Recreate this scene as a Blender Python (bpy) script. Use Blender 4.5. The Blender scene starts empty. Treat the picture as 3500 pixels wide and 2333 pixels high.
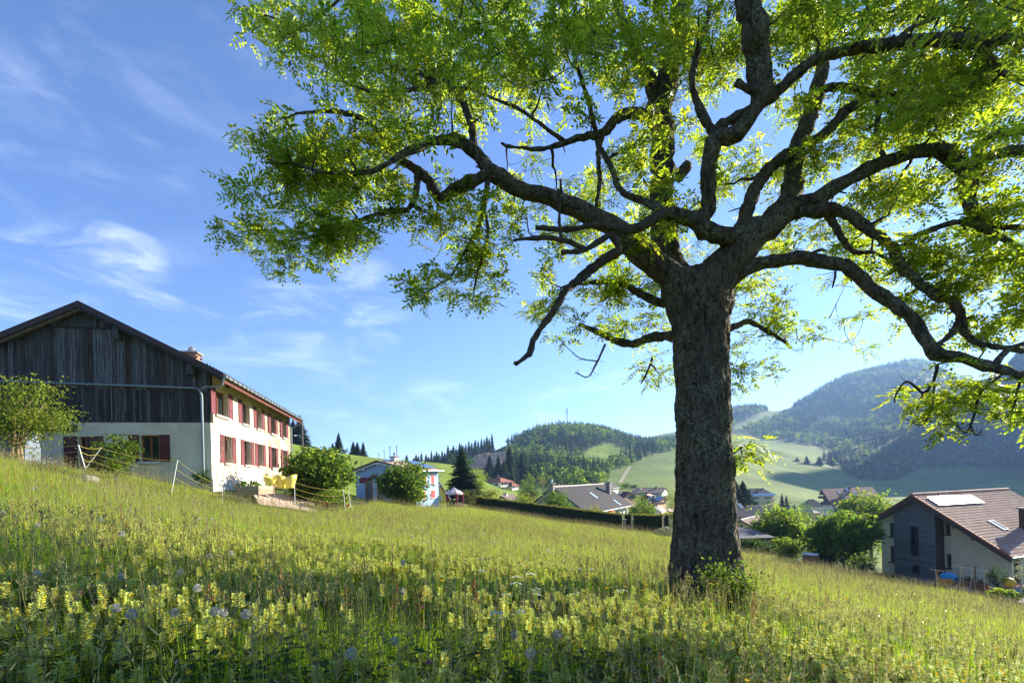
import bpy, bmesh, math, random
import numpy as np
from mathutils import Vector, Matrix, noise as mnoise

R = math.radians
SC = bpy.context.scene
COL = SC.collection
rnd = random.Random(11)
nr = np.random.default_rng(5)

# ---------------------------------------------------------------- camera, sky, sun, exposure
FPX, CU, CV, ROLL, EYE = 1556.0, 1750.0, 1636.0, 0.026, 1.6      # read off the vanishing points of the photograph
SUN_AZ, SUN_EL = R(60), R(22)                                  # azimuth clockwise from +Y (the view direction)

cam_d = bpy.data.cameras.new('camera')
cam = bpy.data.objects.new('camera', cam_d)
COL.objects.link(cam)
cam_d.sensor_width = 36.0
cam_d.lens = 36.0 * FPX / 3500
cam_d.shift_y = (CV - 1166.5) / 3500
cam_d.clip_start, cam_d.clip_end = 0.1, 20000
cam.matrix_world = Matrix.Translation((0, 0, EYE)) @ Matrix.Rotation(R(90), 4, 'X') @ Matrix.Rotation(-ROLL, 4, 'Z')
SC.camera = cam

world = bpy.data.worlds.new('World')
SC.world = world
world.use_nodes = True
def build_world():
    nt = world.node_tree
    N, L = nt.nodes, nt.links
    N.clear()
    out = N.new('ShaderNodeOutputWorld')
    bg = N.new('ShaderNodeBackground')
    sky = N.new('ShaderNodeTexSky')
    sky.sky_type = 'NISHITA'
    sky.sun_disc = False
    sky.sun_elevation = SUN_EL
    sky.sun_rotation = SUN_AZ
    sky.altitude = 2200
    sky.air_density = 1.0
    sky.dust_density = 0.2
    sky.ozone_density = 3.0
    bg.inputs['Strength'].default_value = 0.08
    # thin cirrus: stretched noise on the view direction, thinned out by soft patches of sky
    tc = N.new('ShaderNodeTexCoord')
    def patch(d, size, power=1.0):
        d = Vector(d).normalized()
        dot = N.new('ShaderNodeVectorMath'); dot.operation = 'DOT_PRODUCT'
        dot.inputs[1].default_value = d
        L.new(tc.outputs['Generated'], dot.inputs[0])
        mr = N.new('ShaderNodeMapRange'); mr.interpolation_type = 'SMOOTHSTEP'
        mr.inputs['From Min'].default_value = math.cos(R(size)); mr.inputs['From Max'].default_value = math.cos(R(size * 0.25))
        mr.inputs['To Max'].default_value = power
        L.new(dot.outputs['Value'], mr.inputs['Value'])
        return mr.outputs['Result']
    def dirpx(u, v):
        du, dv = u - CU, v - CV
        return (du - ROLL * dv, FPX, -ROLL * du - dv)
    acc = None
    for u, v, s, pw in CLOUDS(dirpx):
        o = patch(dirpx(u, v), s, pw)
        if acc is None:
            acc = o
        else:
            a = N.new('ShaderNodeMath'); a.operation = 'MAXIMUM'
            L.new(acc, a.inputs[0]); L.new(o, a.inputs[1]); acc = a.outputs[0]
    mp = N.new('ShaderNodeMapping')
    mp.inputs['Rotation'].default_value = (R(-5), R(11), R(8))
    mp.inputs['Scale'].default_value = (2.6, 3.2, 8.5)
    L.new(tc.outputs['Generated'], mp.inputs['Vector'])
    nz = N.new('ShaderNodeTexNoise')
    nz.inputs['Scale'].default_value = 2.3; nz.inputs['Detail'].default_value = 9
    nz.inputs['Roughness'].default_value = 0.62; nz.inputs['Distortion'].default_value = 0.9
    L.new(mp.outputs['Vector'], nz.inputs['Vector'])
    rp = N.new('ShaderNodeMapRange'); rp.interpolation_type = 'SMOOTHSTEP'
    rp.inputs['From Min'].default_value = 0.42; rp.inputs['From Max'].default_value = 0.82
    L.new(nz.outputs['Fac'], rp.inputs['Value'])
    ml = N.new('ShaderNodeMath'); ml.operation = 'MULTIPLY'
    L.new(rp.outputs['Result'], ml.inputs[0]); L.new(acc, ml.inputs[1])
    mix = N.new('ShaderNodeMix'); mix.data_type = 'RGBA'
    mix.inputs['B'].default_value = (7.2, 7.6, 8.2, 1)
    L.new(ml.outputs[0], mix.inputs['Factor'])
    hs = N.new('ShaderNodeHueSaturation'); hs.inputs['Saturation'].default_value = 1.1; hs.inputs['Hue'].default_value = 0.512
    L.new(sky.outputs['Color'], hs.inputs['Color']); L.new(hs.outputs['Color'], mix.inputs['A'])
    L.new(mix.outputs['Result'], bg.inputs['Color'])
    L.new(bg.outputs[0], out.inputs['Surface'])
def CLOUDS(_):
    return [(300, 850, 4, 0.3), (430, 890, 4, 0.5), (60, 1020, 9, 0.4), (260, 1085, 6, 0.35), (500, 1075, 4, 0.5),
            (150, 440, 15, 0.14), (700, 260, 13, 0.08), (1250, 1050, 6, 0.5), (1000, 1110, 7, 0.35),
            (850, 1240, 8, 0.25), (1100, 1290, 8, 0.25), (1500, 1480, 8, 0.4), (2000, 1440, 9, 0.4), (1250, 1520, 8, 0.35)]
build_world()

sun_d = bpy.data.lights.new('sun', 'SUN')
sun_d.energy = 5.0
sun_d.angle = R(0.55)
sun_d.color = (1.0, 0.91, 0.74)
sun = bpy.data.objects.new('sun', sun_d)
COL.objects.link(sun)
SUNV = Vector((math.sin(SUN_AZ) * math.cos(SUN_EL), math.cos(SUN_AZ) * math.cos(SUN_EL), math.sin(SUN_EL)))
sun.rotation_euler = (-SUNV).to_track_quat('-Z', 'Y').to_euler()

vs = SC.view_settings
SC.display_settings.display_device = 'sRGB'
vs.view_transform = 'Standard'
vs.look = 'None'
vs.exposure = 1.85
vs.gamma = 1.0
vs.use_curve_mapping = False
SC.render.engine = 'CYCLES'
cy = SC.cycles
cy.max_bounces = 6; cy.diffuse_bounces = 3; cy.glossy_bounces = 2; cy.transmission_bounces = 3
cy.transparent_max_bounces = 8; cy.volume_bounces = 0
cy.caustics_reflective = False; cy.caustics_refractive = False
cy.use_adaptive_sampling = True
cy.use_denoising = True

# ---------------------------------------------------------------- photograph pixel <-> place
def P(u, v, Y):
    du, dv = u - CU, v - CV
    c, s = math.cos(ROLL), math.sin(ROLL)
    return Vector(((c * du - s * dv) * Y / FPX, Y, EYE + (-s * du - c * dv) * Y / FPX))
def D(x, y, Y):
    return P(x * 1.488, y * 1.488, Y)
def proj(X, Y, Z):
    c, s = math.cos(ROLL), math.sin(ROLL)
    Ys = np.where(np.asarray(Y) > 0.05, Y, 0.05)
    x = np.asarray(X) * FPX / Ys; z = (np.asarray(Z) - EYE) * FPX / Ys
    return CU + c * x - s * z, CV - (s * x + c * z)

# ---------------------------------------------------------------- mesh helpers
def tag(o, label=None, cat=None, group=None, kind=None):
    if label: o['label'] = label
    if cat: o['category'] = cat
    if group: o['group'] = group
    if kind: o['kind'] = kind
    return o
def empty(name, loc=(0, 0, 0), rz=0.0, label=None, cat=None, group=None):
    o = bpy.data.objects.new(name, None)
    o.empty_display_size = 0.2
    o.location = loc; o.rotation_euler = (0, 0, rz)
    COL.objects.link(o)
    return tag(o, label, cat, group)
def link(name, me, parent=None):
    o = bpy.data.objects.new(name, me)
    if parent is not None: o.parent = parent
    COL.objects.link(o)
    return o
def arr_mesh(name, V, F, mats, midx=None, smooth=False):
    """V (n,3), F (m,k) arrays of one polygon size"""
    V = np.asarray(V, np.float32); F = np.asarray(F, np.int32)
    me = bpy.data.meshes.new(name)
    k = F.shape[1]
    me.vertices.add(len(V)); me.vertices.foreach_set('co', V.ravel())
    me.loops.add(F.size); me.loops.foreach_set('vertex_index', F.ravel())
    me.polygons.add(len(F)); me.polygons.foreach_set('loop_start', np.arange(0, F.size, k, dtype=np.int32))
    if midx is not None: me.polygons.foreach_set('material_index', np.asarray(midx, np.int32))
    if smooth: me.polygons.foreach_set('use_smooth', np.ones(len(F), bool))
    for m in (mats if isinstance(mats, (list, tuple)) else [mats]): me.materials.append(m)
    me.update(calc_edges=True)
    return me
class MB:
    def __init__(s): s.v = []; s.f = []; s.m = []; s.cur = 0
    def poly(s, pts):
        i = len(s.v); s.v += [tuple(p) for p in pts]; s.f.append(tuple(range(i, i + len(pts)))); s.m.append(s.cur)
    def hexa(s, p):
        """8 corners: bottom four (ccw from above) then top four"""
        i = len(s.v); s.v += [tuple(q) for q in p]
        for f in ((3, 2, 1, 0), (4, 5, 6, 7), (0, 1, 5, 4), (1, 2, 6, 5), (2, 3, 7, 6), (3, 0, 4, 7)):
            s.f.append(tuple(i + k for k in f)); s.m.append(s.cur)
        return s
    def box(s, x0, x1, y0, y1, z0, z1):
        return s.hexa([(x0, y0, z0), (x1, y0, z0), (x1, y1, z0), (x0, y1, z0), (x0, y0, z1), (x1, y0, z1), (x1, y1, z1), (x0, y1, z1)])
    def slab(s, pts, off):
        """a flat polygon given thickness along the vector off"""
        n = len(pts); i = len(s.v); off = Vector(off)
        s.v += [tuple(p) for p in pts] + [tuple(Vector(p) + off) for p in pts]
        s.f.append(tuple(i + k for k in range(n))[::-1]); s.f.append(tuple(i + n + k for k in range(n)))
        s.m += [s.cur] * 2
        for k in range(n):
            s.f.append((i + k, i + (k + 1) % n, i + n + (k + 1) % n, i + n + k)); s.m.append(s.cur)
        return s
    def bar(s, a, b, w, h=None, up=(0, 0, 1)):
        a, b = Vector(a), Vector(b); h = h or w
        d = (b - a).normalized(); up = Vector(up)
        if abs(d.dot(up)) > 0.97: up = Vector((0, 1, 0))
        x = d.cross(up).normalized() * w / 2; y = x.cross(d).normalized() * h / 2
        return s.hexa([a - x - y, a + x - y, a + x + y, a - x + y, b - x - y, b + x - y, b + x + y, b - x + y])
    def tube(s, pts, r, n=8, cap=True):
        pts = [Vector(p) for p in pts]
        rs = r if isinstance(r, (list, tuple)) else [r] * len(pts)
        up = Vector((0, 0, 1)); i0 = len(s.v)
        prev = None
        for k, p in enumerate(pts):
            t = (pts[min(k + 1, len(pts) - 1)] - pts[max(k - 1, 0)]).normalized()
            x = (t.cross(up) if prev is None else prev - t * prev.dot(t))
            if x.length < 1e-4: x = t.cross(Vector((1, 0, 0)))
            x.normalize(); prev = x; y = t.cross(x)
            for j in range(n):
                a = 2 * math.pi * j / n
                s.v.append(tuple(p + (x * math.cos(a) + y * math.sin(a)) * rs[k]))
        for k in range(len(pts) - 1):
            for j in range(n):
                a = i0 + k * n + j; b = i0 + k * n + (j + 1) % n
                s.f.append((a, b, b + n, a + n)); s.m.append(s.cur)
        if cap:
            s.f.append(tuple(i0 + j for j in range(n))[::-1]); s.m.append(s.cur)
            s.f.append(tuple(i0 + (len(pts) - 1) * n + j for j in range(n))); s.m.append(s.cur)
        return s
    def lathe(s, prof, n=16, c=(0, 0, 0)):
        i0 = len(s.v)
        for r, z in prof:
            for j in range(n):
                a = 2 * math.pi * j / n
                s.v.append((c[0] + r * math.cos(a), c[1] + r * math.sin(a), c[2] + z))
        for k in range(len(prof) - 1):
            for j in range(n):
                a = i0 + k * n + j; b = i0 + k * n + (j + 1) % n
                s.f.append((a, b, b + n, a + n)); s.m.append(s.cur)
        return s
    def mesh(s, name, mats, smooth=False):
        me = bpy.data.meshes.new(name)
        me.from_pydata(s.v, [], s.f)
        for m in (mats if isinstance(mats, (list, tuple)) else [mats]): me.materials.append(m)
        me.polygons.foreach_set('material_index', s.m)
        if smooth: me.polygons.foreach_set('use_smooth', [True] * len(s.f))
        me.update()
        return me
    def build(s, name, mats, parent=None, smooth=False):
        return link(name, s.mesh(name, mats, smooth), parent)
def copy_tree(o, parent=None):
    c = o.copy(); COL.objects.link(c)
    if parent is not None: c.parent = parent
    for ch in list(o.children):
        copy_tree(ch, c)
    return c

# ---------------------------------------------------------------- materials
def mat(name, c1, c2=None, scale=4.0, rough=0.8, bump=0.0, bscale=None, stretch=(1, 1, 1), spec=0.3, metal=0.0,
        lo=0.35, hi=0.65, c3=None, scale3=0.6, detail=5, bdist=0.02):
    m = bpy.data.materials.new(name); m.use_nodes = True
    N, L = m.node_tree.nodes, m.node_tree.links
    b = N['Principled BSDF']
    b.inputs['Roughness'].default_value = rough
    b.inputs['Specular IOR Level'].default_value = spec
    b.inputs['Metallic'].default_value = metal
    b.inputs['Base Color'].default_value = (*c1, 1)
    if c2 is None and not bump: return m
    tc = N.new('ShaderNodeTexCoord'); mp = N.new('ShaderNodeMapping')
    mp.inputs['Scale'].default_value = stretch
    L.new(tc.outputs['Object'], mp.inputs['Vector'])
    if c2 is not None:
        nz = N.new('ShaderNodeTexNoise'); nz.inputs['Scale'].default_value = scale; nz.inputs['Detail'].default_value = detail
        nz.inputs['Roughness'].default_value = 0.6
        L.new(mp.outputs[0], nz.inputs['Vector'])
        mr = N.new('ShaderNodeMapRange'); mr.inputs['From Min'].default_value = lo; mr.inputs['From Max'].default_value = hi
        L.new(nz.outputs['Fac'], mr.inputs['Value'])
        mx = N.new('ShaderNodeMix'); mx.data_type = 'RGBA'
        mx.inputs['A'].default_value = (*c1, 1); mx.inputs['B'].default_value = (*c2, 1)
        L.new(mr.outputs['Result'], mx.inputs['Factor'])
        res = mx.outputs['Result']
        if c3 is not None:
            n3 = N.new('ShaderNodeTexNoise'); n3.inputs['Scale'].default_value = scale3; n3.inputs['Detail'].default_value = 4
            L.new(mp.outputs[0], n3.inputs['Vector'])
            m3 = N.new('ShaderNodeMapRange'); m3.inputs['From Min'].default_value = 0.45; m3.inputs['From Max'].default_value = 0.7
            L.new(n3.outputs['Fac'], m3.inputs['Value'])
            x3 = N.new('ShaderNodeMix'); x3.data_type = 'RGBA'; x3.inputs['B'].default_value = (*c3, 1)
            L.new(m3.outputs['Result'], x3.inputs['Factor']); L.new(res, x3.inputs['A']); res = x3.outputs['Result']
        L.new(res, b.inputs['Base Color'])
    if bump:
        nb = N.new('ShaderNodeTexNoise'); nb.inputs['Scale'].default_value = bscale or scale * 3; nb.inputs['Detail'].default_value = 6
        L.new(mp.outputs[0], nb.inputs['Vector'])
        bp = N.new('ShaderNodeBump'); bp.inputs['Strength'].default_value = bump; bp.inputs['Distance'].default_value = bdist
        L.new(nb.outputs['Fac'], bp.inputs['Height']); L.new(bp.outputs[0], b.inputs['Normal'])
    return m
def leaf_mat(name, c, t, var=0.35, tw=0.5, rough=0.6, spec=0.08):
    """diffuse + translucent foliage; colour varies from leaf to leaf and from instance to instance"""
    m = bpy.data.materials.new(name); m.use_nodes = True
    N, L = m.node_tree.nodes, m.node_tree.links
    N.remove(N['Principled BSDF']); out = N['Material Output']
    geo = N.new('ShaderNodeNewGeometry'); oi = N.new('ShaderNodeObjectInfo')
    ad = N.new('ShaderNodeMath'); ad.operation = 'ADD'
    L.new(geo.outputs['Random Per Island'], ad.inputs[0]); L.new(oi.outputs['Random'], ad.inputs[1])
    hv = []
    for col in (c, t):
        mr = N.new('ShaderNodeMapRange'); mr.inputs['From Max'].default_value = 2.0
        mr.inputs['To Min'].default_value = 1 - var; mr.inputs['To Max'].default_value = 1 + var
        L.new(ad.outputs[0], mr.inputs['Value'])
        hs = N.new('ShaderNodeHueSaturation'); hs.inputs['Color'].default_value = (*col, 1)
        L.new(mr.outputs['Result'], hs.inputs['Value'])
        mh = N.new('ShaderNodeMapRange'); mh.inputs['To Min'].default_value = 0.485; mh.inputs['To Max'].default_value = 0.515
        L.new(geo.outputs['Random Per Island'], mh.inputs['Value']); L.new(mh.outputs['Result'], hs.inputs['Hue'])
        hv.append(hs.outputs['Color'])
    pb = N.new('ShaderNodeBsdfPrincipled'); pb.inputs['Roughness'].default_value = rough
    pb.inputs['Specular IOR Level'].default_value = spec
    L.new(hv[0], pb.inputs['Base Color'])
    tr = N.new('ShaderNodeBsdfTranslucent'); L.new(hv[1], tr.inputs['Color'])
    mx = N.new('ShaderNodeMixShader'); mx.inputs[0].default_value = tw
    L.new(pb.outputs[0], mx.inputs[1]); L.new(tr.outputs[0], mx.inputs[2]); L.new(mx.outputs[0], out.inputs['Surface'])
    return m
def glass_mat(name, c, rough=0.05):
    return mat(name, c, rough=rough, spec=0.8)

# ---------------------------------------------------------------- scattering for what nobody could count
def source_set(name, meshes):
    """a collection of instance sources that is itself not part of the scene"""
    c = bpy.data.collections.new(name)
    for k, me in enumerate(meshes):
        o = bpy.data.objects.new('%s_%02d' % (name, k), me)
        c.objects.link(o)
    return c
def scatter(name, pts, rots, scl, idx, coll, parent=None):
    me = bpy.data.meshes.new(name)
    n = len(pts)
    me.vertices.add(n); me.vertices.foreach_set('co', np.asarray(pts, np.float32).ravel())
    a = me.attributes.new('rot', 'FLOAT_VECTOR', 'POINT'); a.data.foreach_set('vector', np.asarray(rots, np.float32).ravel())
    scl = np.asarray(scl, np.float32)
    if scl.ndim == 1: scl = np.repeat(scl[:, None], 3, 1)
    a = me.attributes.new('scl', 'FLOAT_VECTOR', 'POINT'); a.data.foreach_set('vector', scl.ravel())
    a = me.attributes.new('pick', 'INT', 'POINT'); a.data.foreach_set('value', np.asarray(idx, np.int32))
    o = link(name, me, parent)
    g = bpy.data.node_groups.new(name, 'GeometryNodeTree')
    g.interface.new_socket('Geometry', in_out='INPUT', socket_type='NodeSocketGeometry')
    g.interface.new_socket('Geometry', in_out='OUTPUT', socket_type='NodeSocketGeometry')
    N, L = g.nodes, g.links
    gi, go = N.new('NodeGroupInput'), N.new('NodeGroupOutput')
    ci = N.new('GeometryNodeCollectionInfo'); ci.inputs['Collection'].default_value = coll
    ci.inputs['Separate Children'].default_value = True; ci.inputs['Reset Children'].default_value = True
    ip = N.new('GeometryNodeInstanceOnPoints'); ip.inputs['Pick Instance'].default_value = True
    def at(nm, ty):
        k = N.new('GeometryNodeInputNamedAttribute'); k.data_type = ty; k.inputs['Name'].default_value = nm
        return next(s for s in k.outputs if s.enabled and s.name == 'Attribute')
    er = N.new('FunctionNodeEulerToRotation'); L.new(at('rot', 'FLOAT_VECTOR'), er.inputs[0])
    L.new(gi.outputs[0], ip.inputs['Points']); L.new(ci.outputs[0], ip.inputs['Instance'])
    L.new(at('pick', 'INT'), ip.inputs['Instance Index']); L.new(er.outputs[0], ip.inputs['Rotation'])
    L.new(at('scl', 'FLOAT_VECTOR'), ip.inputs['Scale'])
    L.new(ip.outputs[0], go.inputs[0])
    md = o.modifiers.new('scatter', 'NODES'); md.node_group = g
    o['kind'] = 'stuff'
    return o

# ---------------------------------------------------------------- the lie of the land
CTRL = [(0, 0, 0), (-10, 0, 1.45), (10, 0, -1.8), (0, -15, .6), (-25, -12, 4.2), (22, -12, -4), (3.55, 8.6, -0.95),
        (-30, 18, 4.4), (-60, 0, 9), (60, 0, -10), (-200, -100, 20), (200, -150, -30), (0, -300, 20), (-1500, -1500, 60), (1500, -1500, -20), (-2500, 500, 150), (3000, 200, 300), (1700, 1120, 590), (1520, 820, 500), (2050, 1350, 600), (2300, 1000, 600), (1650, 1210, 605), (1850, 1350, 630), (1580, 1290, 480)]  # last points: unseen ridge at right, raised to shade the valley field
def _c(u, v, Y, dz=0.0):
    p = P(u, v, Y); CTRL.append((p.x, p.y, p.z + dz))
for q in ((0, 1565, 17, -.35), (350, 1620, 20, -.3), (711, 1676, 25, -.05), (640, 1700, 19, -.4), (986, 1655, 41, 0), (200, 1600, 27, .3),
          (900, 1705, 24, -.4), (1200, 1722, 36, -.4), (1400, 1722, 48, -.4), (1600, 1735, 57, -.35), (1640, 1738, 64, -.3), (1950, 1790, 60, -.3), (2250, 1822, 56, -.2),
          (1300, 1712, 46, -.3), (1430, 1742, 58, 0), (1520, 1716, 80, 0), (1600, 1722, 85, 0), (1240, 1705, 60, 0),
          (2540, 1886, 43, -.3), (2800, 1935, 38, -.3), (3080, 1990, 33.5, -.3), (3300, 2025, 31, -.3), (3500, 2065, 29, -.3), (3418, 2016, 35.7, -.1), (3070, 1960, 45, 0), (3600, 2000, 60, 0),
          (2000, 1815, 80, 0), (1700, 1750, 90, 0), (2250, 1745, 150, 0), (2270, 1695, 200, 0), (2620, 1748, 268, 0), (2850, 1772, 262, 0), (2650, 1880, 70, 0), (2750, 1850, 110, 0),
          (2700, 1700, 350, 0), (2560, 1560, 700, 0), (2500, 1500, 900, 0), (2080, 1622, 400, 0), (2000, 1652, 300, 0), (2330, 1535, 650, 0), (2400, 1600, 480, 0), (2400, 1660, 330, 0),
          (3100, 1702, 400, 0), (3400, 1692, 500, 0), (3500, 1640, 800, 0), (3200, 1622, 900, 0), (2900, 1592, 850, 0), (2750, 1525, 900, 0), (3800, 1640, 700, 0), (3300, 1760, 200, 0),
          (2700, 1392, 1500, 0), (2800, 1338, 1600, 0), (2900, 1290, 1650, 0), (3000, 1264, 1700, 0), (3160, 1240, 1750, 0), (3500, 1185, 1800, 0), (4100, 1150, 1800, 0),
          (2700, 1452, 1150, 0), (2900, 1432, 1150, 0), (3200, 1412, 1200, 0), (3600, 1400, 1250, 0), (2620, 1452, 1200, 0),
          (2800, 1560, 2600, 0), (3200, 1560, 2700, 0), (3900, 1560, 2700, 0), (2500, 1405, 1600, 0), (2590, 1392, 1600, 0), (2660, 1408, 1650, 0), (2600, 1560, 2600, 0),
          (2450, 1460, 1200, 0), (2200, 1505, 1300, 0), (2310, 1495, 1400, 0), (2250, 1487, 1900, 0), (2250, 1560, 2900, 0),
          (1560, 1585, 450, 0), (1650, 1570, 550, 0), (1750, 1530, 650, 0), (1850, 1482, 750, 0), (1930, 1466, 800, 0), (2050, 1474, 800, 0), (2130, 1500, 800, 0), (2180, 1520, 850, 0),
          (1800, 1575, 500, 0), (1950, 1575, 520, 0), (2050, 1585, 480, 0), (1850, 1645, 300, 0), (1700, 1679, 258, 0), (1760, 1676, 262, 0), (1715, 1640, 330, 0), (1950, 1560, 1400, 0), (1650, 1600, 1200, 0),
          (2080, 1545, 610, 0), (1720, 1590, 400, 0),
          (990, 1512, 200, 0), (1136, 1543, 200, 0), (1255, 1561, 210, 0), (1345, 1571, 220, 0), (1540, 1587, 240, 0), (1610, 1612, 235, 0), (1640, 1625, 290, 0), (700, 1450, 185, 0), (0, 1320, 170, 0), (-600, 1230, 170, 0),
          (1050, 1575, 120, 0), (1400, 1650, 130, 0), (1620, 1692, 130, 0), (1500, 1690, 100, 0), (1760, 1696, 150, 0), (1000, 1580, 420, 0), (1300, 1600, 400, 0), (1500, 1610, 380, 0), (0, 1450, 500, 0), (500, 1520, 1500, 0), (1300, 1590, 1500, 0)):
    _c(*q)
CT = np.array(CTRL, float)
def _warp(X, Y):
    r = np.hypot(X, Y) + 1e-6
    k = np.log1p(r / 14.0) / r
    return X * k, Y * k, r
def _tps_fit():
    x, y, r = _warp(CT[:, 0], CT[:, 1])
    w = (CT[:, 2] - 0.0) / (r + 14.0)
    n = len(x)
    d2 = (x[:, None] - x) ** 2 + (y[:, None] - y) ** 2
    K = 0.5 * d2 * np.log(d2 + 1e-12) + np.eye(n) * 4e-4
    A = np.zeros((n + 3, n + 3)); A[:n, :n] = K
    A[:n, n] = 1; A[:n, n + 1] = x; A[:n, n + 2] = y; A[n:, :n] = A[:n, n:].T
    b = np.zeros(n + 3); b[:n] = w
    return x, y, np.linalg.solve(A, b)
_TX, _TY, _TW = _tps_fit()
def H(X, Y):
    X = np.asarray(X, float); Y = np.asarray(Y, float); sh = X.shape
    X, Y = X.ravel(), Y.ravel(); out = np.empty(len(X)); n = len(_TX)
    for i in range(0, len(X), 20000):
        x, y, r = _warp(X[i:i + 20000], Y[i:i + 20000])
        d2 = (x[:, None] - _TX) ** 2 + (y[:, None] - _TY) ** 2
        s = (0.5 * d2 * np.log(d2 + 1e-12)) @ _TW[:n] + _TW[n] + _TW[n + 1] * x + _TW[n + 2] * y
        out[i:i + 20000] = s * (r + 14.0)
    xs, ys = X, Y
    far = np.clip((np.hypot(X, Y) - 250) / 500, 0, 1)
    out += 0.05 * np.sin(xs * .9 + 1.3 * np.sin(ys * .7)) * np.sin(ys * 1.1) + far * (4 * np.sin(xs * .013 + 2 * np.sin(ys * .009)) * np.sin(ys * .011) + 1.5 * np.sin(xs * .05) * np.sin(ys * .043 + 1))
    return out.reshape(sh)
def h1(x, y): return float(H(np.array([x]), np.array([y]))[0])
def hit(u, v, ymin=2.0, ymax=3500.0):
    Y = np.geomspace(ymin, ymax, 500)
    du, dv = u - CU, v - CV
    c, s = math.cos(ROLL), math.sin(ROLL)
    X = (c * du - s * dv) * Y / FPX; Z = EYE + (-s * du - c * dv) * Y / FPX
    k = np.nonzero(Z < H(X, Y))[0]
    if len(k) == 0: return None
    k = k[0]
    return Vector((X[k], Y[k], h1(X[k], Y[k])))
def inpoly(px, py, poly):
    px = np.asarray(px); py = np.asarray(py); ins = np.zeros(px.shape, bool); n = len(poly)
    for i in range(n):
        x0, y0 = poly[i]; x1, y1 = poly[(i + 1) % n]
        if y0 == y1: continue
        c = ((y0 > py) != (y1 > py)) & (px < (x1 - x0) * (py - y0) / (y1 - y0) + x0)
        ins ^= c
    return ins

def ground_sheet():
    th = np.concatenate([np.linspace(-R(66), R(66), 430), np.linspace(R(66), 2 * math.pi - R(66), 72)[1:-1]])
    rr = np.concatenate([[0.0], np.geomspace(0.8, 4000, 330)])
    T, Q = np.meshgrid(th, rr)
    X = Q * np.sin(T); Y = Q * np.cos(T)
    Z = H(X, Y)
    nr_, nt_ = X.shape
    V = np.stack([X.ravel(), Y.ravel(), Z.ravel()], 1)
    i = np.arange(nr_ - 1)[:, None] * nt_; j = np.arange(nt_)[None, :]; j2 = (j + 1) % nt_
    Fq = np.stack([(i + j), (i + nt_ + j), (i + nt_ + j2), (i + j2)], -1).reshape(-1, 4)
    m = bpy.data.materials.new('grassland'); m.use_nodes = True
    N, L = m.node_tree.nodes, m.node_tree.links
    b = N['Principled BSDF']; b.inputs['Roughness'].default_value = 0.9; b.inputs['Specular IOR Level'].default_value = 0.1
    at = N.new('ShaderNodeAttribute'); at.attribute_name = 'field'
    tc = N.new('ShaderNodeTexCoord')
    def nz(sc, det=5):
        k = N.new('ShaderNodeTexNoise'); k.inputs['Scale'].default_value = sc; k.inputs['Detail'].default_value = det
        L.new(tc.outputs['Object'], k.inputs['Vector']); return k.outputs['Fac']
    acc = at.outputs['Color']
    for sc, amt in ((0.012, 0.22), (0.11, 0.22), (0.9, 0.3)):
        mr = N.new('ShaderNodeMapRange'); mr.inputs['From Min'].default_value = 0.3; mr.inputs['From Max'].default_value = 0.7
        mr.inputs['To Min'].default_value = 1 - amt; mr.inputs['To Max'].default_value = 1 + amt
        L.new(nz(sc), mr.inputs['Value'])
        hs = N.new('ShaderNodeHueSaturation'); L.new(mr.outputs[0], hs.inputs['Value']); L.new(acc, hs.inputs['Color'])
        acc = hs.outputs['Color']
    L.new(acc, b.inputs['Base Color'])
    bp = N.new('ShaderNodeBump'); bp.inputs['Strength'].default_value = 0.8; bp.inputs['Distance'].default_value = 0.25
    L.new(nz(2.2, 8), bp.inputs['Height']); L.new(bp.outputs[0], b.inputs['Normal'])
    me = arr_mesh('ground', V, Fq, m, smooth=True)
    # the fields' own colours
    u, v = proj(V[:, 0], V[:, 1], V[:, 2]); r = np.hypot(V[:, 0], V[:, 1])
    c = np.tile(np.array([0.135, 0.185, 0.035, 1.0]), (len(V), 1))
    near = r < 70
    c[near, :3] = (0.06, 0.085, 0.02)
    past = (V[:, 1] > 60) & (V[:, 1] < 300) & (V[:, 0] < 10)
    c[past, :3] = (0.17, 0.23, 0.03)
    hay = (V[:, 1] > 280) & (V[:, 0] > 40)
    c[hay, :3] = (0.15, 0.20, 0.045)
    mtn = (V[:, 1] > 640) & inpoly(u, v, [(2420, 1500), (2489, 1473), (2587, 1510), (2634, 1496), (2727, 1515), (2849, 1538), (2802, 1575), (2867, 1603), (2914, 1631), (3008, 1645), (3092, 1631), (3148, 1599), (4300, 1585), (4300, 600), (2420, 1000)]) & ~inpoly(u, v, [(2500, 1462), (2570, 1425), (2650, 1392), (2715, 1388), (2700, 1408), (2610, 1440), (2530, 1470)])
    c[mtn, :3] = (0.035, 0.055, 0.018)
    wood = (V[:, 1] > 380) & inpoly(u, v, [(1500, 1620), (1500, 1400), (2200, 1400), (2200, 1500), (2060, 1600), (1900, 1660), (1600, 1680)])
    c[wood, :3] = (0.05, 0.075, 0.02)
    c[inpoly(u, v, [(1985, 1592), (1985, 1560), (2020, 1528), (2085, 1513), (2165, 1540), (2150, 1556), (2060, 1592)]) & (V[:, 1] > 380), :3] = (0.17, 0.24, 0.03)
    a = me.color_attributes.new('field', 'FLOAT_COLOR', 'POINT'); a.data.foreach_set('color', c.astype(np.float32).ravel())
    o = link('ground', me); o['kind'] = 'structure'
    return o
ground_sheet()
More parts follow.
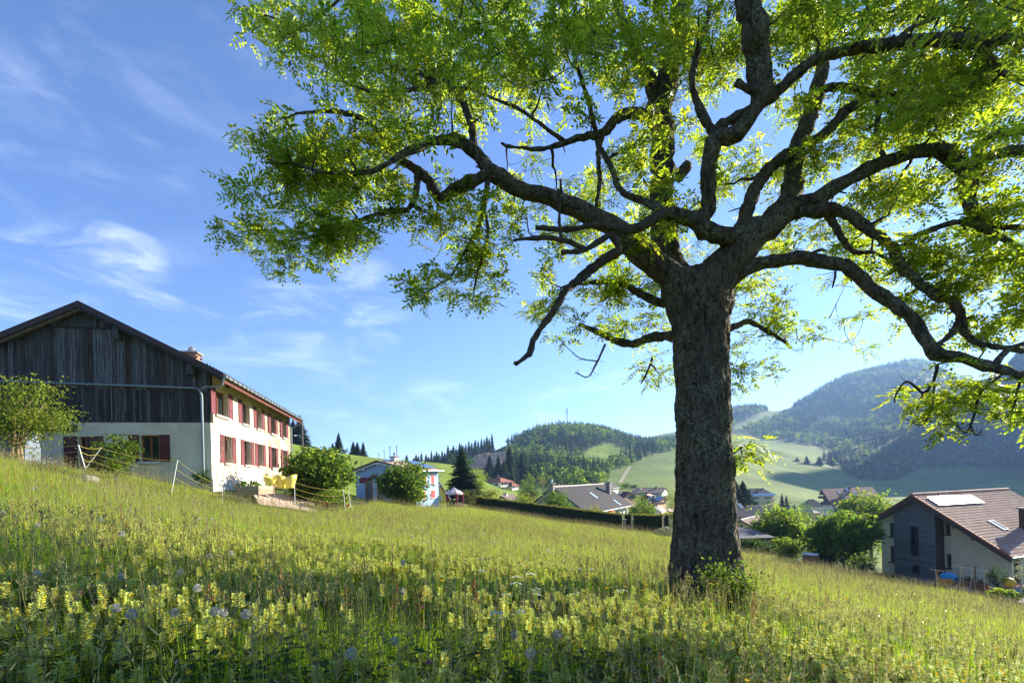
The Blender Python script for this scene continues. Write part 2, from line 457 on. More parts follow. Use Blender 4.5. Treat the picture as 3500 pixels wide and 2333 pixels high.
def add_haze(dens):
    zs = [v.co.z for v in bpy.data.objects['ground'].data.vertices]
    b = MB().box(-4300, 4300, -4300, 4300, min(zs) - 1, max(zs) + 32)
    m = bpy.data.materials.new('air'); m.use_nodes = True
    N, L = m.node_tree.nodes, m.node_tree.links
    N.remove(N['Principled BSDF'])
    pv = N.new('ShaderNodeVolumePrincipled')
    pv.inputs['Color'].default_value = (0.32, 0.56, 1.0, 1)
    pv.inputs['Density'].default_value = dens
    pv.inputs['Anisotropy'].default_value = 0.25
    L.new(pv.outputs[0], N['Material Output'].inputs['Volume'])
    o = b.build('haze', m); o['kind'] = 'stuff'
add_haze(0.00018)

# ---------------------------------------------------------------- buildings: shared pieces
M = {}
M['cream'] = mat('cream_plaster', (0.66, 0.58, 0.42), (0.55, 0.475, 0.33), 1.3, 0.9, 0.7, 14, c3=(0.72, 0.65, 0.50), scale3=0.35)
M['rubble'] = mat('worn_rubble_render', (0.52, 0.43, 0.31), (0.27, 0.185, 0.12), 2.6, 0.95, 1.0, 9, c3=(0.62, 0.54, 0.41), scale3=0.9, bdist=0.05)
M['stone'] = mat('pale_stone', (0.62, 0.60, 0.55), (0.52, 0.50, 0.45), 6, 0.9, 0.3)
M['shutter'] = mat('dark_red_paint', (0.19, 0.052, 0.055), (0.155, 0.042, 0.045), 5, 0.55)
M['shutter_dark'] = mat('deep_maroon', (0.11, 0.022, 0.022), (0.09, 0.018, 0.018), 5, 0.6)
M['frame_wood'] = mat('orange_brown_wood', (0.30, 0.09, 0.025), (0.22, 0.06, 0.02), 8, 0.5, stretch=(1, 1, .15))
M['pane'] = glass_mat('window_glass', (0.012, 0.016, 0.018))
M['zinc'] = mat('grey_zinc', (0.22, 0.27, 0.28), (0.27, 0.32, 0.33), 3, 0.4, spec=0.5, metal=0.3)
M['fascia'] = mat('brown_painted_metal', (0.055, 0.03, 0.028), (0.07, 0.04, 0.035), 4, 0.5)
M['timber_red'] = mat('red_brown_timber', (0.14, 0.045, 0.03), (0.09, 0.03, 0.02), 6, 0.8, stretch=(1, .2, 1))
M['oldwood'] = mat('old_timber', (0.20, 0.14, 0.085), (0.11, 0.075, 0.045), 5, 0.9, 0.3)
for i, (a, b) in enumerate((((0.030, 0.025, 0.023), (0.085, 0.078, 0.075)), ((0.040, 0.035, 0.033), (0.14, 0.13, 0.125)), ((0.022, 0.017, 0.015), (0.060, 0.050, 0.045)), ((0.06, 0.054, 0.052), (0.21, 0.20, 0.20)), ((0.035, 0.022, 0.016), (0.10, 0.065, 0.045)))):
    M['plank%d' % i] = mat('weathered_board_%d' % i, a, b, 7, 0.9, 0.5, 22, stretch=(3, 3, .16), lo=0.38, hi=0.68)
M['tile_brown'] = mat('brown_roof_tile', (0.17, 0.10, 0.075), (0.11, 0.065, 0.05), 2.0, 0.8, 0.4, 12)
M['tile_red'] = mat('red_clay_tile', (0.46, 0.255, 0.185), (0.35, 0.175, 0.12), 2.5, 0.8, 0.3, 12, c3=(0.52, 0.33, 0.25), scale3=1.5)
M['tile_edge'] = mat('orange_clay_tile', (0.30, 0.08, 0.03), (0.20, 0.06, 0.03), 3, 0.8)
M['tile_dark'] = mat('charcoal_roof_tile', (0.055, 0.050, 0.055), (0.040, 0.037, 0.042), 2, 0.75, 0.2, 10)
M['tile_pink'] = mat('faded_pink_tile', (0.48, 0.345, 0.275), (0.38, 0.26, 0.205), 1.6, 0.85, 0.5, 8)
M['tile_maroon'] = mat('maroon_roof_tile', (0.16, 0.06, 0.05), (0.12, 0.045, 0.04), 1.5, 0.8, 0.4, 6)
M['tile_mid'] = mat('grey_brown_tile', (0.20, 0.14, 0.115), (0.13, 0.09, 0.075), 1.4, 0.85, 0.5, 6)
M['tile_bright'] = mat('bright_red_tile', (0.36, 0.13, 0.085), (0.29, 0.10, 0.065), 1.6, 0.8, 0.4, 6)
M['white'] = mat('white_render', (0.78, 0.77, 0.72), (0.70, 0.69, 0.65), 1.2, 0.9, 0.2, 10)
M['blue'] = mat('pale_blue_render', (0.40, 0.55, 0.76), (0.36, 0.51, 0.72), 1.2, 0.9, 0.2, 10)
M['yellow'] = mat('yellow_render', (0.80, 0.58, 0.10), (0.75, 0.53, 0.09), 1.2, 0.9, 0.2, 10)
M['buff'] = mat('buff_render', (0.74, 0.645, 0.46), (0.67, 0.575, 0.40), 1.5, 0.9, 0.4, 16)
M['pinkwall'] = mat('pale_pink_render', (0.66, 0.54, 0.50), (0.60, 0.49, 0.45), 1.2, 0.9)
M['sand'] = mat('sand_render', (0.72, 0.61, 0.36), (0.66, 0.55, 0.32), 1.2, 0.9)
M['tan'] = mat('tan_render', (0.52, 0.36, 0.24), (0.46, 0.31, 0.20), 1.2, 0.9)
M['green'] = mat('green_paint', (0.03, 0.16, 0.07), (0.025, 0.13, 0.06), 3, 0.6)
M['pinkshutter'] = mat('coral_red_paint', (0.62, 0.10, 0.14), (0.56, 0.085, 0.12), 3, 0.6)
M['redshutter'] = mat('crimson_paint', (0.30, 0.03, 0.06), (0.26, 0.03, 0.05), 3, 0.6)
M['whitepaint'] = mat('white_paint', (0.80, 0.79, 0.76), rough=0.5)
M['greypaint'] = mat('dark_grey_paint', (0.07, 0.065, 0.06), (0.05, 0.047, 0.044), 4, 0.6)
M['skylight'] = mat('skylight_glass', (0.42, 0.50, 0.56), rough=0.08, spec=1.0)
M['solar'] = mat('solar_glass', (0.03, 0.06, 0.13), rough=0.12, spec=0.8)
M['collector'] = mat('collector_glass', (0.74, 0.74, 0.72), rough=0.15, spec=0.8)
M['concrete'] = mat('concrete', (0.30, 0.28, 0.25), (0.23, 0.215, 0.19), 3, 0.9, 0.4, 18)
M['brick'] = mat('brick', (0.33, 0.16, 0.10), (0.26, 0.12, 0.075), 6, 0.9, 0.3)
M['chimbrick'] = mat('buff_brick', (0.36, 0.24, 0.17), (0.28, 0.18, 0.13), 6, 0.9, 0.3)
M['mortar'] = mat('mortar', (0.30, 0.27, 0.23), rough=0.95)
M['steel'] = mat('bright_steel', (0.62, 0.63, 0.64), rough=0.3, metal=0.8)
M['black'] = mat('black_metal', (0.02, 0.02, 0.02), rough=0.5)

def poly_clip(poly, x0, x1, z0, z1):
    def cl(p, f, g):
        o = []
        for i in range(len(p)):
            a, b = p[i], p[(i + 1) % len(p)]
            fa, fb = f(a), f(b)
            if fa >= 0: o.append(a)
            if (fa >= 0) != (fb >= 0):
                t = fa / (fa - fb); o.append((a[0] + (b[0] - a[0]) * t, a[1] + (b[1] - a[1]) * t))
        return o
    for f in (lambda p: p[0] - x0, lambda p: x1 - p[0], lambda p: p[1] - z0, lambda p: z1 - p[1]):
        poly = cl(poly, f, None)
        if len(poly) < 3: return []
    return poly
def wall_cells(mb, fn, poly, holes, t):
    xs = sorted({min(p[0] for p in poly), max(p[0] for p in poly)} | {h[0] for h in holes} | {h[1] for h in holes})
    zs = sorted({min(p[1] for p in poly), max(p[1] for p in poly)} | {h[2] for h in holes} | {h[3] for h in holes})
    for a, b in zip(xs, xs[1:]):
        for c, d in zip(zs, zs[1:]):
            mx, mz = (a + b) / 2, (c + d) / 2
            if any(h[0] < mx < h[1] and h[2] < mz < h[3] for h in holes): continue
            p = poly_clip(poly, a, b, c, d)
            if len(p) < 3: continue
            f = [fn(q[0], q[1], 0) for q in p]; g = [fn(q[0], q[1], t) for q in p]
            i = len(mb.v); n = len(p); mb.v += [tuple(q) for q in f + g]
            mb.f.append(tuple(range(i, i + n))); mb.f.append(tuple(range(i + n, i + 2 * n))[::-1]); mb.m += [mb.cur] * 2
            for k in range(n):
                mb.f.append((i + k, i + n + k, i + n + (k + 1) % n, i + (k + 1) % n)); mb.m.append(mb.cur)
def wbox(mb, fn, a0, a1, z0, z1, d0, d1):
    """a box on a wall plane; d is depth into the wall (negative stands proud)"""
    mb.hexa([fn(a0, z0, d0), fn(a1, z0, d0), fn(a1, z0, d1), fn(a0, z0, d1), fn(a0, z1, d0), fn(a1, z1, d0), fn(a1, z1, d1), fn(a0, z1, d1)])

class House:
    """gabled building; local x runs along the gable that faces us, local y back along the ridge; origin below the near apex"""
    def __init__(s, name, label, cat, apex, ang, base, ylen, left=None, right=None, xl=None, xr=None, slope=None, group=None):
        A = P(*apex)
        s.A = A; s.th = ang; s.base = base; s.h = A.z - base
        s.o = empty(name, (A.x, A.y, base), ang, label, cat, group)
        s.M = Matrix.Translation((A.x, A.y, base)) @ Matrix.Rotation(ang, 4, 'Z'); s.Mi = s.M.inverted()
        s.ylen = ylen
        if right is not None:
            q = s.ray(*right, 'y', 0); s.er = q.x; s.sl = (s.h - q.z) / q.x
        else: s.er, s.sl = xr, slope
        if left is not None:
            q = s.ray(*left, 'y', 0); s.el = -q.x; s.sll = (s.h - q.z) / -q.x
        else: s.el, s.sll = xl, s.sl if slope is None else slope
    def ray(s, u, v, ax, val):
        c = s.Mi @ Vector((0, 0, EYE)); d = (s.Mi.to_3x3() @ (P(u, v, 1) - Vector((0, 0, EYE))))
        k = 'xyz'.index(ax); t = (val - c[k]) / d[k]
        return c + d * t
    def ray_roof(s, u, v, side=1):
        """local point where a pixel's ray meets the right (1) or left (-1) slope"""
        c = s.Mi @ Vector((0, 0, EYE)); d = (s.Mi.to_3x3() @ (P(u, v, 1) - Vector((0, 0, EYE))))
        sl = s.sl if side > 0 else s.sll
        t = (s.h - side * sl * c.x - c.z) / (d.z + side * sl * d.x)
        return c + d * t
    def fn(s, face):
        if face == 'front': return lambda a, z, d: Vector((a, s.y0 + d, z))
        if face == 'back': return lambda a, z, d: Vector((a, s.y1 - d, z))
        if face == 'right': return lambda a, z, d: Vector((s.xr - d, a, z))
        if face == 'left': return lambda a, z, d: Vector((-s.xl + d, a, z))
    def px(s, face, u0, u1, v0, v1):
        """window rectangle on a wall from pixel edges"""
        if face == 'front': a = s.ray(u0, (v0 + v1) / 2, 'y', s.y0).x; b = s.ray(u1, (v0 + v1) / 2, 'y', s.y0).x
        elif face == 'right': a = s.ray(u0, (v0 + v1) / 2, 'x', s.xr).y; b = s.ray(u1, (v0 + v1) / 2, 'x', s.xr).y
        else: a = s.ray(u0, (v0 + v1) / 2, 'x', -s.xl).y; b = s.ray(u1, (v0 + v1) / 2, 'x', -s.xl).y
        ax, val = ('y', s.y0) if face == 'front' else ('x', s.xr if face == 'right' else -s.xl)
        um = (u0 + u1) / 2
        z1 = s.ray(um, v0, ax, val).z; z0 = s.ray(um, v1, ax, val).z
        return (min(a, b), max(a, b), z0, z1)
    def walls(s, m, oh=0.6, og=0.5, holes=None, t=0.3, drop=1.5, parts=('front', 'right', 'left', 'back'), mats=None):
        s.xr, s.xl, s.y0, s.y1 = s.er - oh, s.el - oh, og, s.ylen - og
        s.og = og; holes = holes or {}
        rz = lambda x: s.h - 0.16 - (s.sl * x if x > 0 else -s.sll * x)
        for f in parts:
            mb = MB()
            if f in ('front', 'back'):
                poly = [(-s.xl, -drop), (s.xr, -drop), (s.xr, rz(s.xr)), (0, rz(0)), (-s.xl, rz(-s.xl))]
            elif f == 'right': poly = [(s.y0 + t, -drop), (s.y1 - t, -drop), (s.y1 - t, rz(s.xr)), (s.y0 + t, rz(s.xr))]
            else: poly = [(s.y0 + t, -drop), (s.y1 - t, -drop), (s.y1 - t, rz(-s.xl)), (s.y0 + t, rz(-s.xl))]
            wall_cells(mb, s.fn(f), poly, holes.get(f, []), t)
            mb.build('wall', (mats or {}).get(f, m), s.o)
        # a dark floor slab keeps the sky from shining through the rooms
        MB().box(-s.xl + t, s.xr - t, s.y0 + t, s.y1 - t, -drop, -drop + .1).build('floor_slab', M['concrete'], s.o)
        return s
    def roof(s, m, t=0.14, fascia=None, ridge=None, name='roof'):
        mb = MB()
        a = [(0, 0, s.h), (s.er, 0, s.h - s.sl * s.er), (s.er, s.ylen, s.h - s.sl * s.er), (0, s.ylen, s.h)]
        b = [(-s.el, 0, s.h - s.sll * s.el), (0, 0, s.h), (0, s.ylen, s.h), (-s.el, s.ylen, s.h - s.sll * s.el)]
        mb.slab(a, (0, 0, -t)); mb.slab(b, (0, 0, -t))
        r = mb.build(name, m, s.o)
        if fascia is not None:
            for x1, sl in ((s.er, s.sl), (-s.el, -s.sll)):
                for y in (-0.03, s.ylen + 0.03):
                    f = MB(); w = 0.24; sg = 1 if x1 > 0 else -1
                    z1 = s.h - abs(sl) * abs(x1)
                    f.hexa([(0, y - .025, s.h - w), (x1, y - .025, z1 - w), (x1, y + .025, z1 - w), (0, y + .025, s.h - w),
                            (0, y - .025, s.h + .03), (x1, y - .025, z1 + .03), (x1, y + .025, z1 + .03), (0, y + .025, s.h + .03)][::1])
                    f.build('bargeboard', fascia, s.o)
        if ridge is not None:
            f = MB(); n = max(4, int(s.ylen / 0.8))
            for k in range(n):
                y0, y1 = s.ylen * k / n, s.ylen * (k + 1) / n + .05
                f.tube([(0, y0, s.h - .04), (0, y1, s.h - .02)], [.15, .12], 8)
            f.build('ridge_tiles', ridge, s.o)
        return r
    def gutter(s, side=1, m=None, r=0.075, down=None):
        x = s.er + .07 if side > 0 else -s.el - .07
        z = s.h - (s.sl * s.er if side > 0 else s.sll * s.el) - .08
        g = MB().tube([(x, -.02, z), (x, s.ylen, z)], r, 8).build('gutter', m or M['zinc'], s.o)
        if down is not None:
            xw = (s.xr + .08) if side > 0 else (-s.xl - .08)
            MB().tube([(x, down, z), (x, down, z - .25), (xw, down, z - .55), (xw, down, -.8)], .045, 8).build('drainpipe', m or M['zinc'], s.o)
    def window(s, face, rc, frame, pane=None, depth=0.14, sill=None, sh=None, shw=None, sides='lr', mullions=1, bars=0, ft=0.07, closed=False, lintel=None):
        fn = s.fn(face); a0, a1, z0, z1 = rc
        if closed:
            for q0, q1 in ((a0, (a0 + a1) / 2 - .01), ((a0 + a1) / 2 + .01, a1)):
                shutter(s.o, fn, q0, q1, z0, z1, sh, -.04)
        else:
            mb = MB()
            wbox(mb, fn, a0, a0 + ft, z0, z1, depth, depth + .06); wbox(mb, fn, a1 - ft, a1, z0, z1, depth, depth + .06)
            wbox(mb, fn, a0 + ft, a1 - ft, z0, z0 + ft, depth, depth + .06); wbox(mb, fn, a0 + ft, a1 - ft, z1 - ft, z1, depth, depth + .06)
            for k in range(mullions):
                c = a0 + (a1 - a0) * (k + 1) / (mullions + 1); wbox(mb, fn, c - ft * .6, c + ft * .6, z0 + ft, z1 - ft, depth - .01, depth + .06)
            for k in range(bars):
                c = z0 + (z1 - z0) * (k + 1) / (bars + 1); wbox(mb, fn, a0 + ft, a1 - ft, c - .02, c + .02, depth, depth + .05)
            w = mb.build('window', frame, s.o)
            g = MB(); wbox(g, fn, a0 + ft * .5, a1 - ft * .5, z0 + ft * .5, z1 - ft * .5, depth + .028, depth + .04)
            g.build('pane', pane or M['pane'], w)
            if sh is not None:
                wd = shw or (a1 - a0) / 2
                if 'l' in sides: shutter(s.o, fn, a0 - wd - .03, a0 - .03, z0 - .02, z1 + .02, sh, -.045)
                if 'r' in sides: shutter(s.o, fn, a1 + .03, a1 + wd + .03, z0 - .02, z1 + .02, sh, -.045)
        if sill is not None:
            q = MB(); wbox(q, fn, a0 - .08, a1 + .08, z0 - .12, z0 - .005, -.12, .1); q.build('sill', sill, s.o)
        if lintel is not None:
            q = MB(); wbox(q, fn, a0 - .1, a1 + .1, z1 + .005, z1 + .18, -.02, .1); q.build('lintel', lintel, s.o)
    def skylight(s, u, v, w, l, side=1, m=None):
        p = s.ray_roof(u, v, side); sl = s.sl if side > 0 else s.sll
        k = 1 / math.hypot(1, sl); dx = Vector((side * k, 0, -sl * k)); dy = Vector((0, 1, 0)); n = Vector((side * sl * k, 0, k))
        def bx(mb, a0, a1, b0, b1, n0, n1):
            mb.hexa([p + dx * a + dy * b + n * c for c in (n0, n1) for a, b in ((a0, b0), (a1, b0), (a1, b1), (a0, b1))])
        f = MB()
        for q in ((-l / 2, -l / 2 + .08, -w / 2, w / 2), (l / 2 - .08, l / 2, -w / 2, w / 2), (-l / 2 + .08, l / 2 - .08, -w / 2, -w / 2 + .08), (-l / 2 + .08, l / 2 - .08, w / 2 - .08, w / 2)):
            bx(f, *q, -.02, .11)
        o = f.build('skylight', M['greypaint'], s.o)
        g = MB(); bx(g, -l / 2 + .06, l / 2 - .06, -w / 2 + .06, w / 2 - .06, .05, .075); g.build('pane', m or M['skylight'], o)
    def panel_field(s, corners, nu, nv, name, m, frame, side=1, up=.09):
        """solar modules laid on a slope between four pixel corners (tl, tr, br, bl)"""
        c = [s.ray_roof(u, v, side) for u, v in corners]; sl = s.sl if side > 0 else s.sll
        k = 1 / math.hypot(1, sl); n = Vector((side * sl * k, 0, k))
        for i in range(nu):
            for j in range(nv):
                q = []
                for du, dv in ((.02, .02), (.98, .02), (.98, .98), (.02, .98)):
                    x, y = (i + du) / nu, (j + dv) / nv
                    q.append((c[0] * (1 - x) + c[1] * x) * (1 - y) + (c[3] * (1 - x) + c[2] * x) * y + n * up)
                ob = MB().slab(q, n * .04).build(name, m, s.o)
    def tiles(s, side, nc, nr_, m, name='roof_tiles', gap=0.0, y0=0.02, y1=None, lip=.05):
        y1 = y1 or s.ylen - .02
        ex = s.er if side > 0 else s.el; sl = s.sl if side > 0 else s.sll
        mb = MB(); dy = (y1 - y0) / nc
        for i in range(nr_):
            xa, xb = ex * i / nr_ + .03, ex * (i + 1) / nr_ + .05
            for j in range(nc):
                a, b = y0 + j * dy + .012, y0 + (j + 1) * dy - .012
                m_ = (a + b) / 2; j1 = rnd.uniform(-.006, .006)
                za, zb = s.h - sl * xa, s.h - sl * xb
                i0 = len(mb.v)
                l0, l1 = .012, lip + j1
                mb.v += [(side * xa, a, za + l0), (side * xa, m_, za + l0 + .03), (side * xa, b, za + l0),
                         (side * xb, a, zb + l1), (side * xb, m_, zb + l1 + .035), (side * xb, b, zb + l1),
                         (side * xb, a, zb), (side * xb, m_, zb + .02), (side * xb, b, zb)]
                fs = [(0, 3, 4, 1), (1, 4, 5, 2), (3, 6, 7, 4), (4, 7, 8, 5)]
                for f in fs: mb.f.append(tuple(i0 + q for q in f)); mb.m.append(0)
        o = mb.build(name, m, s.o); o['kind'] = 'stuff'
        return o
    def chimney(s, u, v, w, top_v, side=1, m=None, cap=True, pot=None, yv=None):
        p = s.ray_roof(u, v, side)
        # height from the pixel of its top at the same distance
        wp = s.M @ p; ht = (v - top_v) * wp.y / FPX
        b = MB().box(p.x - w / 2, p.x + w / 2, p.y - w / 2, p.y + w / 2, p.z - .7, p.z + ht)
        c = b.build('chimney', m or M['concrete'], s.o)
        if cap: MB().box(p.x - w * .7, p.x + w * .7, p.y - w * .7, p.y + w * .7, p.z + ht + .002, p.z + ht + .12).build('chimney_cap', M['concrete'], c)
        if pot: MB().lathe([(.16, .12), (.14, .4), (.24, .42), (.02, .75)], 10, (p.x, p.y, p.z + ht)).build('chimney_cowl', pot, c)
        return p
_SH = {}
def shutter(parent, fn, a0, a1, z0, z1, m, d):
    """framed leaf with a louvred upper panel and two flat lower panels"""
    mb = MB(); w, h = a1 - a0, z1 - z0; f = min(.07, w * .18)
    wbox(mb, fn, a0, a0 + f, z0, z1, d, d + .04); wbox(mb, fn, a1 - f, a1, z0, z1, d, d + .04)
    for q in (z0, z0 + h * .36, z0 + h * .66, z1 - f): wbox(mb, fn, a0 + f, a1 - f, q, q + f, d + .002, d + .038)
    for q0, q1 in ((z0 + f, z0 + h * .36), (z0 + h * .36 + f, z0 + h * .66)): wbox(mb, fn, a0 + f, a1 - f, q0, q1, d + .014, d + .03)
    z = z0 + h * .66 + f; n = 7
    for k in range(n):
        q = z + (z1 - f - z) * k / n; e = (z1 - f - z) / n
        wbox(mb, fn, a0 + f, a1 - f, q, q + e * .72, d + .008, d + .03)
    return mb.build('shutter', m, parent)

# ---------------------------------------------------------------- the farmhouse on the left
FA = math.radians(12.5)
fh = House('farmhouse', 'large old farmhouse with dark boarded gable, cream walls and dark red shutters', 'farmhouse',
           (270, 1035, 23.75), FA, 1.39, 18.4, xl=6.75, xr=6.72, slope=0.533)
FH_HOLES_S = []
fh.xr, fh.xl, fh.y0, fh.y1 = 5.82, 5.95, 0.45, 17.9
zt = lambda x, y: (600 + .3827 * x, 1200 + .3827 * y)
Q = lambda x: 600 + .3827 * x
up0 = fh.ray(*zt(360, 330), 'x', fh.xr); up1 = fh.ray(*zt(360, 560), 'x', fh.xr)
lo0 = fh.ray(*zt(440, 752), 'x', fh.xr); lo1 = fh.ray(*zt(440, 994), 'x', fh.xr)
UZ = (up1.z, up0.z); LZ = (lo1.z, lo0.z)
def sy(x, y): return fh.ray(*zt(x, y), 'x', fh.xr).y
upw = [(355, 470, 450), (592, 664, 540), (722, 768, 595), (848, 887, 640), (952, 984, 680)]
low = [(435, 503, 880), (612, 672, 905), (735, 780, 930), (857, 894, 945), (962, 990, 960)]
UW = [(sy(a, y), sy(b, y), *UZ) for a, b, y in upw]
LW = [(sy(a, y), sy(b, y), *LZ) for a, b, y in low]
ysplit = sy(788, 800)
def zg(x, y, yy=0.45): return fh.ray(x * .4464, 1000 + y * .4464, 'y', yy)
g0, g1 = zg(1070, 1090), zg(1220, 1290)
GW = (g0.x, g1.x, g1.z, g0.z)
d0, d1 = zg(597, 1102), zg(692, 1300)
GD = (d0.x, d1.x, d1.z - .5, d0.z)
clad = zg(1000, 1010).z
def farm():
    rz = lambda x: fh.h - 0.2 - .533 * abs(x)
    mb = MB(); wall_cells(mb, fh.fn('front'), [(-fh.xl, -2), (fh.xr, -2), (fh.xr, clad + .12), (-fh.xl, clad + .12)], [GW, GD], .4)
    mb.build('wall', M['cream'], fh.o)
    mb = MB(); wall_cells(mb, lambda a, z, d: Vector((a, fh.y0 + .1 + d, z)), [(-fh.xl, clad + .122), (fh.xr, clad + .122), (fh.xr, rz(fh.xr)), (0, rz(0)), (-fh.xl, rz(-fh.xl))], [], .25)
    mb.build('gable_backing', M['plank2'], fh.o)
    for a, b, m in ((fh.y0 + .4, ysplit, 'cream'), (ysplit, fh.y1, 'rubble')):
        mb = MB()
        off = 0.0 if m == 'cream' else .035
        wall_cells(mb, lambda q, z, d, off=off: Vector((fh.xr - d - off, q, z)), [(a, -2), (b, -2), (b, rz(fh.xr)), (a, rz(fh.xr))], [w for w in UW + LW if a < (w[0] + w[1]) / 2 < b], .45)
        mb.build('wall', M[m], fh.o)
    mb = MB(); wall_cells(mb, fh.fn('left'), [(fh.y0 + .4, -2), (fh.y1, -2), (fh.y1, rz(fh.xl)), (fh.y0 + .4, rz(fh.xl))], [], .4); mb.build('wall', M['cream'], fh.o)
    mb = MB(); wall_cells(mb, fh.fn('back'), [(-fh.xl + .4, -2), (fh.xr - .45, -2), (fh.xr - .45, rz(fh.xr)), (0, rz(0)), (-fh.xl + .4, rz(-fh.xl))], [], .4); mb.build('wall', M['cream'], fh.o)
    MB().box(fh.xr - 5, fh.xr - .5, fh.y0 + .5, fh.y1 - .5, 2.9, 3.1).build('floor_slab', M['oldwood'], fh.o)
    p = MB(); wbox(p, fh.fn('right'), fh.y0 - .01, fh.y1, -1, .62, -.05, .05); p.build('plinth', M['stone'], fh.o)
    # boards, one by one, in three tiers
    pipe_z = lambda x: zg(1000, 720).z + (x + 2.4) * -.02
    zcap = zg(600, 262).z
    shared = []
    tiers = [(clad, None, 'lower'), (None, None, 'upper'), (zcap, None, 'top')]
    for tier in range(3):
        x = -fh.xl
        while x < fh.xr - .02:
            w = rnd.uniform(.135, .215); x1 = min(x + w, fh.xr + .02)
            zr0, zr1 = rz(x) - .02, rz(x1) - .02
            if tier == 0: zb, ztop = clad + rnd.uniform(-.03, .02), pipe_z(x) + .05
            elif tier == 1: zb, ztop = pipe_z(x) - .05 + rnd.uniform(-.02, .02), zcap
            else: zb, ztop = zcap - .02, 99
            za, zb2 = min(zr0, ztop), min(zr1, ztop)
            if min(za, zb2) - zb < .08: x = x1; continue
            y = fh.y0 + .095 - rnd.uniform(0.0, .022) - (.035 if tier == 2 else .0) - (.025 if tier == 1 else 0)
            th = .028
            g = .006
            mb = MB().hexa([(x + g, y - th, zb), (x1 - g, y - th, zb), (x1 - g, y, zb), (x + g, y, zb), (x + g, y - th, za), (x1 - g, y - th, zb2), (x1 - g, y, zb2), (x + g, y, za)])
            r = rnd.random()
            if tier == 0: m = 0 if r < .45 else 2 if r < .8 else 1 if r < .95 else 4
            else:
                c = math.exp(-((x + .6) / 2.6) ** 2)
                m = (3 if r < .22 + .2 * c else 1 if r < .6 + .2 * c else 0 if r < .85 else 4)
            mb.build('plank', M['plank%d' % m], fh.o)
            x = x1
    # battens that cover a few joints
    for ux, z0_, z1_ in ((640, 1010, 545), (965, 910, 330), (1080, 975, 410), (860, 1000, 700)):
        a = zg(ux, z0_, fh.y0 + .02); b = zg(ux, z1_, fh.y0 + .02)
        MB().box(a.x - .03, a.x + .03, fh.y0 - .01, fh.y0 + .03, a.z, b.z).build('batten', M['plank3'], fh.o)
    s = MB(); c = zg(350, 262, fh.y0); e = zg(880, 268, fh.y0); s.box(c.x, e.x, fh.y0 - .02, fh.y0 + .05, zcap - .06, zcap + .0).build('ledge_board', M['plank2'], fh.o)
    # roof with brown verge, rafters, purlin ends
    r = fh.roof(M['tile_brown'], t=.2)
    for sg in (1, -1):
        ex = fh.er if sg > 0 else fh.el
        ze = fh.h - .533 * ex
        MB().hexa([(0, -.1, fh.h - .22), (sg * ex, -.1, ze - .22), (sg * ex, -.03, ze - .22), (0, -.03, fh.h - .22), (0, -.1, fh.h + .1), (sg * ex, -.1, ze + .1), (sg * ex, -.03, ze + .1), (0, -.03, fh.h + .1)]).build('verge_cover', M['fascia'], fh.o)
        MB().hexa([(0, 0.02, fh.h - .36), (sg * ex, 0.02, ze - .36), (sg * ex, .14, ze - .36), (0, .14, fh.h - .36), (0, 0.02, fh.h - .202), (sg * ex, 0.02, ze - .202), (sg * ex, .14, ze - .202), (0, .14, fh.h - .202)]).build('verge_rafter', M['oldwood'] if sg < 0 else M['plank0'], fh.o)
    for x in (-3.95, 1.55, 5.0):
        z = fh.h - .3 - .533 * abs(x)
        MB().box(x - .14, x + .14, 0.05, .43, z - .62, z - .06).build('purlin_end', M['plank1'], fh.o)
    # eave: rafters' red board, gutter with brackets, tile lips and snow guards
    xe = fh.er; ze = fh.h - .533 * xe
    MB().hexa([(fh.xr + .02, 0, fh.h - .533 * fh.xr - .26), (xe - .03, 0, ze - .24), (xe - .03, fh.ylen, ze - .24), (fh.xr + .02, fh.ylen, fh.h - .533 * fh.xr - .26),
               (fh.xr + .02, 0, fh.h - .533 * fh.xr - .202), (xe - .03, 0, ze - .202), (xe - .03, fh.ylen, ze - .202), (fh.xr + .02, fh.ylen, fh.h - .533 * fh.xr - .202)]).build('soffit', M['timber_red'], fh.o)
    MB().box(xe - .1, xe - .05, .02, fh.ylen, ze - .42, ze - .243).build('eave_board', M['timber_red'], fh.o)
    MB().tube([(xe + .07, -.1, ze - .11), (xe + .07, fh.ylen, ze - .11)], .085, 10, True).build('gutter', M['zinc'], fh.o)
    n = 26
    for k in range(n):
        y = .2 + (fh.ylen - .4) * k / (n - 1)
        MB().box(xe - .04, xe + .17, y - .02, y + .02, ze - .215, ze - .02).build('gutter_bracket', M['black'], fh.o)
    tl = MB(); nt_ = 70
    for k in range(nt_):
        y = fh.ylen * (k + .5) / nt_
        tl.tube([(xe - .5, y, ze + .27), (xe + .06, y, ze - .02)], [.075, .085], 6)
    tl.build('eave_tiles', M['tile_brown'], fh.o)['kind'] = 'stuff'
    sg_ = MB()
    for k in range(46):
        y = .3 + (fh.ylen - .6) * k / 45
        sg_.box(xe - .95, xe - .9, y - .03, y + .03, ze + .45, ze + .68)
    sg_.build('snow_guards', M['greypaint'], fh.o)['kind'] = 'stuff'
    # rain pipe along the gable and down at the corner
    a = zg(30, 678, fh.y0 - .12); b = zg(1000, 710, fh.y0 - .12); c = zg(1500, 730, fh.y0 - .12)
    MB().tube([(-fh.xl - 1, fh.y0 - .12, a.z + .08), a, b, c], .055, 8).build('rain_pipe', M['zinc'], fh.o)
    for ux in (205, 670, 1090):
        q = zg(ux, 683 + ux * .03, fh.y0 - .12); MB().tube([(q.x - .06, q.y, q.z), (q.x + .06, q.y, q.z)], .072, 8).build('pipe_collar', M['zinc'], fh.o)
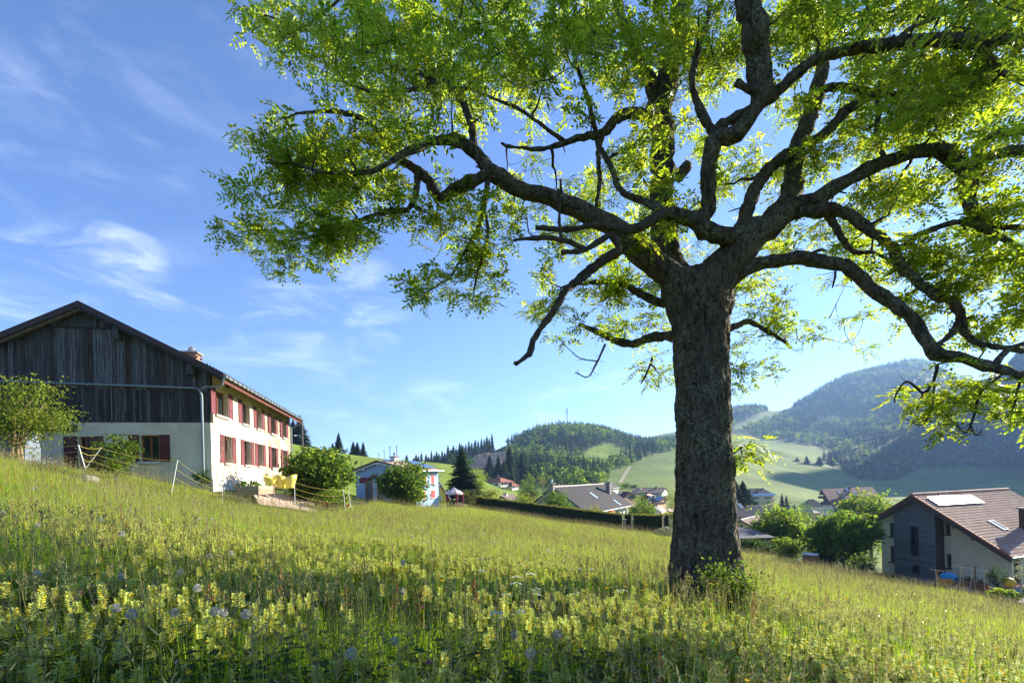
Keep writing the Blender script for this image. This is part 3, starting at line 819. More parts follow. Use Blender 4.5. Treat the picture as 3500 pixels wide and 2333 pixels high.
    q = [fh.ray(*zt(430, 228), 'y', -.02), fh.ray(*zt(418, 300), 'y', .1), fh.ray(*zt(400, 315), 'y', .2), fh.ray(*zt(255, 318), 'y', .32), fh.ray(*zt(232, 340), 'y', .32)]
    MB().tube(q, .055, 8).build('rain_pipe', M['zinc'], fh.o)
    e = fh.ray(*zt(232, 345), 'y', .32); f = fh.ray(*zt(252, 1120), 'y', .32)
    MB().tube([(e.x - .25, .33, c.z), (e.x - .1, .32, c.z - .1), (e.x, .32, e.z - .3), f], [.055, .06, .065, .065], 10).build('drainpipe', M['zinc'], fh.o)
    x2 = fh.xr + .1
    MB().tube([(xe + .07, fh.ylen - .3, ze - .2), (xe, fh.ylen - .3, ze - .5), (x2, fh.y1 - .12, ze - .9), (x2, fh.y1 - .12, -1)], .055, 8).build('drainpipe', M['zinc'], fh.o)
    # windows
    for i, w in enumerate(UW):
        fh.window('right', w, M['frame_wood'], depth=.27, sill=M['stone'], sh=M['shutter'], shw=.62, sides='l' if i == 1 else 'lr', mullions=1, lintel=None)
    for i, w in enumerate(LW):
        fh.window('right', w, M['frame_wood'], depth=.27, sill=M['stone'], sh=M['shutter'], shw=.6, sides='lr', mullions=1, bars=1 if i else 0, lintel=M['stone'] if i > 2 else None)
    fh.window('front', GW, M['frame_wood'], depth=.2, sill=M['stone'], sh=M['shutter_dark'], shw=.5)  # gable shutters are a darker red than those on the side wall
    fh.window('front', GD, M['frame_wood'], depth=.25, sh=M['shutter_dark'], shw=.6, mullions=1)
    b0, b1 = zg(500, 1016, fh.y0 - .1), zg(580, 1052, fh.y0 - .1)
    MB().box(-fh.xl - .5, b1.x, fh.y0 - .25, fh.y0 - .01, b1.z - .02, b0.z + .05).build('timber_beam', M['plank2'], fh.o)
    # chimney, brick by brick
    ck = fh.ray(656, 1213, 'x', 3.3); cx, cyy = 3.3, ck.y
    zr = fh.h - .533 * cx
    top = fh.ray(656, 1211, 'x', 3.3).z
    MB().box(cx - .33, cx + .33, cyy - .33, cyy + .33, zr - .8, top - .02).build('chimney', M['mortar'], fh.o)
    z = zr - .3; row = 0
    bm = MB().box(-.16, .16, -.05, .05, 0, .1).mesh('brick', M['chimbrick'])
    while z < top - .1:
        for sd in range(4):
            for k in (-1, 0, 1):
                o = (k * .34 + (.17 if row % 2 else 0))
                if abs(o) > .24 + .12: continue
                if sd % 2 and abs(o) > .3: continue
                p = (cx + o * .95, cyy + (-.325 if sd == 0 else .325)) if sd % 2 == 0 else (cx + (.325 if sd == 1 else -.325), cyy + o * .95)
                ob = link('brick', bm, fh.o); ob.location = (*p, z); ob.rotation_euler = (0, 0, 0 if sd % 2 == 0 else math.pi / 2)
        z += .115; row += 1
    MB().box(cx - .5, cx + .5, cyy - .45, cyy + .45, top, top + .1).build('chimney_cap', M['concrete'], fh.o)
    MB().lathe([(.2, .1), (.19, .2), (.24, .24), (.16, .34), (.18, .42), (.05, .5), (0, .52)], 12, (cx, cyy, top)).build('chimney_cowl', M['steel'], fh.o)
    # wall lamp under the eave
    lp = fh.ray(*zt(468, 312), 'x', fh.xr + .1)
    MB().lathe([(0, .1), (.09, .06), (.1, -.06), (.05, -.12), (0, -.12)], 8, (fh.xr + .12, lp.y, lp.z)).build('wall_lamp', M['black'], fh.o)
    vt = fh.ray(*zt(583, 1170), 'x', fh.xr)
    v = MB(); wbox(v, fh.fn('right'), vt.y - .2, vt.y + .25, vt.z - .25, vt.z + .1, -.075, -.06); v.build('cellar_vent', M['greypaint'], fh.o)
    mt = fh.ray(*zt(783, 1150), 'x', fh.xr)
    v = MB(); wbox(v, fh.fn('right'), mt.y - .12, mt.y + .12, mt.z - .2, mt.z + .12, -.1, .03); v.build('meter_box', M['stone'], fh.o)
farm()

# ---------------------------------------------------------------- the timber-towered house on the right
def z6(x, y): return 2900 + .3188 * x, 1600 + .3188 * y
def right_house():
    s = House('family_house', 'large cream house with red tiled roof and grey timber stair tower at its gable', 'house',
              (3117, 1691, 41), R(-69.5), -8.1, 15.6, left=(2976, 1777), right=(3458, 1903))
    s.og = 1.8
    s.xr, s.xl, s.y0, s.y1 = s.er - .75, s.el - .7, 1.8, s.ylen - .6
    W = []
    for x0, x1, y0, y1 in ((1030, 1090, 553, 703), (1047, 1103, 916, 1064)):
        a, b = z6(x0, y0), z6(x1, y1); W.append(s.px('front', a[0], b[0], a[1], b[1]))
    WL = []
    for x0, x1, y0, y1 in ((483, 530, 515, 655), (497, 540, 842, 985)):
        a, b = z6(x0, y0), z6(x1, y1); WL.append(s.px('front', a[0], b[0], a[1], b[1]))
    a, b = z6(1776, 975), z6(1850, 1255); DR = s.px('right', a[0], b[0], a[1], b[1])
    s.walls(M['buff'], oh=.75, og=1.8, holes={'front': W + WL, 'right': [DR]})
    s.y1 = s.ylen - .6
    for w in W: s.window('front', w, M['greypaint'], depth=.24, sill=M['greypaint'], mullions=0)
    for w in WL: s.window('front', w, M['greypaint'], depth=.24, sill=M['greypaint'], mullions=0)
    s.window('right', DR, M['greypaint'], depth=.16, mullions=1)
    s.roof(M['tile_red'], t=.18)
    s.tiles(1, 52, 25, M['tile_red']); s.tiles(-1, 52, 14, M['tile_red'])
    f = MB(); n = 34
    for k in range(n):
        y0, y1 = s.ylen * k / n, s.ylen * (k + 1) / n + .05
        f.tube([(0, y0, s.h + .03), (0, y1, s.h + .06)], [.15, .125], 8)
    f.build('ridge_tiles', M['tile_red'], s.o)['kind'] = 'stuff'
    # heavy brown verge boards with an edge of orange tiles over them
    for sg, ex, sl in ((1, s.er, s.sl), (-1, s.el, s.sll)):
        ze = s.h - sl * ex
        MB().hexa([(0, -.06, s.h - .52), (sg * ex, -.06, ze - .46), (sg * ex, .02, ze - .46), (0, .02, s.h - .52), (0, -.06, s.h - .02), (sg * ex, -.06, ze - .02), (sg * ex, .02, ze - .02), (0, .02, s.h - .02)]).build('bargeboard', M['fascia'], s.o)
        e = MB(); n = 30
        for k in range(n):
            x0, x1 = sg * ex * k / n, sg * ex * (k + 1) / n
            a0, a1 = s.h - sl * abs(x0), s.h - sl * abs(x1)
            e.hexa([(x0, -.11, a0 - .1), (x1, -.11, a1 - .06), (x1, .12, a1 - .06), (x0, .12, a0 - .1), (x0, -.11, a0 + .05), (x1, -.11, a1 + .09), (x1, .12, a1 + .09), (x0, .12, a0 + .05)])
        e.build('verge_tiles', M['tile_edge'], s.o)['kind'] = 'stuff'
        MB().hexa([(sg * .1, .02, s.h - .3 - sl * .1), (sg * (ex - .05), .02, ze - .3 + sl * .05), (sg * (ex - .05), 1.8, ze - .3 + sl * .05), (sg * .1, 1.8, s.h - .3 - sl * .1), (sg * .1, .02, s.h - .24 - sl * .1), (sg * (ex - .05), .02, ze - .24 + sl * .05), (sg * (ex - .05), 1.8, ze - .24 + sl * .05), (sg * .1, 1.8, s.h - .24 - sl * .1)]).build('soffit', M['fascia'], s.o)
    for x in (2.9, 4.1):
        MB().box(x - .1, x + .1, .05, 1.78, s.h - s.sl * x - .66, s.h - s.sl * x - .38).build('purlin', M['fascia'], s.o)
    s.gutter(1)
    # left of the tower the wall stands further forward
    xt = s.ray(*z6(497, 800), 'y', .35).x - .01
    mb = MB(); wall_cells(mb, lambda a, z, d: Vector((a, .75 + d, z)), [(-s.el + .45, -1.5), (xt, -1.5), (xt, s.h - .36 - s.sll * abs(xt)), (-s.el + .45, s.h - .36 - s.sll * (s.el - .45))], [], 1.0); mb.build('wall', M['buff'], s.o)
    for z0_, z1_ in ((.9, 2.4), (3.3, 4.6)):
        MB().box(xt - .55, xt - .12, .70, .74, z0_ + .02, z1_).build('window', M['greypaint'], s.o); MB().box(xt - .75, xt - .05, .62, .76, z0_ - .1, z0_).build('sill', M['greypaint'], s.o)
    # stair tower clad in grey boards
    ty = .35
    xa, xb = s.ray(*z6(497, 800), 'y', ty).x, s.ray(*z6(921, 800), 'y', ty).x
    def trect(x0, x1, y0, y1):
        a, b = z6(x0, y0), z6(x1, y1)
        p, q = s.ray(*a, 'y', ty), s.ray(*b, 'y', ty)
        return (p.x, q.x, q.z, p.z)
    H1 = trect(659, 757, 618, 940); H2 = trect(679, 766, 1032, 1126)
    rz = lambda x: s.h - .32 - (s.sl * x if x > 0 else -s.sll * x)
    ft = lambda a, z, d: Vector((a, ty + .04 + d, z))
    mb = MB(); wall_cells(mb, ft, [(xa, -1), (xb, -1), (xb, rz(xb)), (0, rz(0)), (xa, rz(xa))], [H1, H2], .2); mb.build('tower_wall', M['greypaint'], s.o)
    mb = MB().box(xb - .2, xb - .04, ty + .25, 1.8, -1, rz(xb)); mb.box(xa + .04, xa + .2, ty + .25, 1.8, -1, rz(xa)); mb.build('tower_wall', M['greypaint'], s.o)
    gm = [mat('silvered_board_%d' % k, c, tuple(q * .7 for q in c), 6, .85, .3, 20, stretch=(.3, 1, 4)) for k, c in enumerate(((.135, .145, .15), (.16, .17, .175), (.115, .122, .13), (.145, .145, .145)))]
    rm = [mat('red_board_%d' % k, c, tuple(q * .7 for q in c), 6, .85, .3, 20, stretch=(1, .3, 4)) for k, c in enumerate(((.10, .055, .045), (.12, .065, .052)))]
    bh = .158; z = -.9; hz = s.h
    while z < hz - .4:
        p = poly_clip([(xa, -1), (xb, -1), (xb, rz(xb)), (0, rz(0)), (xa, rz(xa))], -99, 99, z + .006, z + bh)
        if len(p) >= 3:
            p0, p1 = min(q[0] for q in p), max(q[0] for q in p)
            segs = [(p0, p1)]
            for h in (H1, H2):
                if z + bh > h[2] and z < h[3]: segs = [(p0, h[0]), (h[1], p1)]
            m = rnd.choice(gm)
            for a, b in segs:
                q = poly_clip(p, a, b, -99, 99)
                if len(q) < 3: continue
                MB().slab([(c, ty + .035, e) for c, e in q], (0, -.03 - rnd.uniform(0, .006), 0)).build('plank', m, s.o)
        if z < rz(xb): MB().box(xb - .035, xb - .005, ty + .06, 1.79, z + .006, min(z + bh, rz(xb))).build('plank', rnd.choice(rm), s.o)
        if z < rz(xa): MB().box(xa + .005, xa + .035, ty + .06, 1.79, z + .006, min(z + bh, rz(xa))).build('plank', rnd.choice(gm), s.o)
        z += bh
    for x in (xa, xb): MB().box(x - .05, x + .05, ty - .02, ty + .07, -1, rz(x) - .02).build('corner_board', gm[1], s.o)
    for h, mu in ((H1, 1), (H2, 0)):
        m2 = MB()
        for a, b, c, d in ((h[0], h[0] + .07, h[2], h[3]), (h[1] - .07, h[1], h[2], h[3]), (h[0] + .07, h[1] - .07, h[2], h[2] + .07), (h[0] + .07, h[1] - .07, h[3] - .07, h[3])):
            wbox(m2, ft, a, b, c, d, -.06, .1)
        if mu: wbox(m2, ft, h[0] + .35, h[0] + .41, h[2] + .07, h[3] - .07, .02, .1)
        w = m2.build('window', M['greypaint'], s.o)
        g = MB(); wbox(g, ft, h[0] + .03, h[1] - .03, h[2] + .03, h[3] - .03, .06, .075); g.build('pane', M['pane'], w)
    # solar collector, rooflight, chimney
    s.panel_field([z6(822, 318), z6(1303, 297), z6(1458, 380), z6(958, 408)], 2, 1, 'solar_collector', M['collector'], None, up=.13)
    s.skylight(*z6(1597, 612), .8, 1.25)
    s.chimney(3512, 1812, .75, 1738, m=M['fascia'])
    for side, (u, v, t) in ((1, (3420, 1690, 0)),): pass
    # lamp globe and cowl beyond the tree
    return s
rh = right_house()

# ---------------------------------------------------------------- the dark-roofed house behind the hedge
def z4(x, y): return 1700 + .2975 * x, 1500 + .2975 * y
def dark_house():
    s = House('bungalow', 'low house with big charcoal tiled roof and two rooflights behind the hedge', 'house',
              (*z4(640, 552), 75), R(-32.5), -6.6, 22.5, left=z4(392, 736), right=z4(1045, 858))
    W = []
    s.xr, s.xl, s.y0, s.y1 = s.er - .9, s.el - .9, .8, s.ylen - .8
    def wp(face, x0, x1, y0, y1):
        a, b = z4(x0, y0), z4(x1, y1); return s.px(face, a[0], b[0], a[1], b[1])
    W = [wp('right', 1364, 1394, 815, 856), wp('right', 1424, 1446, 812, 862), wp('right', 1466, 1492, 806, 862)]
    G = [wp('front', 896, 912, 778, 802)]
    s.walls(M['white'], oh=.9, og=.8, holes={'right': W, 'front': G}, mats={'front': M['cream']})
    for w in W: s.window('right', w, M['whitepaint'])
    for w in G: s.window('front', w, M['fascia'], mullions=0)
    s.roof(M['tile_dark'], t=.16)
    s.tiles(1, 64, 26, M['tile_dark'], lip=.045)
    f = MB(); n = 44
    for k in range(n):
        y0, y1 = s.ylen * k / n, s.ylen * (k + 1) / n + .05
        f.tube([(0, y0, s.h + .02), (0, y1, s.h + .05)], [.15, .125], 8)
    f.build('ridge_tiles', M['stone'], s.o)['kind'] = 'stuff'
    for sg, ex, sl in ((1, s.er, s.sl), (-1, s.el, s.sll)):
        ze = s.h - sl * ex
        for y, w, m, d in ((-.05, .24, M['black'], 0), (.12, .42, M['stone'], .2)):
            MB().hexa([(0, y, s.h - w - d), (sg * ex, y, ze - w - d), (sg * ex, y + .06, ze - w - d), (0, y + .06, s.h - w - d), (0, y, s.h + .03 - d), (sg * ex, y, ze + .03 - d), (sg * ex, y + .06, ze + .03 - d), (0, y + .06, s.h + .03 - d)]).build('bargeboard', m, s.o)
    s.gutter(1, M['whitepaint'], down=s.ylen - .4)
    s.skylight(*z4(1106, 647), 1.3, 2.0); s.skylight(*z4(1376, 730), 1.3, 1.9)
    s.chimney(*z4(1278, 618), .85, z4(0, 497)[1], m=M['concrete'])
    s.chimney(*z4(628, 550), .7, z4(0, 512)[1], side=-1, m=M['concrete'], pot=M['steel'])
    a = s.ray(*z4(1258, 842), 'x', s.xr + .5); b = s.ray(*z4(1322, 834), 'x', s.xr + .5)
    MB().slab([(s.xr + .02, a.y, a.z + .3), (s.xr + .02, b.y, a.z + .3), (s.xr + 1.1, b.y, a.z - .1), (s.xr + 1.1, a.y, a.z - .1)], (0, 0, .03)).build('awning', mat('orange_canvas', (.75, .22, .03)), s.o)
dark_house()

# ---------------------------------------------------------------- the pale blue house
def z3(x, y): return 1150 + .319 * x, 1350 + .319 * y
def blue_house():
    s = House('blue_house', 'pale blue two-storey house with coral red shutters and solar roof', 'house',
              (1287, 1572.5, 60), R(-28), -2.4, 5.6, left=(1196, 1608), right=(1424, 1606.5))
    s.xr, s.xl, s.y0, s.y1 = s.er - .55, s.el - .6, .5, s.ylen - .4
    s.walls(M['blue'], oh=.55, og=.5)
    s.roof(M['tile_pink'], t=.16)
    for sg, ex, sl in ((1, s.er, s.sl), (-1, s.el, s.sll)):
        ze = s.h - sl * ex
        for y, w, m, d in ((-.05, .18, M['fascia'], 0), (.10, .22, M['whitepaint'], .19)):
            MB().hexa([(0, y, s.h - w - d), (sg * ex, y, ze - w - d), (sg * ex, y + .06, ze - w - d), (0, y + .06, s.h - w - d), (0, y, s.h + .03 - d), (sg * ex, y, ze + .03 - d), (sg * ex, y + .06, ze + .03 - d), (0, y + .06, s.h + .03 - d)]).build('bargeboard', m, s.o)
    for x in (-2.6, .0): MB().box(x - .12, x + .12, .05, .48, s.h - s.sll * abs(x) - .62, s.h - s.sll * abs(x) - .4).build('purlin_end', M['whitepaint'], s.o)
    s.gutter(1, M['zinc'], down=s.ylen - .3)
    for x0, x1, y0, y1 in ((911, 956, 1030, 1108), (1012, 1056, 1018, 1098), (1014, 1046, 858, 946), (925, 962, 868, 955)):
        a, b = z3(x0, y0), z3(x1, y1); r = s.px('right', a[0], b[0], a[1], b[1])
        q = MB(); fn = s.fn('right')
        for c in ((r[0] - .12, r[1] + .12, r[3], r[3] + .12), (r[0] - .12, r[0], r[2], r[3]), (r[1], r[1] + .12, r[2], r[3])): wbox(q, fn, *c, -.02, .05)
        q.build('window_surround', M['whitepaint'], s.o)
        s.window('right', r, None, sh=M['pinkshutter'], closed=True, sill=M['stone'])
    a, b = z3(247, 880), z3(328, 938); r = s.px('front', a[0], b[0], a[1], b[1])
    s.window('front', r, None, sh=M['redshutter'], closed=True)
    s.panel_field([z3(742, 708), z3(842, 713), z3(1068, 781), z3(900, 786)], 5, 4, 'solar_panel', M['solar'], None)
    s.panel_field([z3(478, 698), z3(592, 699), z3(606, 716), z3(536, 716)], 3, 2, 'solar_panel', M['solar'], None)
    s.chimney(*z3(624, 708), .75, z3(0, 664)[1], m=M['whitepaint'], pot=M['steel'])
    # glazed timber porch on the shaded gable
    pm_ = mat('larch_timber', (.42, .19, .07), (.33, .14, .05), 5, .6)
    pg = mat('porch_glass', (.16, .20, .22), rough=.08, spec=.8)
    y1 = s.y0; y0 = y1 - 2.2
    def q(x, y): return s.ray(*z3(x, y), 'y', y0)
    A = q(402, 852); Lf = q(308, 915); Rt = q(492, 905); zb = -.6
    rf = MB()
    rf.bar((A.x, y0, A.z), (Lf.x, y0, Lf.z), .12, .16); rf.bar((A.x, y0, A.z), (Rt.x, y0, Rt.z), .12, .16)
    for x, zt_ in ((Lf.x + .1, Lf.z), (q(375, 900).x, A.z - .55), (q(442, 900).x, A.z - .5), (Rt.x - .1, Rt.z)): rf.bar((x, y0, zb), (x, y0, zt_), .12)
    for zz in (q(0, 945).z, q(0, 1010).z, zb + .1): rf.bar((Lf.x + .1, y0, zz), (Rt.x - .1, y0, zz), .08)
    rf.bar((Lf.x, y1 - .02, Lf.z), (Lf.x, y0, Lf.z), .12); rf.bar((Rt.x, y1 - .02, Rt.z), (Rt.x, y0, Rt.z), .12); rf.bar((A.x, y1 - .02, A.z), (A.x, y0, A.z), .12)
    po = rf.build('porch', pm_, s.o)
    MB().slab([(Lf.x, y0 - .1, Lf.z + .06), (A.x, y0 - .1, A.z + .08), (A.x, y1 - .01, A.z + .08), (Lf.x, y1 - .01, Lf.z + .06)], (0, 0, .04)).build('porch_roof', pg, po)
    MB().slab([(A.x, y0 - .1, A.z + .08), (Rt.x, y0 - .1, Rt.z + .06), (Rt.x, y1 - .01, Rt.z + .06), (A.x, y1 - .01, A.z + .08)], (0, 0, .04)).build('porch_roof', pg, po)
    MB().box(Lf.x + .1, q(375, 900).x, y0 + .02, y0 + .04, zb + .8, Lf.z).build('pane', pg, po)
    MB().box(q(442, 900).x, Rt.x - .1, y0 + .02, y0 + .04, zb + .8, Rt.z).build('pane', pg, po)
    MB().box(q(385, 900).x, q(432, 900).x, y0 + .0, y0 + .02, zb + .75, A.z - .6).build('door', mat('pale_glass', (.52, .60, .68), rough=.1, spec=.8), po)
    MB().box(Lf.x + .1, Rt.x - .1, y0 + .0, y0 + .1, zb - .5, zb + .75).build('porch_base', pm_, po)
blue_house()

# ---------------------------------------------------------------- the village
def gable(name, label, cat, apex, ang, wall, roof, left=None, right=None, ridge_u=None, ylen=None, base=None, win=(), chim=(), sky=(), oh=.6, og=.4, group=None, frame='fascia', fascia='fascia', wallmats=None, **kw):
    A = P(*apex)
    if base is None: base = h1(A.x, A.y) - .3
    s = House(name, label, cat, apex, R(ang), base, ylen or 10, left=left, right=right, group=group, **kw)
    if ridge_u is not None: s.ylen = max(4.0, s.ray(ridge_u, apex[1], 'x', 0).y)
    s.xr, s.xl, s.y0, s.y1 = s.er - oh, s.el - oh, og, s.ylen - og
    holes = {}; ws = []
    for face, u0, u1, v0, v1, sh in win:
        r = s.px(face, u0, u1, v0, v1)
        if sh == 'closed': ws.append((face, r, 'closed')); continue
        holes.setdefault(face, []).append(r); ws.append((face, r, sh))
    s.walls(M[wall], oh=oh, og=og, holes=holes, t=.25, drop=3, mats=wallmats)
    s.roof(M[roof], t=.2, fascia=M[fascia], ridge=M[roof])
    s.gutter(1); s.gutter(-1)
    for face, r, sh in ws:
        if sh == 'closed': s.window(face, r, None, sh=M[kw.get('shm', 'green')] if False else M['green'], closed=True)
        else: s.window(face, r, M[frame], depth=.1, ft=.1, sh=M[sh] if sh else None, shw=(r[1] - r[0]) * .5)
    for c in chim: s.chimney(*c[:4], m=M[c[4]] if len(c) > 4 else M['concrete'], side=c[5] if len(c) > 5 else 1)
    for c in sky: s.skylight(*c)
    return s
def r3(x, y): return 2150 + .2009 * x, 1640 + .2009 * y
def r6(x, y): return 2500 + .2008 * x, 1650 + .2008 * y
def r7(x, y): return 2730 + .2083 * x, 1640 + .2083 * y
def r2(x, y): return 1640 + .1105 * x, 1600 + .1105 * y
def r4(x, y): return 1430 + .171 * x, 1620 + .171 * y
def rc(f, face, x0, x1, y0, y1, sh=None):
    a, b = f(x0, y0), f(x1, y1); return (face, a[0], b[0], a[1], b[1], sh)

gable('yellow_house', 'small yellow gabled house tucked behind the pale blue one', 'house', (*r4(437, 158), 78), 40, 'yellow', 'tile_dark', right=r4(650, 500), ylen=9, xl=5.5, slope=None,
      win=[rc(r4, 'front', 425, 482, 440, 512), rc(r4, 'front', 385, 402, 402, 492)], fascia='whitepaint', frame='whitepaint') if False else None
def yellow_house():
    A = P(*r4(437, 158), 78)
    s = House('yellow_house', 'small yellow gabled house tucked behind the pale blue one', 'house', (*r4(437, 158), 78), R(22), h1(A.x, A.y) - .5, 9, right=r4(650, 500), xl=3.2, slope=None)
    s.sll = s.sl; s.el = min(s.er, 4.5)
    s.xr, s.xl, s.y0, s.y1 = s.er - .5, s.el - .5, .6, s.ylen - .4
    w = [s.px(*rc(r4, 'front', 425, 482, 440, 512)[:5]), s.px(*rc(r4, 'front', 384, 402, 402, 492)[:5])]
    s.walls(M['yellow'], oh=.5, og=.6, holes={'front': w}, drop=3)
    for q in w: s.window('front', q, M['whitepaint'], depth=.1, ft=.12)
    s.roof(M['tile_dark'], t=.16, fascia=M['whitepaint'])
    for sg, ex, sl in ((1, s.er, s.sl), (-1, s.el, s.sll)):
        ze = s.h - sl * ex
        MB().hexa([(0, .05, s.h - .5), (sg * ex, .05, ze - .5), (sg * ex, .55, ze - .5), (0, .55, s.h - .5), (0, .05, s.h - .18), (sg * ex, .05, ze - .18), (sg * ex, .55, ze - .18), (0, .55, s.h - .18)]).build('eave_timber', mat('red_stained_timber', (.42, .10, .03)), s.o)
yellow_house()

gable('barn', 'long pale barn-like building with grey-brown roof at the foot of the hay field', 'building', (*r3(625, 127), 205), 62, 'white', 'tile_mid', left=r3(573, 213), right=r3(680, 187), ridge_u=r3(98, 0)[0],
      win=[rc(r3, 'left', 475, 500, 225, 255), rc(r3, 'left', 425, 440, 225, 253), rc(r3, 'left', 392, 405, 225, 250)] + [rc(r3, 'front', x, x + 9, y, y + 14) for x, y in ((600, 212), (622, 208), (640, 206), (612, 172))],
      chim=[(*r3(465, 140), .9, r3(0, 112)[1], 'concrete', -1), (*r3(190, 155), .9, r3(0, 130)[1], 'white', -1)])
gable('chalet', 'brown-roofed chalet with tan gable wall left of the solar-panelled house', 'house', (*r3(12, 200), 150), 40, 'tan', 'tile_maroon', left=z4(1452, 676), right=r3(142, 287), ridge_u=z4(1400, 0)[0],
      win=[rc(r3, 'front', 8, 22, 275, 308, 'greypaint'), rc(r3, 'front', 46, 64, 270, 308, 'greypaint')], chim=[(*z4(1412, 625), .8, z4(0, 602)[1], 'white', -1)])
gable('cabin', 'dark red wooden cabin with pale roof in front of the long barn', 'house', (*r3(290, 250), 138), -25, 'shutter_dark', 'tile_pink', left=r3(165, 298), right=r3(392, 285), ylen=8,
      chim=[(*r3(300, 255), .7, r3(0, 205)[1], 'tile_maroon', -1)])
s_ = gable('solar_house', 'tan house with dark blue solar panels on its roof', 'house', (*r3(610, 285), 125), 52, 'tan', 'tile_mid', left=r3(500, 392), right=r3(670, 325), ridge_u=r3(345, 0)[0],
           win=[rc(r3, 'front', 515, 530, 378, 415, 'shutter_dark'), rc(r3, 'front', 555, 578, 370, 410, 'shutter_dark'), rc(r3, 'front', 600, 615, 365, 402, 'shutter_dark')], chim=[(*r3(424, 312), .7, r3(0, 270)[1], 'concrete', -1)])
s_.panel_field([r3(460, 288), r3(600, 288), r3(508, 356), r3(400, 358)], 4, 3, 'solar_panel', M['solar'], None, side=-1)
s_.panel_field([r3(345, 290), r3(400, 290), r3(362, 328), r3(310, 325)], 2, 2, 'solar_panel', M['solar'], None, side=-1)
gable('terrace_house', 'pale-roofed house with two rooflights beyond the right end of the hedge', 'house', (*r3(440, 462), 98), -28, 'white', 'tile_pink', left=r3(300, 540), right=r3(592, 598), ridge_u=r3(540, 0)[0],
      sky=[(*r3(503, 500), 1.1, 1.7), (*r3(470, 492), 1.0, 1.3)], chim=[(*r3(625, 520), .7, r3(0, 470)[1], 'concrete')] if False else ())
gable('garage', 'low pinkish garage roof peeping out beside the big trunk', 'garage', (*r3(640, 505), 106), -28, 'tan', 'tile_pink', left=r3(600, 530), right=r3(715, 560), ylen=9, sky=[(*r3(690, 538), .9, 1.2)])
gable('roof_house', 'reddish tiled roof showing behind the charcoal-roofed bungalow', 'house', (1893, 1659, 150), -30, 'white', 'tile_maroon', left=(1850, 1686), right=(1935, 1690), ylen=11)
gable('roof_house', 'small brown roof with black chimney far behind the charcoal ridge', 'house', (1905, 1654.5, 230), -15, 'white', 'tile_mid', left=(1897, 1660), right=(1938, 1668), ylen=9, chim=[(1917, 1657, .9, 1648, 'black')])
gable('roof_house', 'grey-roofed house just right of the tall bungalow chimney', 'house', (2064, 1652, 160), -30, 'white', 'tile_dark', left=(2050, 1660), right=(2092, 1668), ylen=10)
gable('cottage', 'low cottage with brown speckled roof right behind the hedge', 'house', (*r2(648, 852), 100), -18, 'white', 'tile_mid', left=r2(540, 940), right=r2(960, 1003), ridge_u=r2(1035, 0)[0],
      chim=[(*r2(793, 838), .8, r2(0, 775)[1], 'white', -1)])
gable('pink_house', 'pale pink house with crimson shutters and faded roof beside the big trunk', 'house', (2478, 1720, 92), -78, 'pinkwall', 'tile_pink', right=(2508, 1768), xl=5, slope=None, ridge_u=2531,
      win=[rc(r6, 'right', 222, 250, 572, 605, 'redshutter')], oh=.7) if False else None
def pink_house():
    A = P(2476, 1721, 92)
    s = House('pink_house', 'pale pink house with crimson shutters and faded roof beside the big trunk', 'house', (2476, 1721, 92), R(-74), h1(A.x, A.y) - .5, 10, right=(2509, 1766), xl=5)
    s.el = s.er; s.sll = s.sl
    s.ylen = s.ray(2531, 1718, 'x', 0).y
    s.xr, s.xl, s.y0, s.y1 = s.er - .8, s.el - .8, .4, s.ylen - .4
    W = [s.px(*rc(r6, 'right', 214, 250, 572, 612)[:5])]
    s.walls(M['pinkwall'], oh=.8, og=.4, holes={'right': W}, drop=3)
    s.window('right', W[0], M['whitepaint'], depth=.1, ft=.1, sh=M['redshutter'])
    s.window('right', s.px(*rc(r6, 'right', 133, 180, 585, 622)[:5]), None, sh=M['redshutter'], closed=True)
    s.roof(M['tile_pink'], t=.2, fascia=M['greypaint']); s.tiles(1, 30, 16, M['tile_pink']); s.gutter(1, M['greypaint'], down=s.ylen - .3)
    s.skylight(*r6(152, 395), .8, 1.4)
    s.chimney(*r6(50, 352), .8, r6(0, 297)[1], side=-1, m=M['whitepaint'])
    b = gable('annexe', 'low annexe with faded tiled roof right of the pale pink house', 'house', (2548, 1729, 104), -74, 'pinkwall', 'tile_pink', right=(2567, 1766), ylen=9, xl=4, base=h1(48, 104))
    q = s.ray_roof(*r6(243, 405))
    return s
_oldgable = gable
def gable(name, *a, xl=None, **k):
    if xl is not None and k.get('left') is None: k['xl'] = xl
    return _oldgable(name, *a, **k)
pink_house()
def vent_garage():
    A = P(*r6(155, 630), 70)
    s = House('garage', 'yellow gabled outbuilding with five round vent holes beside the trunk', 'garage', (*r6(155, 630), 70), R(-46), h1(A.x, A.y) - .6, 10, left=r6(55, 672), right=r6(300, 705))
    s.ylen = s.ray(*r6(452, 570), 'x', 0).y
    s.walls(M['sand'], oh=.3, og=.25, drop=3); s.roof(M['tile_pink'], t=.16, fascia=M['fascia']); s.tiles(1, 22, 10, M['tile_pink'])
    f = MB(); n = 16
    for k in range(n): f.tube([(0, s.ylen * k / n, s.h + .03), (0, s.ylen * (k + 1) / n + .05, s.h + .08)], [.17, .13], 8)
    f.build('ridge_tiles', M['stone'], s.o)['kind'] = 'stuff'
    for x, y in ((167, 712), (145, 735), (190, 736), (167, 737), (168, 760)):
        p = s.ray(*r6(x, y), 'y', s.y0)
        MB().tube([(p.x, s.y0 - .012, p.z), (p.x, s.y0 + .02, p.z)], .11, 12).build('vent_hole_disc', M['black'], s.o)  # black discs stand in for the shade inside the holes
vent_garage()
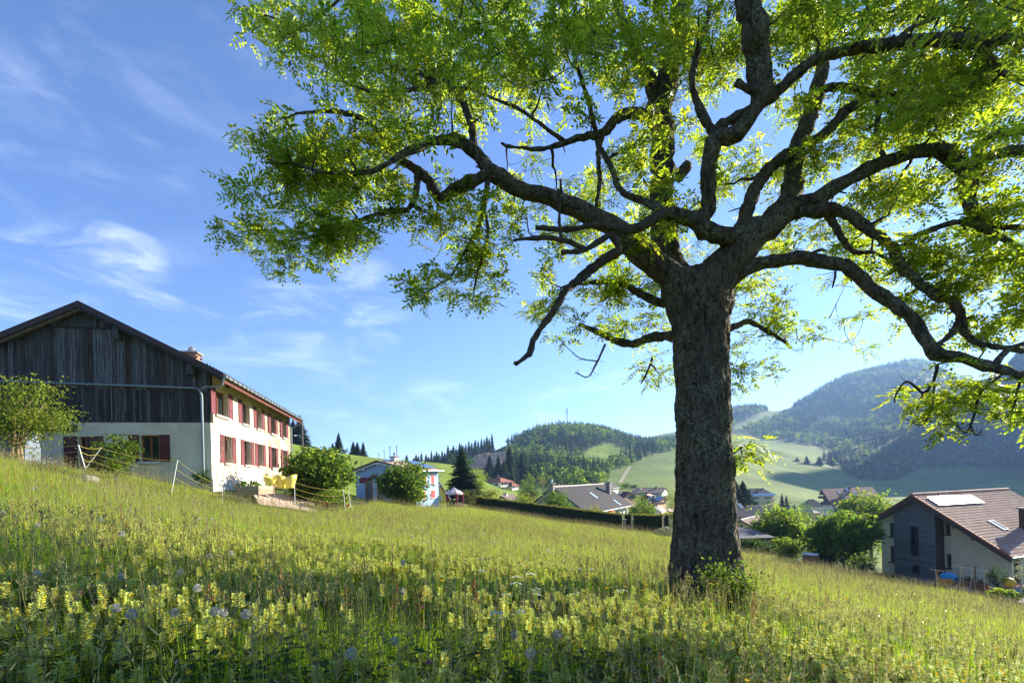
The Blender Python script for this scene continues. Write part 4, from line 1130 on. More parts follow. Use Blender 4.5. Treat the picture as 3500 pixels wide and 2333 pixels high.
def flat_shed():
    a, b = P(2512, 1842, 52), P(2637, 1841, 52)
    zb = h1(b.x, b.y) - .6
    o = empty('shed', (b.x, b.y, zb), R(1), 'flat-roofed grey shed with black felt roof right of the trunk', 'shed')
    w = a.x - b.x; ht = b.z - zb
    MB().box(w, 0, .1, 9, -1, ht).build('wall', mat('grey_render', (.36, .33, .28), (.28, .26, .22), 1.5, .9, .4), o)
    MB().hexa([(w - .3, -.3, ht + .002), (.35, -.3, ht + .002), (2.3, 9.3, ht + .1), (w - .3, 9.3, ht + .1), (w - .3, -.3, ht + .2), (.35, -.3, ht + .2), (2.3, 9.3, ht + .3), (w - .3, 9.3, ht + .3)]).build('roof', mat('bitumen_felt', (.10, .10, .105), (.075, .075, .08), 2, .8, .3), o)
    MB().box(w - .3, .36, -.34, -.301, ht, ht + .22).build('roof_edge', M['greypaint'], o)
flat_shed()
# hipped houses: local x along the right-hand wall, y along the left-hand wall, origin at the near corner
class Hip:
    def __init__(s, name, label, cat, u, v_eave, Y, ang, lx, ly, base, roof_h, oh, wall, roof, group=None, holes=None, ridge_in=None, roofname='roof', skirt=None):
        E = P(u, v_eave, Y); s.he = E.z - base
        s.o = empty(name, (E.x, E.y, base), R(ang), label, cat, group)
        s.M = Matrix.Translation((E.x, E.y, base)) @ Matrix.Rotation(R(ang), 4, 'Z'); s.Mi = s.M.inverted()
        s.lx, s.ly = lx, ly; s.wall, s.oh, s.rh, s.roofm = wall, oh, roof_h, roof
        s.rin = ridge_in if ridge_in is not None else min(lx, ly) / 2
    ray = House.ray
    def fn(s, f):
        return {'right': lambda a, z, d: Vector((a, d, z)), 'left': lambda a, z, d: Vector((d, a, z)), 'back': lambda a, z, d: Vector((a, s.ly - d, z)), 'far': lambda a, z, d: Vector((s.lx - d, a, z))}[f]
    def px(s, face, u0, u1, v0, v1):
        um, vm = (u0 + u1) / 2, (v0 + v1) / 2
        if face == 'right': a, b = s.ray(u0, vm, 'y', 0).x, s.ray(u1, vm, 'y', 0).x; ax = 'y'
        else: a, b = s.ray(u0, vm, 'x', 0).y, s.ray(u1, vm, 'x', 0).y; ax = 'x'
        return (min(a, b), max(a, b), s.ray(um, v1, ax, 0).z, s.ray(um, v0, ax, 0).z)
    window = House.window
    def finish(s, holes):
        for f, L in (('right', s.lx), ('left', s.ly), ('back', s.lx), ('far', s.ly)):
            mb = MB(); i = 0 if f in ('right', 'back') else .25
            wall_cells(mb, s.fn(f), [(i, -3), (L - i, -3), (L - i, s.he), (i, s.he)], holes.get(f, []), .25)
            mb.build('wall', M[s.wall], s.o)
        h, e = s.he, s.oh
        a = [(-e, -e), (s.lx + e, -e), (s.lx + e, s.ly + e), (-e, s.ly + e)]
        mx = s.lx >= s.ly
        r = [(s.rin, s.ly / 2), (s.lx - s.rin, s.ly / 2)] if mx else [(s.lx / 2, s.rin), (s.lx / 2, s.ly - s.rin)]
        mb = MB(); i = 0
        mb.v = [(x, y, h - .02) for x, y in a] + [(x, y, h + .13) for x, y in a] + [(x, y, h + s.rh) for x, y in r]
        fs = [(3, 2, 1, 0), (0, 1, 5, 4), (1, 2, 6, 5), (2, 3, 7, 6), (3, 0, 4, 7)]
        fs += [(4, 5, 9, 8), (5, 6, 9), (6, 7, 8, 9), (7, 4, 8)] if mx else [(4, 5, 8), (5, 6, 9, 8), (6, 7, 9), (7, 4, 8, 9)]
        mb.f = fs; mb.m = [0] * len(fs)
        mb.build('roof', M[s.roofm], s.o)
        MB().box(s.lx * .2, s.lx * .8, s.ly * .2, s.ly * .8, h - .6, h - .5).build('ceiling', M['concrete'], s.o)
def white_house():
    s = Hip('white_house', 'white two-storey house with red hipped roof and balcony below the spruces', 'house', *r2(640, 430), 260, 48, 10.5, 13.0, P(*r2(700, 690), 260).z, 3.0, .9, 'white', 'tile_bright', ridge_in=5.2)
    H = {'left': [s.px('left', *[r2(x, 0)[0] for x in (225, 295)], r2(0, 455)[1], r2(0, 535)[1]), s.px('left', *[r2(x, 0)[0] for x in (480, 550)], r2(0, 445)[1], r2(0, 530)[1])],
         'right': [s.px('right', *[r2(x, 0)[0] for x in (672, 725)], r2(0, 440)[1], r2(0, 520)[1]), s.px('right', *[r2(x, 0)[0] for x in (785, 815)], r2(0, 435)[1], r2(0, 505)[1]), s.px('right', *[r2(x, 0)[0] for x in (665, 740)], r2(0, 590)[1], r2(0, 668)[1])]}
    s.finish(H)
    for f in H:
        for i, w in enumerate(H[f]): s.window(f, w, M['frame_wood'], depth=.1, ft=.1, sh=M['green'] if (f, i) in (('left', 0), ('right', 1)) else None)
    z = s.ray(*r2(620, 580), 'y', 0).z
    b = MB().box(-1.2, 5.5, -1.2, -1.1, z, z + 1.0); b.box(-1.2, -1.1, -1.1, 6.5, z, z + 1.0); b.box(-1.1, 5.5, -1.1, -.02, z, z + .15); b.box(-1.1, -.02, -.02, 6.5, z, z + .15)
    b.build('balcony', M['whitepaint'], s.o)
    fl = MB()
    for k in range(16):
        fl.box(-1.0 + k * .4, -.75 + k * .4, -1.26, -1.21, z + .85, z + 1.12)
    fl.build('flower_box', mat('orange_blossom', (.6, .16, .06)), s.o)
    MB().box(4.4, 5.2, 6.0, 6.8, s.he + 2, s.he + 4.2).build('chimney', M['greypaint'], s.o)
    g = Hip('garage', 'white garage wing with red hipped roof right of the balcony house', 'garage', *r2(1000, 548), 262, 48, 6.0, 6.5, P(*r2(1000, 690), 262).z, 2.2, .6, 'white', 'tile_bright', ridge_in=2.9)
    w = g.px('right', *[r2(x, 0)[0] for x in (1030, 1055)], r2(0, 565)[1], r2(0, 625)[1]); w2 = g.px('left', *[r2(x, 0)[0] for x in (890, 945)], r2(0, 590)[1], r2(0, 670)[1])
    g.finish({'right': [w], 'left': [w2]}); g.window('right', w, M['fascia'], depth=.1, ft=.1); g.window('left', w2, M['fascia'], depth=.1, ft=.1)
white_house()
def apartment():
    base = P(*r6(500, 520), 268).z
    E = P(*r6(318, 222), 268); Lx = (P(*r6(730, 218), 268).x - E.x)
    s = Hip('apartment_block', 'cream four-storey apartment block with green shutters and dark hipped roof', 'apartment block', *r6(318, 218), 268, 2, Lx, 11, base, 4.2, .7, 'sand', 'tile_dark', ridge_in=3.2)
    f = lambda x0, x1, y0, y1: s.px('right', r6(x0, 0)[0], r6(x1, 0)[0], r6(0, y0)[1], r6(0, y1)[1])
    win = [f(393, 440, 231, 272), f(597, 650, 231, 272), f(420, 446, 410, 450), f(600, 655, 402, 440)]
    s.finish({'right': win})
    for i, w in enumerate(win): s.window('right', w, M['whitepaint'], depth=.12, ft=.12, sh=M['green'] if i < 3 else None, sides='lr' if i < 2 else 'r')
    for w in (f(395, 448, 312, 362), f(597, 650, 312, 362)): s.window('right', w, None, sh=M['green'], closed=True)
    for a, b, y0, y1 in ((318, 728, 278, 302), (318, 790, 366, 392)):
        r = f(a, b, y0, y1); q = MB()
        q.box(r[0], r[1], -1.3, -1.18, r[2], r[3]); q.box(r[0], r[1], -1.18, -.02, r[2], r[2] + .2); q.build('balcony', M['sand'], s.o)
    r = f(302, 735, 176, 214)
    MB().hexa([(r[0], -1.0, r[2]), (r[1], -1.0, r[2]), (r[1], .2, r[2]), (r[0], .2, r[2]), (r[0] + .1, .0, r[3]), (r[1] - .1, .0, r[3]), (r[1] - .1, .3, r[3]), (r[0] + .1, .3, r[3])]).build('metal_apron', M['steel'], s.o)
    MB().box(s.lx + .02, s.lx + .3, .5, s.ly - .5, s.he - 4, s.he + .5).build('end_cladding', M['timber_red'], s.o)
    x = s.ray(*r6(441, 150), 'y', 2.5).x; z0, z1 = s.ray(*r6(441, 165), 'y', 2.5).z, s.ray(*r6(441, 85), 'y', 2.5).z
    c = MB().box(x - .7, x + .7, 2, 3, z0 - 1, z1).build('chimney', M['chimbrick'], s.o)
    x = s.ray(*r6(545, 100), 'y', 5).x; z1 = s.ray(*r6(545, 83), 'y', 5).z
    MB().box(x - .4, x + .4, 5, 5.8, s.he + 2, z1).build('chimney', M['steel'], s.o)
apartment()
def brown_block():
    A = P(*r7(370, 147), 255)
    base = P(*r7(450, 690), 255).z
    s = House('apartment_block', 'big white apartment block under a steep maroon roof beyond the garden trees', 'apartment block', (*r7(370, 147), 255), R(-68), base, 30, left=r7(330, 236), right=r7(566, 440))
    s.ylen = s.ray(*r7(1212, 130), 'x', 0).y
    s.xr, s.xl, s.y0, s.y1 = s.er - 1.3, s.el - .8, 1.6, s.ylen - 1
    win = []
    for y in (398, 478, 566):
        for x in (387, 415, 444, 472, 501):
            win.append(s.px('front', r7(x, 0)[0], r7(x + 11, 0)[0], r7(0, y)[1], r7(0, y + 38)[1]))
    s.walls(M['white'], oh=1.3, og=1.6, holes={'front': win}, drop=4)
    for w in win: s.window('front', w, M['fascia'], depth=.1, ft=.12, mullions=0)
    s.roof(M['tile_maroon'], t=.3, fascia=M['timber_red'])
    zt_ = s.ray(*r7(450, 398), 'y', s.y0).z
    rz = lambda x: s.h - .5 - (s.sl * x if x > 0 else -s.sll * x)
    mb = MB(); wall_cells(mb, lambda a, z, d: Vector((a, s.y0 - .08 + d, z)), [(-s.xl, zt_), (s.xr, zt_), (s.xr, rz(s.xr)), (0, rz(0)), (-s.xl, rz(-s.xl))], [], .06); mb.build('gable_cladding', M['timber_red'], s.o)
    for y0, y1, x0, x1 in ((355, 400, 385, 520), (258, 300, 345, 470)):
        r = s.px('front', r7(x0, 0)[0], r7(x1, 0)[0], r7(0, y0)[1], r7(0, y1)[1])
        q = MB().box(r[0], r[1], .1, .25, r[2], r[3]); q.box(r[0], r[1], .25, s.y0 - .1, r[2], r[2] + .2); q.build('balcony', M['plank2'], s.o)
    for y0, y1 in ((470, 520), (565, 610)):
        a = s.ray(*r7(525, y0), 'x', s.er); b = s.ray(*r7(800, y1), 'x', s.er)
        q = MB().box(s.er - .2, s.er - .05, s.y0, s.ylen * .7, b.z, a.z); q.box(s.xr + .02, s.er - .2, s.y0, s.ylen * .7, b.z, b.z + .2); q.build('balcony', M['plank2'], s.o)
    for x in (660, 735): 
        a = s.ray(*r7(x, 440), 'x', s.xr)
        q = MB(); wbox(q, s.fn('right'), a.y, a.y + 2.6, a.z - 1.6, a.z + .4, -.03, .05); q.build('window', M['fascia'], s.o)
    s.gutter(1)
    s.chimney(*r7(722, 305), 1.7, r7(0, 208)[1], m=M['concrete']); s.chimney(*r7(830, 137), 1.0, r7(0, 102)[1], m=M['brick'])
    s.chimney(*r7(828, 200), .6, r7(0, 178)[1], m=M['greypaint'], cap=False); s.chimney(*r7(790, 236), .6, r7(0, 218)[1], m=M['greypaint'], cap=False)
    for p in ((675, 215), (918, 212), (793, 153)): s.skylight(*r7(*p), 2.2, 2.6)
brown_block()
_oldgable('cottage', 'small white house with dark roof left of the maroon-roofed block', 'house', (*r7(272, 326), 285), -100, 'white', 'tile_dark', right=r7(172, 434), ridge_u=r7(392, 0)[0], left=None, xl=5, slope=None,
          win=()) if False else None
def far_cottage():
    s = Hip('cottage', 'small white house with dark hipped roof left of the maroon-roofed block', 'house', *r7(180, 440), 285, 8, 9.5, 8, P(*r7(250, 560), 285).z, 4.6, .6, 'white', 'tile_dark', ridge_in=3)
    w = [s.px('right', r7(x, 0)[0], r7(x + 20, 0)[0], r7(0, 465)[1], r7(0, 505)[1]) for x in (240, 312)]
    s.finish({'right': w})
    for q in w: s.window('right', q, M['whitepaint'], depth=.1, ft=.12)
    MB().box(1.4, 2.2, 1.2, 2.6, s.he + 1.2, s.he + 1.35).build('skylight', M['skylight'], s.o)
    g = Hip('shed', 'little shed with pale pyramid roof below the small white house', 'shed', *r7(245, 545), 232, 20, 4.5, 4.5, P(*r7(285, 640), 232).z, 1.6, .5, 'tan', 'tile_pink', ridge_in=2.2)
    g.finish({})
far_cottage()

# ---------------------------------------------------------------- trees and shrubs: meshes
LM = {}
LM['mid'] = leaf_mat('leaf_mid_green', (0.05, 0.095, 0.02), (0.15, 0.26, 0.03))
LM['lime'] = leaf_mat('leaf_lime', (0.085, 0.135, 0.02), (0.28, 0.38, 0.035))
LM['deep'] = leaf_mat('leaf_deep_green', (0.028, 0.056, 0.018), (0.07, 0.135, 0.025))
LM['yellowish'] = leaf_mat('leaf_yellow_green', (0.15, 0.165, 0.03), (0.36, 0.38, 0.06))
LM['purple'] = leaf_mat('leaf_purple', (0.13, 0.03, 0.04), (0.28, 0.05, 0.07))
LM['grey'] = leaf_mat('leaf_grey_green', (0.17, 0.18, 0.12), (0.28, 0.30, 0.18))
LM['needle'] = leaf_mat('spruce_needles', (0.028, 0.050, 0.022), (0.05, 0.085, 0.03), tw=.25, spec=0.0, rough=.9)
LM['needle_l'] = leaf_mat('pale_needles', (0.055, 0.085, 0.03), (0.11, 0.17, 0.04), tw=.3, spec=0.0, rough=.9)
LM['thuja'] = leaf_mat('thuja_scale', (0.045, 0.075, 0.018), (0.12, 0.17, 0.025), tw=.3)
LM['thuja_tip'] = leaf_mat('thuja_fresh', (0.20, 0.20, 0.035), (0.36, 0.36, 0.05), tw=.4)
M['bark'] = mat('shrub_bark', (0.10, 0.075, 0.055), (0.06, 0.045, 0.035), 8, .9, .4)
M['palebark'] = mat('pale_bark', (0.36, 0.27, 0.19), (0.25, 0.18, 0.12), 8, .9, .3)

def leaf_quads(C, size, rng, up=.35, aspect=.55, fold=False):
    """diamond leaves at centres C with random directions"""
    n = len(C)
    a = rng.normal(size=(n, 3)); a /= np.linalg.norm(a, axis=1)[:, None]
    nn = rng.normal(size=(n, 3)); nn[:, 2] += up * 2; b = np.cross(nn, a); b /= np.linalg.norm(b, axis=1)[:, None] + 1e-9
    L = (size * rng.uniform(.6, 1.3, n))[:, None]
    V = np.stack([C - a * L * .5, C + b * L * aspect * .5, C + a * L * .5, C - b * L * aspect * .5], 1).reshape(-1, 3)
    return V, np.arange(4 * n).reshape(n, 4)
def crown_points(lobes, n, rng, clumps=60, spread=.13, shell=.55):
    """leaf centres in clumps spread through ellipsoid lobes (x, y, z, rx, ry, rz)"""
    L = np.array(lobes, float); vol = (L[:, 3] * L[:, 4] * L[:, 5]) ** (2 / 3); p = vol / vol.sum()
    k = rng.choice(len(L), clumps, p=p)
    d = rng.normal(size=(clumps, 3)); d /= np.linalg.norm(d, axis=1)[:, None]
    r = (shell + (1 - shell) * rng.random(clumps)) ** .7
    cc = L[k, :3] + d * r[:, None] * L[k, 3:6]
    q = rng.integers(0, clumps, n)
    s = L[k[q], 3:6].mean(1) * spread * 2
    return cc[q] + rng.normal(size=(n, 3)) * (s * rng.uniform(.5, 1.2, n))[:, None] * np.array([1, 1, .7])
def limbs(mb, base, targets, r0, rng, n=6):
    for t in targets:
        t = Vector(t); b = Vector(base); mid = b.lerp(t, .5) + Vector((rng.uniform(-.1, .1), rng.uniform(-.1, .1), .12)) * (t - b).length
        mb.tube([b, b.lerp(mid, .6) , mid, t], [r0, r0 * .75, r0 * .5, r0 * .15], n)
def leafy(name, label, cat, u, vtop, Y, wpx, mname, n=1800, size=None, depth=None, group=None, low=.15, lobes=5, seed=0, stems=1, bark='bark', squash=1.0, clumps=None, spread=.13, shell=.5, base_v=None, bare=0):
    rng = np.random.default_rng(seed + int(u))
    top = P(u, vtop, Y); x = top.x
    z0 = h1(x, Y) if base_v is None else P(u, base_v, Y).z
    ht = max(.4, top.z - z0); w = wpx * Y / FPX / 2
    o = empty(name, (x, Y, z0), 0, label, cat, group)
    hc = ht * (1 - low); zc = ht * low + hc / 2
    lb = [(0, 0, zc, w * .72, w * .72, hc * .5)]
    for k in range(lobes):
        a = 2 * math.pi * (k + rng.random() * .6) / lobes; rr = w * rng.uniform(.42, .62); zz = zc + hc * rng.uniform(-.22, .2) * squash
        lb.append((rr * math.cos(a), rr * math.sin(a), zz, w * rng.uniform(.34, .46), w * rng.uniform(.34, .46), hc * rng.uniform(.2, .3)))
    n = int(n * 1.5)
    C = crown_points(lb, n, rng, clumps or max(36, n // 30), spread * 1.15, shell)
    C[:, 2] = np.clip(C[:, 2], ht * low * .4 + .02, ht * 1.02)
    size = size or max(.08, w * .12)
    V, Fq = leaf_quads(C, size, rng)
    c = link('crown', arr_mesh('crown', V, Fq, LM[mname] if isinstance(mname, str) else [LM[q] for q in mname], None if isinstance(mname, str) else (rng.random(len(Fq)) < .3).astype(int)), o)
    mb = MB(); r0 = max(.02, w * (.055 if stems == 1 else .022))
    for s in range(stems):
        bx = Vector((rng.normal() * w * .06 * (stems > 1), rng.normal() * w * .06 * (stems > 1), -.3))
        kn = bx + Vector((rng.normal() * w * .05, rng.normal() * w * .05, ht * max(low, .2) + .3))
        mb.tube([bx, kn], [r0 * 1.2, r0], 7)
        tg = [C[i] for i in rng.choice(len(C), 7 if stems == 1 else 4)]
        limbs(mb, kn, tg, r0 * .7, rng, 5)
    mb.build('trunk' if stems == 1 else 'stems', M[bark], o, smooth=True)
    return o
def spruce_mesh(name, seed, tiers=15, arms=11, mat_='needle', wide=.19, gap=.0):
    """unit-height conifer crown: drooping branch fans in tiers, ragged outline"""
    rng = np.random.default_rng(seed); V = []; Fc = []
    def add(pts):
        i = len(V); V.extend(pts); Fc.append([i, i + 1, i + 2, i + 3])
    for t in range(tiers):
        f = t / (tiers - 1); z = .06 + .9 * f ** .92; R0 = wide * (1 - f) ** .85 + .012
        for a in range(arms):
            if rng.random() < gap: continue
            th = 2 * math.pi * (a + rng.random() * .8) / arms + t * .7; r = R0 * rng.uniform(.62, 1.18); w = r * rng.uniform(.22, .36) + .006
            d = np.array([math.cos(th), math.sin(th), 0]); s = np.array([-d[1], d[0], 0]); dz = -r * rng.uniform(.15, .5)
            zz = z + rng.uniform(-.02, .02)
            c = np.array([0, 0, zz + .02])
            tip = d * r + np.array([0, 0, zz + dz]); mid = d * r * .55 + np.array([0, 0, zz + dz * .35])
            add([c, mid + s * w, tip, mid - s * w + np.array([0, 0, -.012])])
            m2 = d * r * .6 + np.array([0, 0, zz + dz * .5 - .025])
            add([c - np.array([0, 0, .03]), m2 + s * w * .8 - np.array([0, 0, .02]), tip - np.array([0, 0, .012]), m2 - s * w * .8 - np.array([0, 0, .03])])
    add([np.array([.008, 0, .93]), np.array([0, .008, .94]), np.array([0, 0, 1.0]), np.array([-.008, -.008, .94])])
    return arr_mesh(name, np.array(V), np.array(Fc), LM[mat_])
SPR = [spruce_mesh('spruce_crown', 3 + k, 16, 12, ('needle', 'needle', 'needle', 'needle_l')[k], (.17, .21, .19, .2)[k], (.05, .0, .18, .1)[k]) for k in range(4)]
TRK = MB().tube([(0, 0, -.08), (0, 0, .2), (0, 0, .8)], [.017, .014, .004], 6).mesh('spruce_trunk', M['bark'])
def spruce(label, u, vtop, Y, wpx, kind=0, group='spruces on the hillsides', name='spruce_tree', cat='spruce tree', z0=None, base_v=None):
    top = P(u, vtop, Y)
    z0 = h1(top.x, Y) if z0 is None else z0
    if base_v is not None: z0 = P(u, base_v, Y).z
    ht = max(2, top.z - z0); w = wpx * Y / FPX * 1.45
    o = empty(name, (top.x, Y, z0), rnd.uniform(0, 6), label, cat, group)
    k = w / (2 * (.17, .21, .19, .2)[kind] * 1.05)
    for nm, me in (('crown', SPR[kind]), ('trunk', TRK)):
        c = link(nm, me, o); c.scale = (k, k, ht)
    return o
# --- spruces one can tell apart
SG = 'dark spruces standing on the green pasture ridge'
for lab, u, v, Y, w, k in (
        ('tallest dark spruce just right of the farmhouse gutter end', 1024, 1416, 190, 60, 1), ('shorter spruce hugging the farmhouse, left of the tallest one', 1001, 1432, 194, 50, 0),
        ('lone tall spruce on the pasture ridge right of the lamp post', 1157, 1476, 205, 34, 1), ('small spruce at the left foot of the lone tall one', 1137, 1512, 207, 18, 0),
        ('left spruce of the bushy pair on the pasture ridge', 1207, 1506, 212, 26, 1), ('right spruce of the bushy pair on the pasture ridge', 1221, 1508, 213, 28, 1),
        ('thin gappy spruce right of the bushy pair on the ridge', 1241, 1508, 216, 26, 2)):
    spruce(lab, u, v, Y, w, k, SG)
ORD = 'first second third fourth fifth sixth seventh eighth ninth tenth eleventh twelfth thirteenth fourteenth fifteenth sixteenth seventeenth eighteenth nineteenth twentieth twenty-first twenty-second twenty-third twenty-fourth twenty-fifth twenty-sixth twenty-seventh twenty-eighth twenty-ninth thirtieth'.split()
rowu = [1372, 1390, 1414, 1422, 1430, 1440, 1456, 1465, 1474, 1484, 1492, 1500, 1511, 1520, 1531, 1541, 1548, 1556, 1571, 1582, 1592, 1602, 1612, 1624, 1634, 1645, 1655, 1664, 1672, 1681]
rowv = [1568, 1545, 1556, 1545, 1548, 1537, 1544, 1552, 1530, 1545, 1533, 1541, 1531, 1537, 1512, 1527, 1513, 1530, 1504, 1513, 1507, 1497, 1503, 1492, 1495, 1488, 1490, 1482, 1486, 1470]
for i, (u, v) in enumerate(zip(rowu, rowv)):
    spruce(ORD[i] + ' spruce from the left in the ragged row behind the pasture crest', u, v + 6, 330 + 9 * i, 20 + 3 * (i % 4), i % 3, 'spruces in the row behind the pasture crest')
for lab, u, v, Y, w, k in (('dark spruce standing before the orange rock face', 1673, 1551, 330, 42, 1), ('second dark spruce before the rock face, right of the first', 1703, 1553, 318, 44, 1),
                           ('tallest spruce of the cluster above the white red-roofed house', 1740, 1522, 300, 64, 1), ('sunlit drooping spruce above the red hipped roof', 1722, 1566, 285, 50, 3),  # sunlit one wears paler needles: the sun is put into its colour
                           ('spruce at the right of the cluster above the red roofs', 1782, 1546, 305, 52, 1), ('pale larch-like spruce above the red garage roof', 1748, 1580, 280, 36, 3),
                           ('small lone spruce left of the red hipped roof', 1666, 1609, 275, 17, 0), ('low spruce right of the tallest one near the wood', 1812, 1590, 300, 38, 0), ('spruce at the wood edge above the round green tree', 1838, 1580, 310, 40, 1)):
    spruce(lab, u, v, Y, w, k, 'spruces above the red-roofed house')
spruce('broad dark conical evergreen behind the garden pavilion', 1578, 1527, 88, 128, 1, None, 'conifer', 'conifer')
spruce('dense evergreen right behind the big trunk, taller of two', 2512, 1635, 125, 78, 1, 'evergreens beside the big trunk', base_v=1745)
spruce('dense evergreen right of its taller twin beside the trunk', 2538, 1640, 128, 84, 1, 'evergreens beside the big trunk', base_v=1745)
spruce('blackish pine right of the cream apartment block', 2672, 1684, 245, 30, 1, None, 'pine_tree', 'pine tree')
spruce('shorter blackish pine touching the taller one by the apartments', 2687, 1689, 248, 28, 1, None, 'pine_tree', 'pine tree')
spruce('golden green cone shaped conifer between the apartment blocks', 2714, 1716, 190, 20, 3, None, 'conifer', 'conifer')
for i, (u, v, vb, w) in enumerate(((2724, 1560, 1577, 13), (2757, 1555, 1585, 18), (2800, 1557, 1588, 24), (2856, 1544, 1575, 22), (2838, 1556, 1590, 24))):
    _h = hit(u, vb, 250); Y = _h.y if _h is not None else 600
    spruce(('little spruce alone on the hay field, leftmost of the row', 'dark spruce on the hay field beside the little one', 'spruce third from the left on the hay field edge', 'pale spruce at the corner of the mountain wood', 'spruce at the tip of the mountain wood on the hay field')[i], u, v, Y, w, 1, 'spruces at the edge of the hay field')
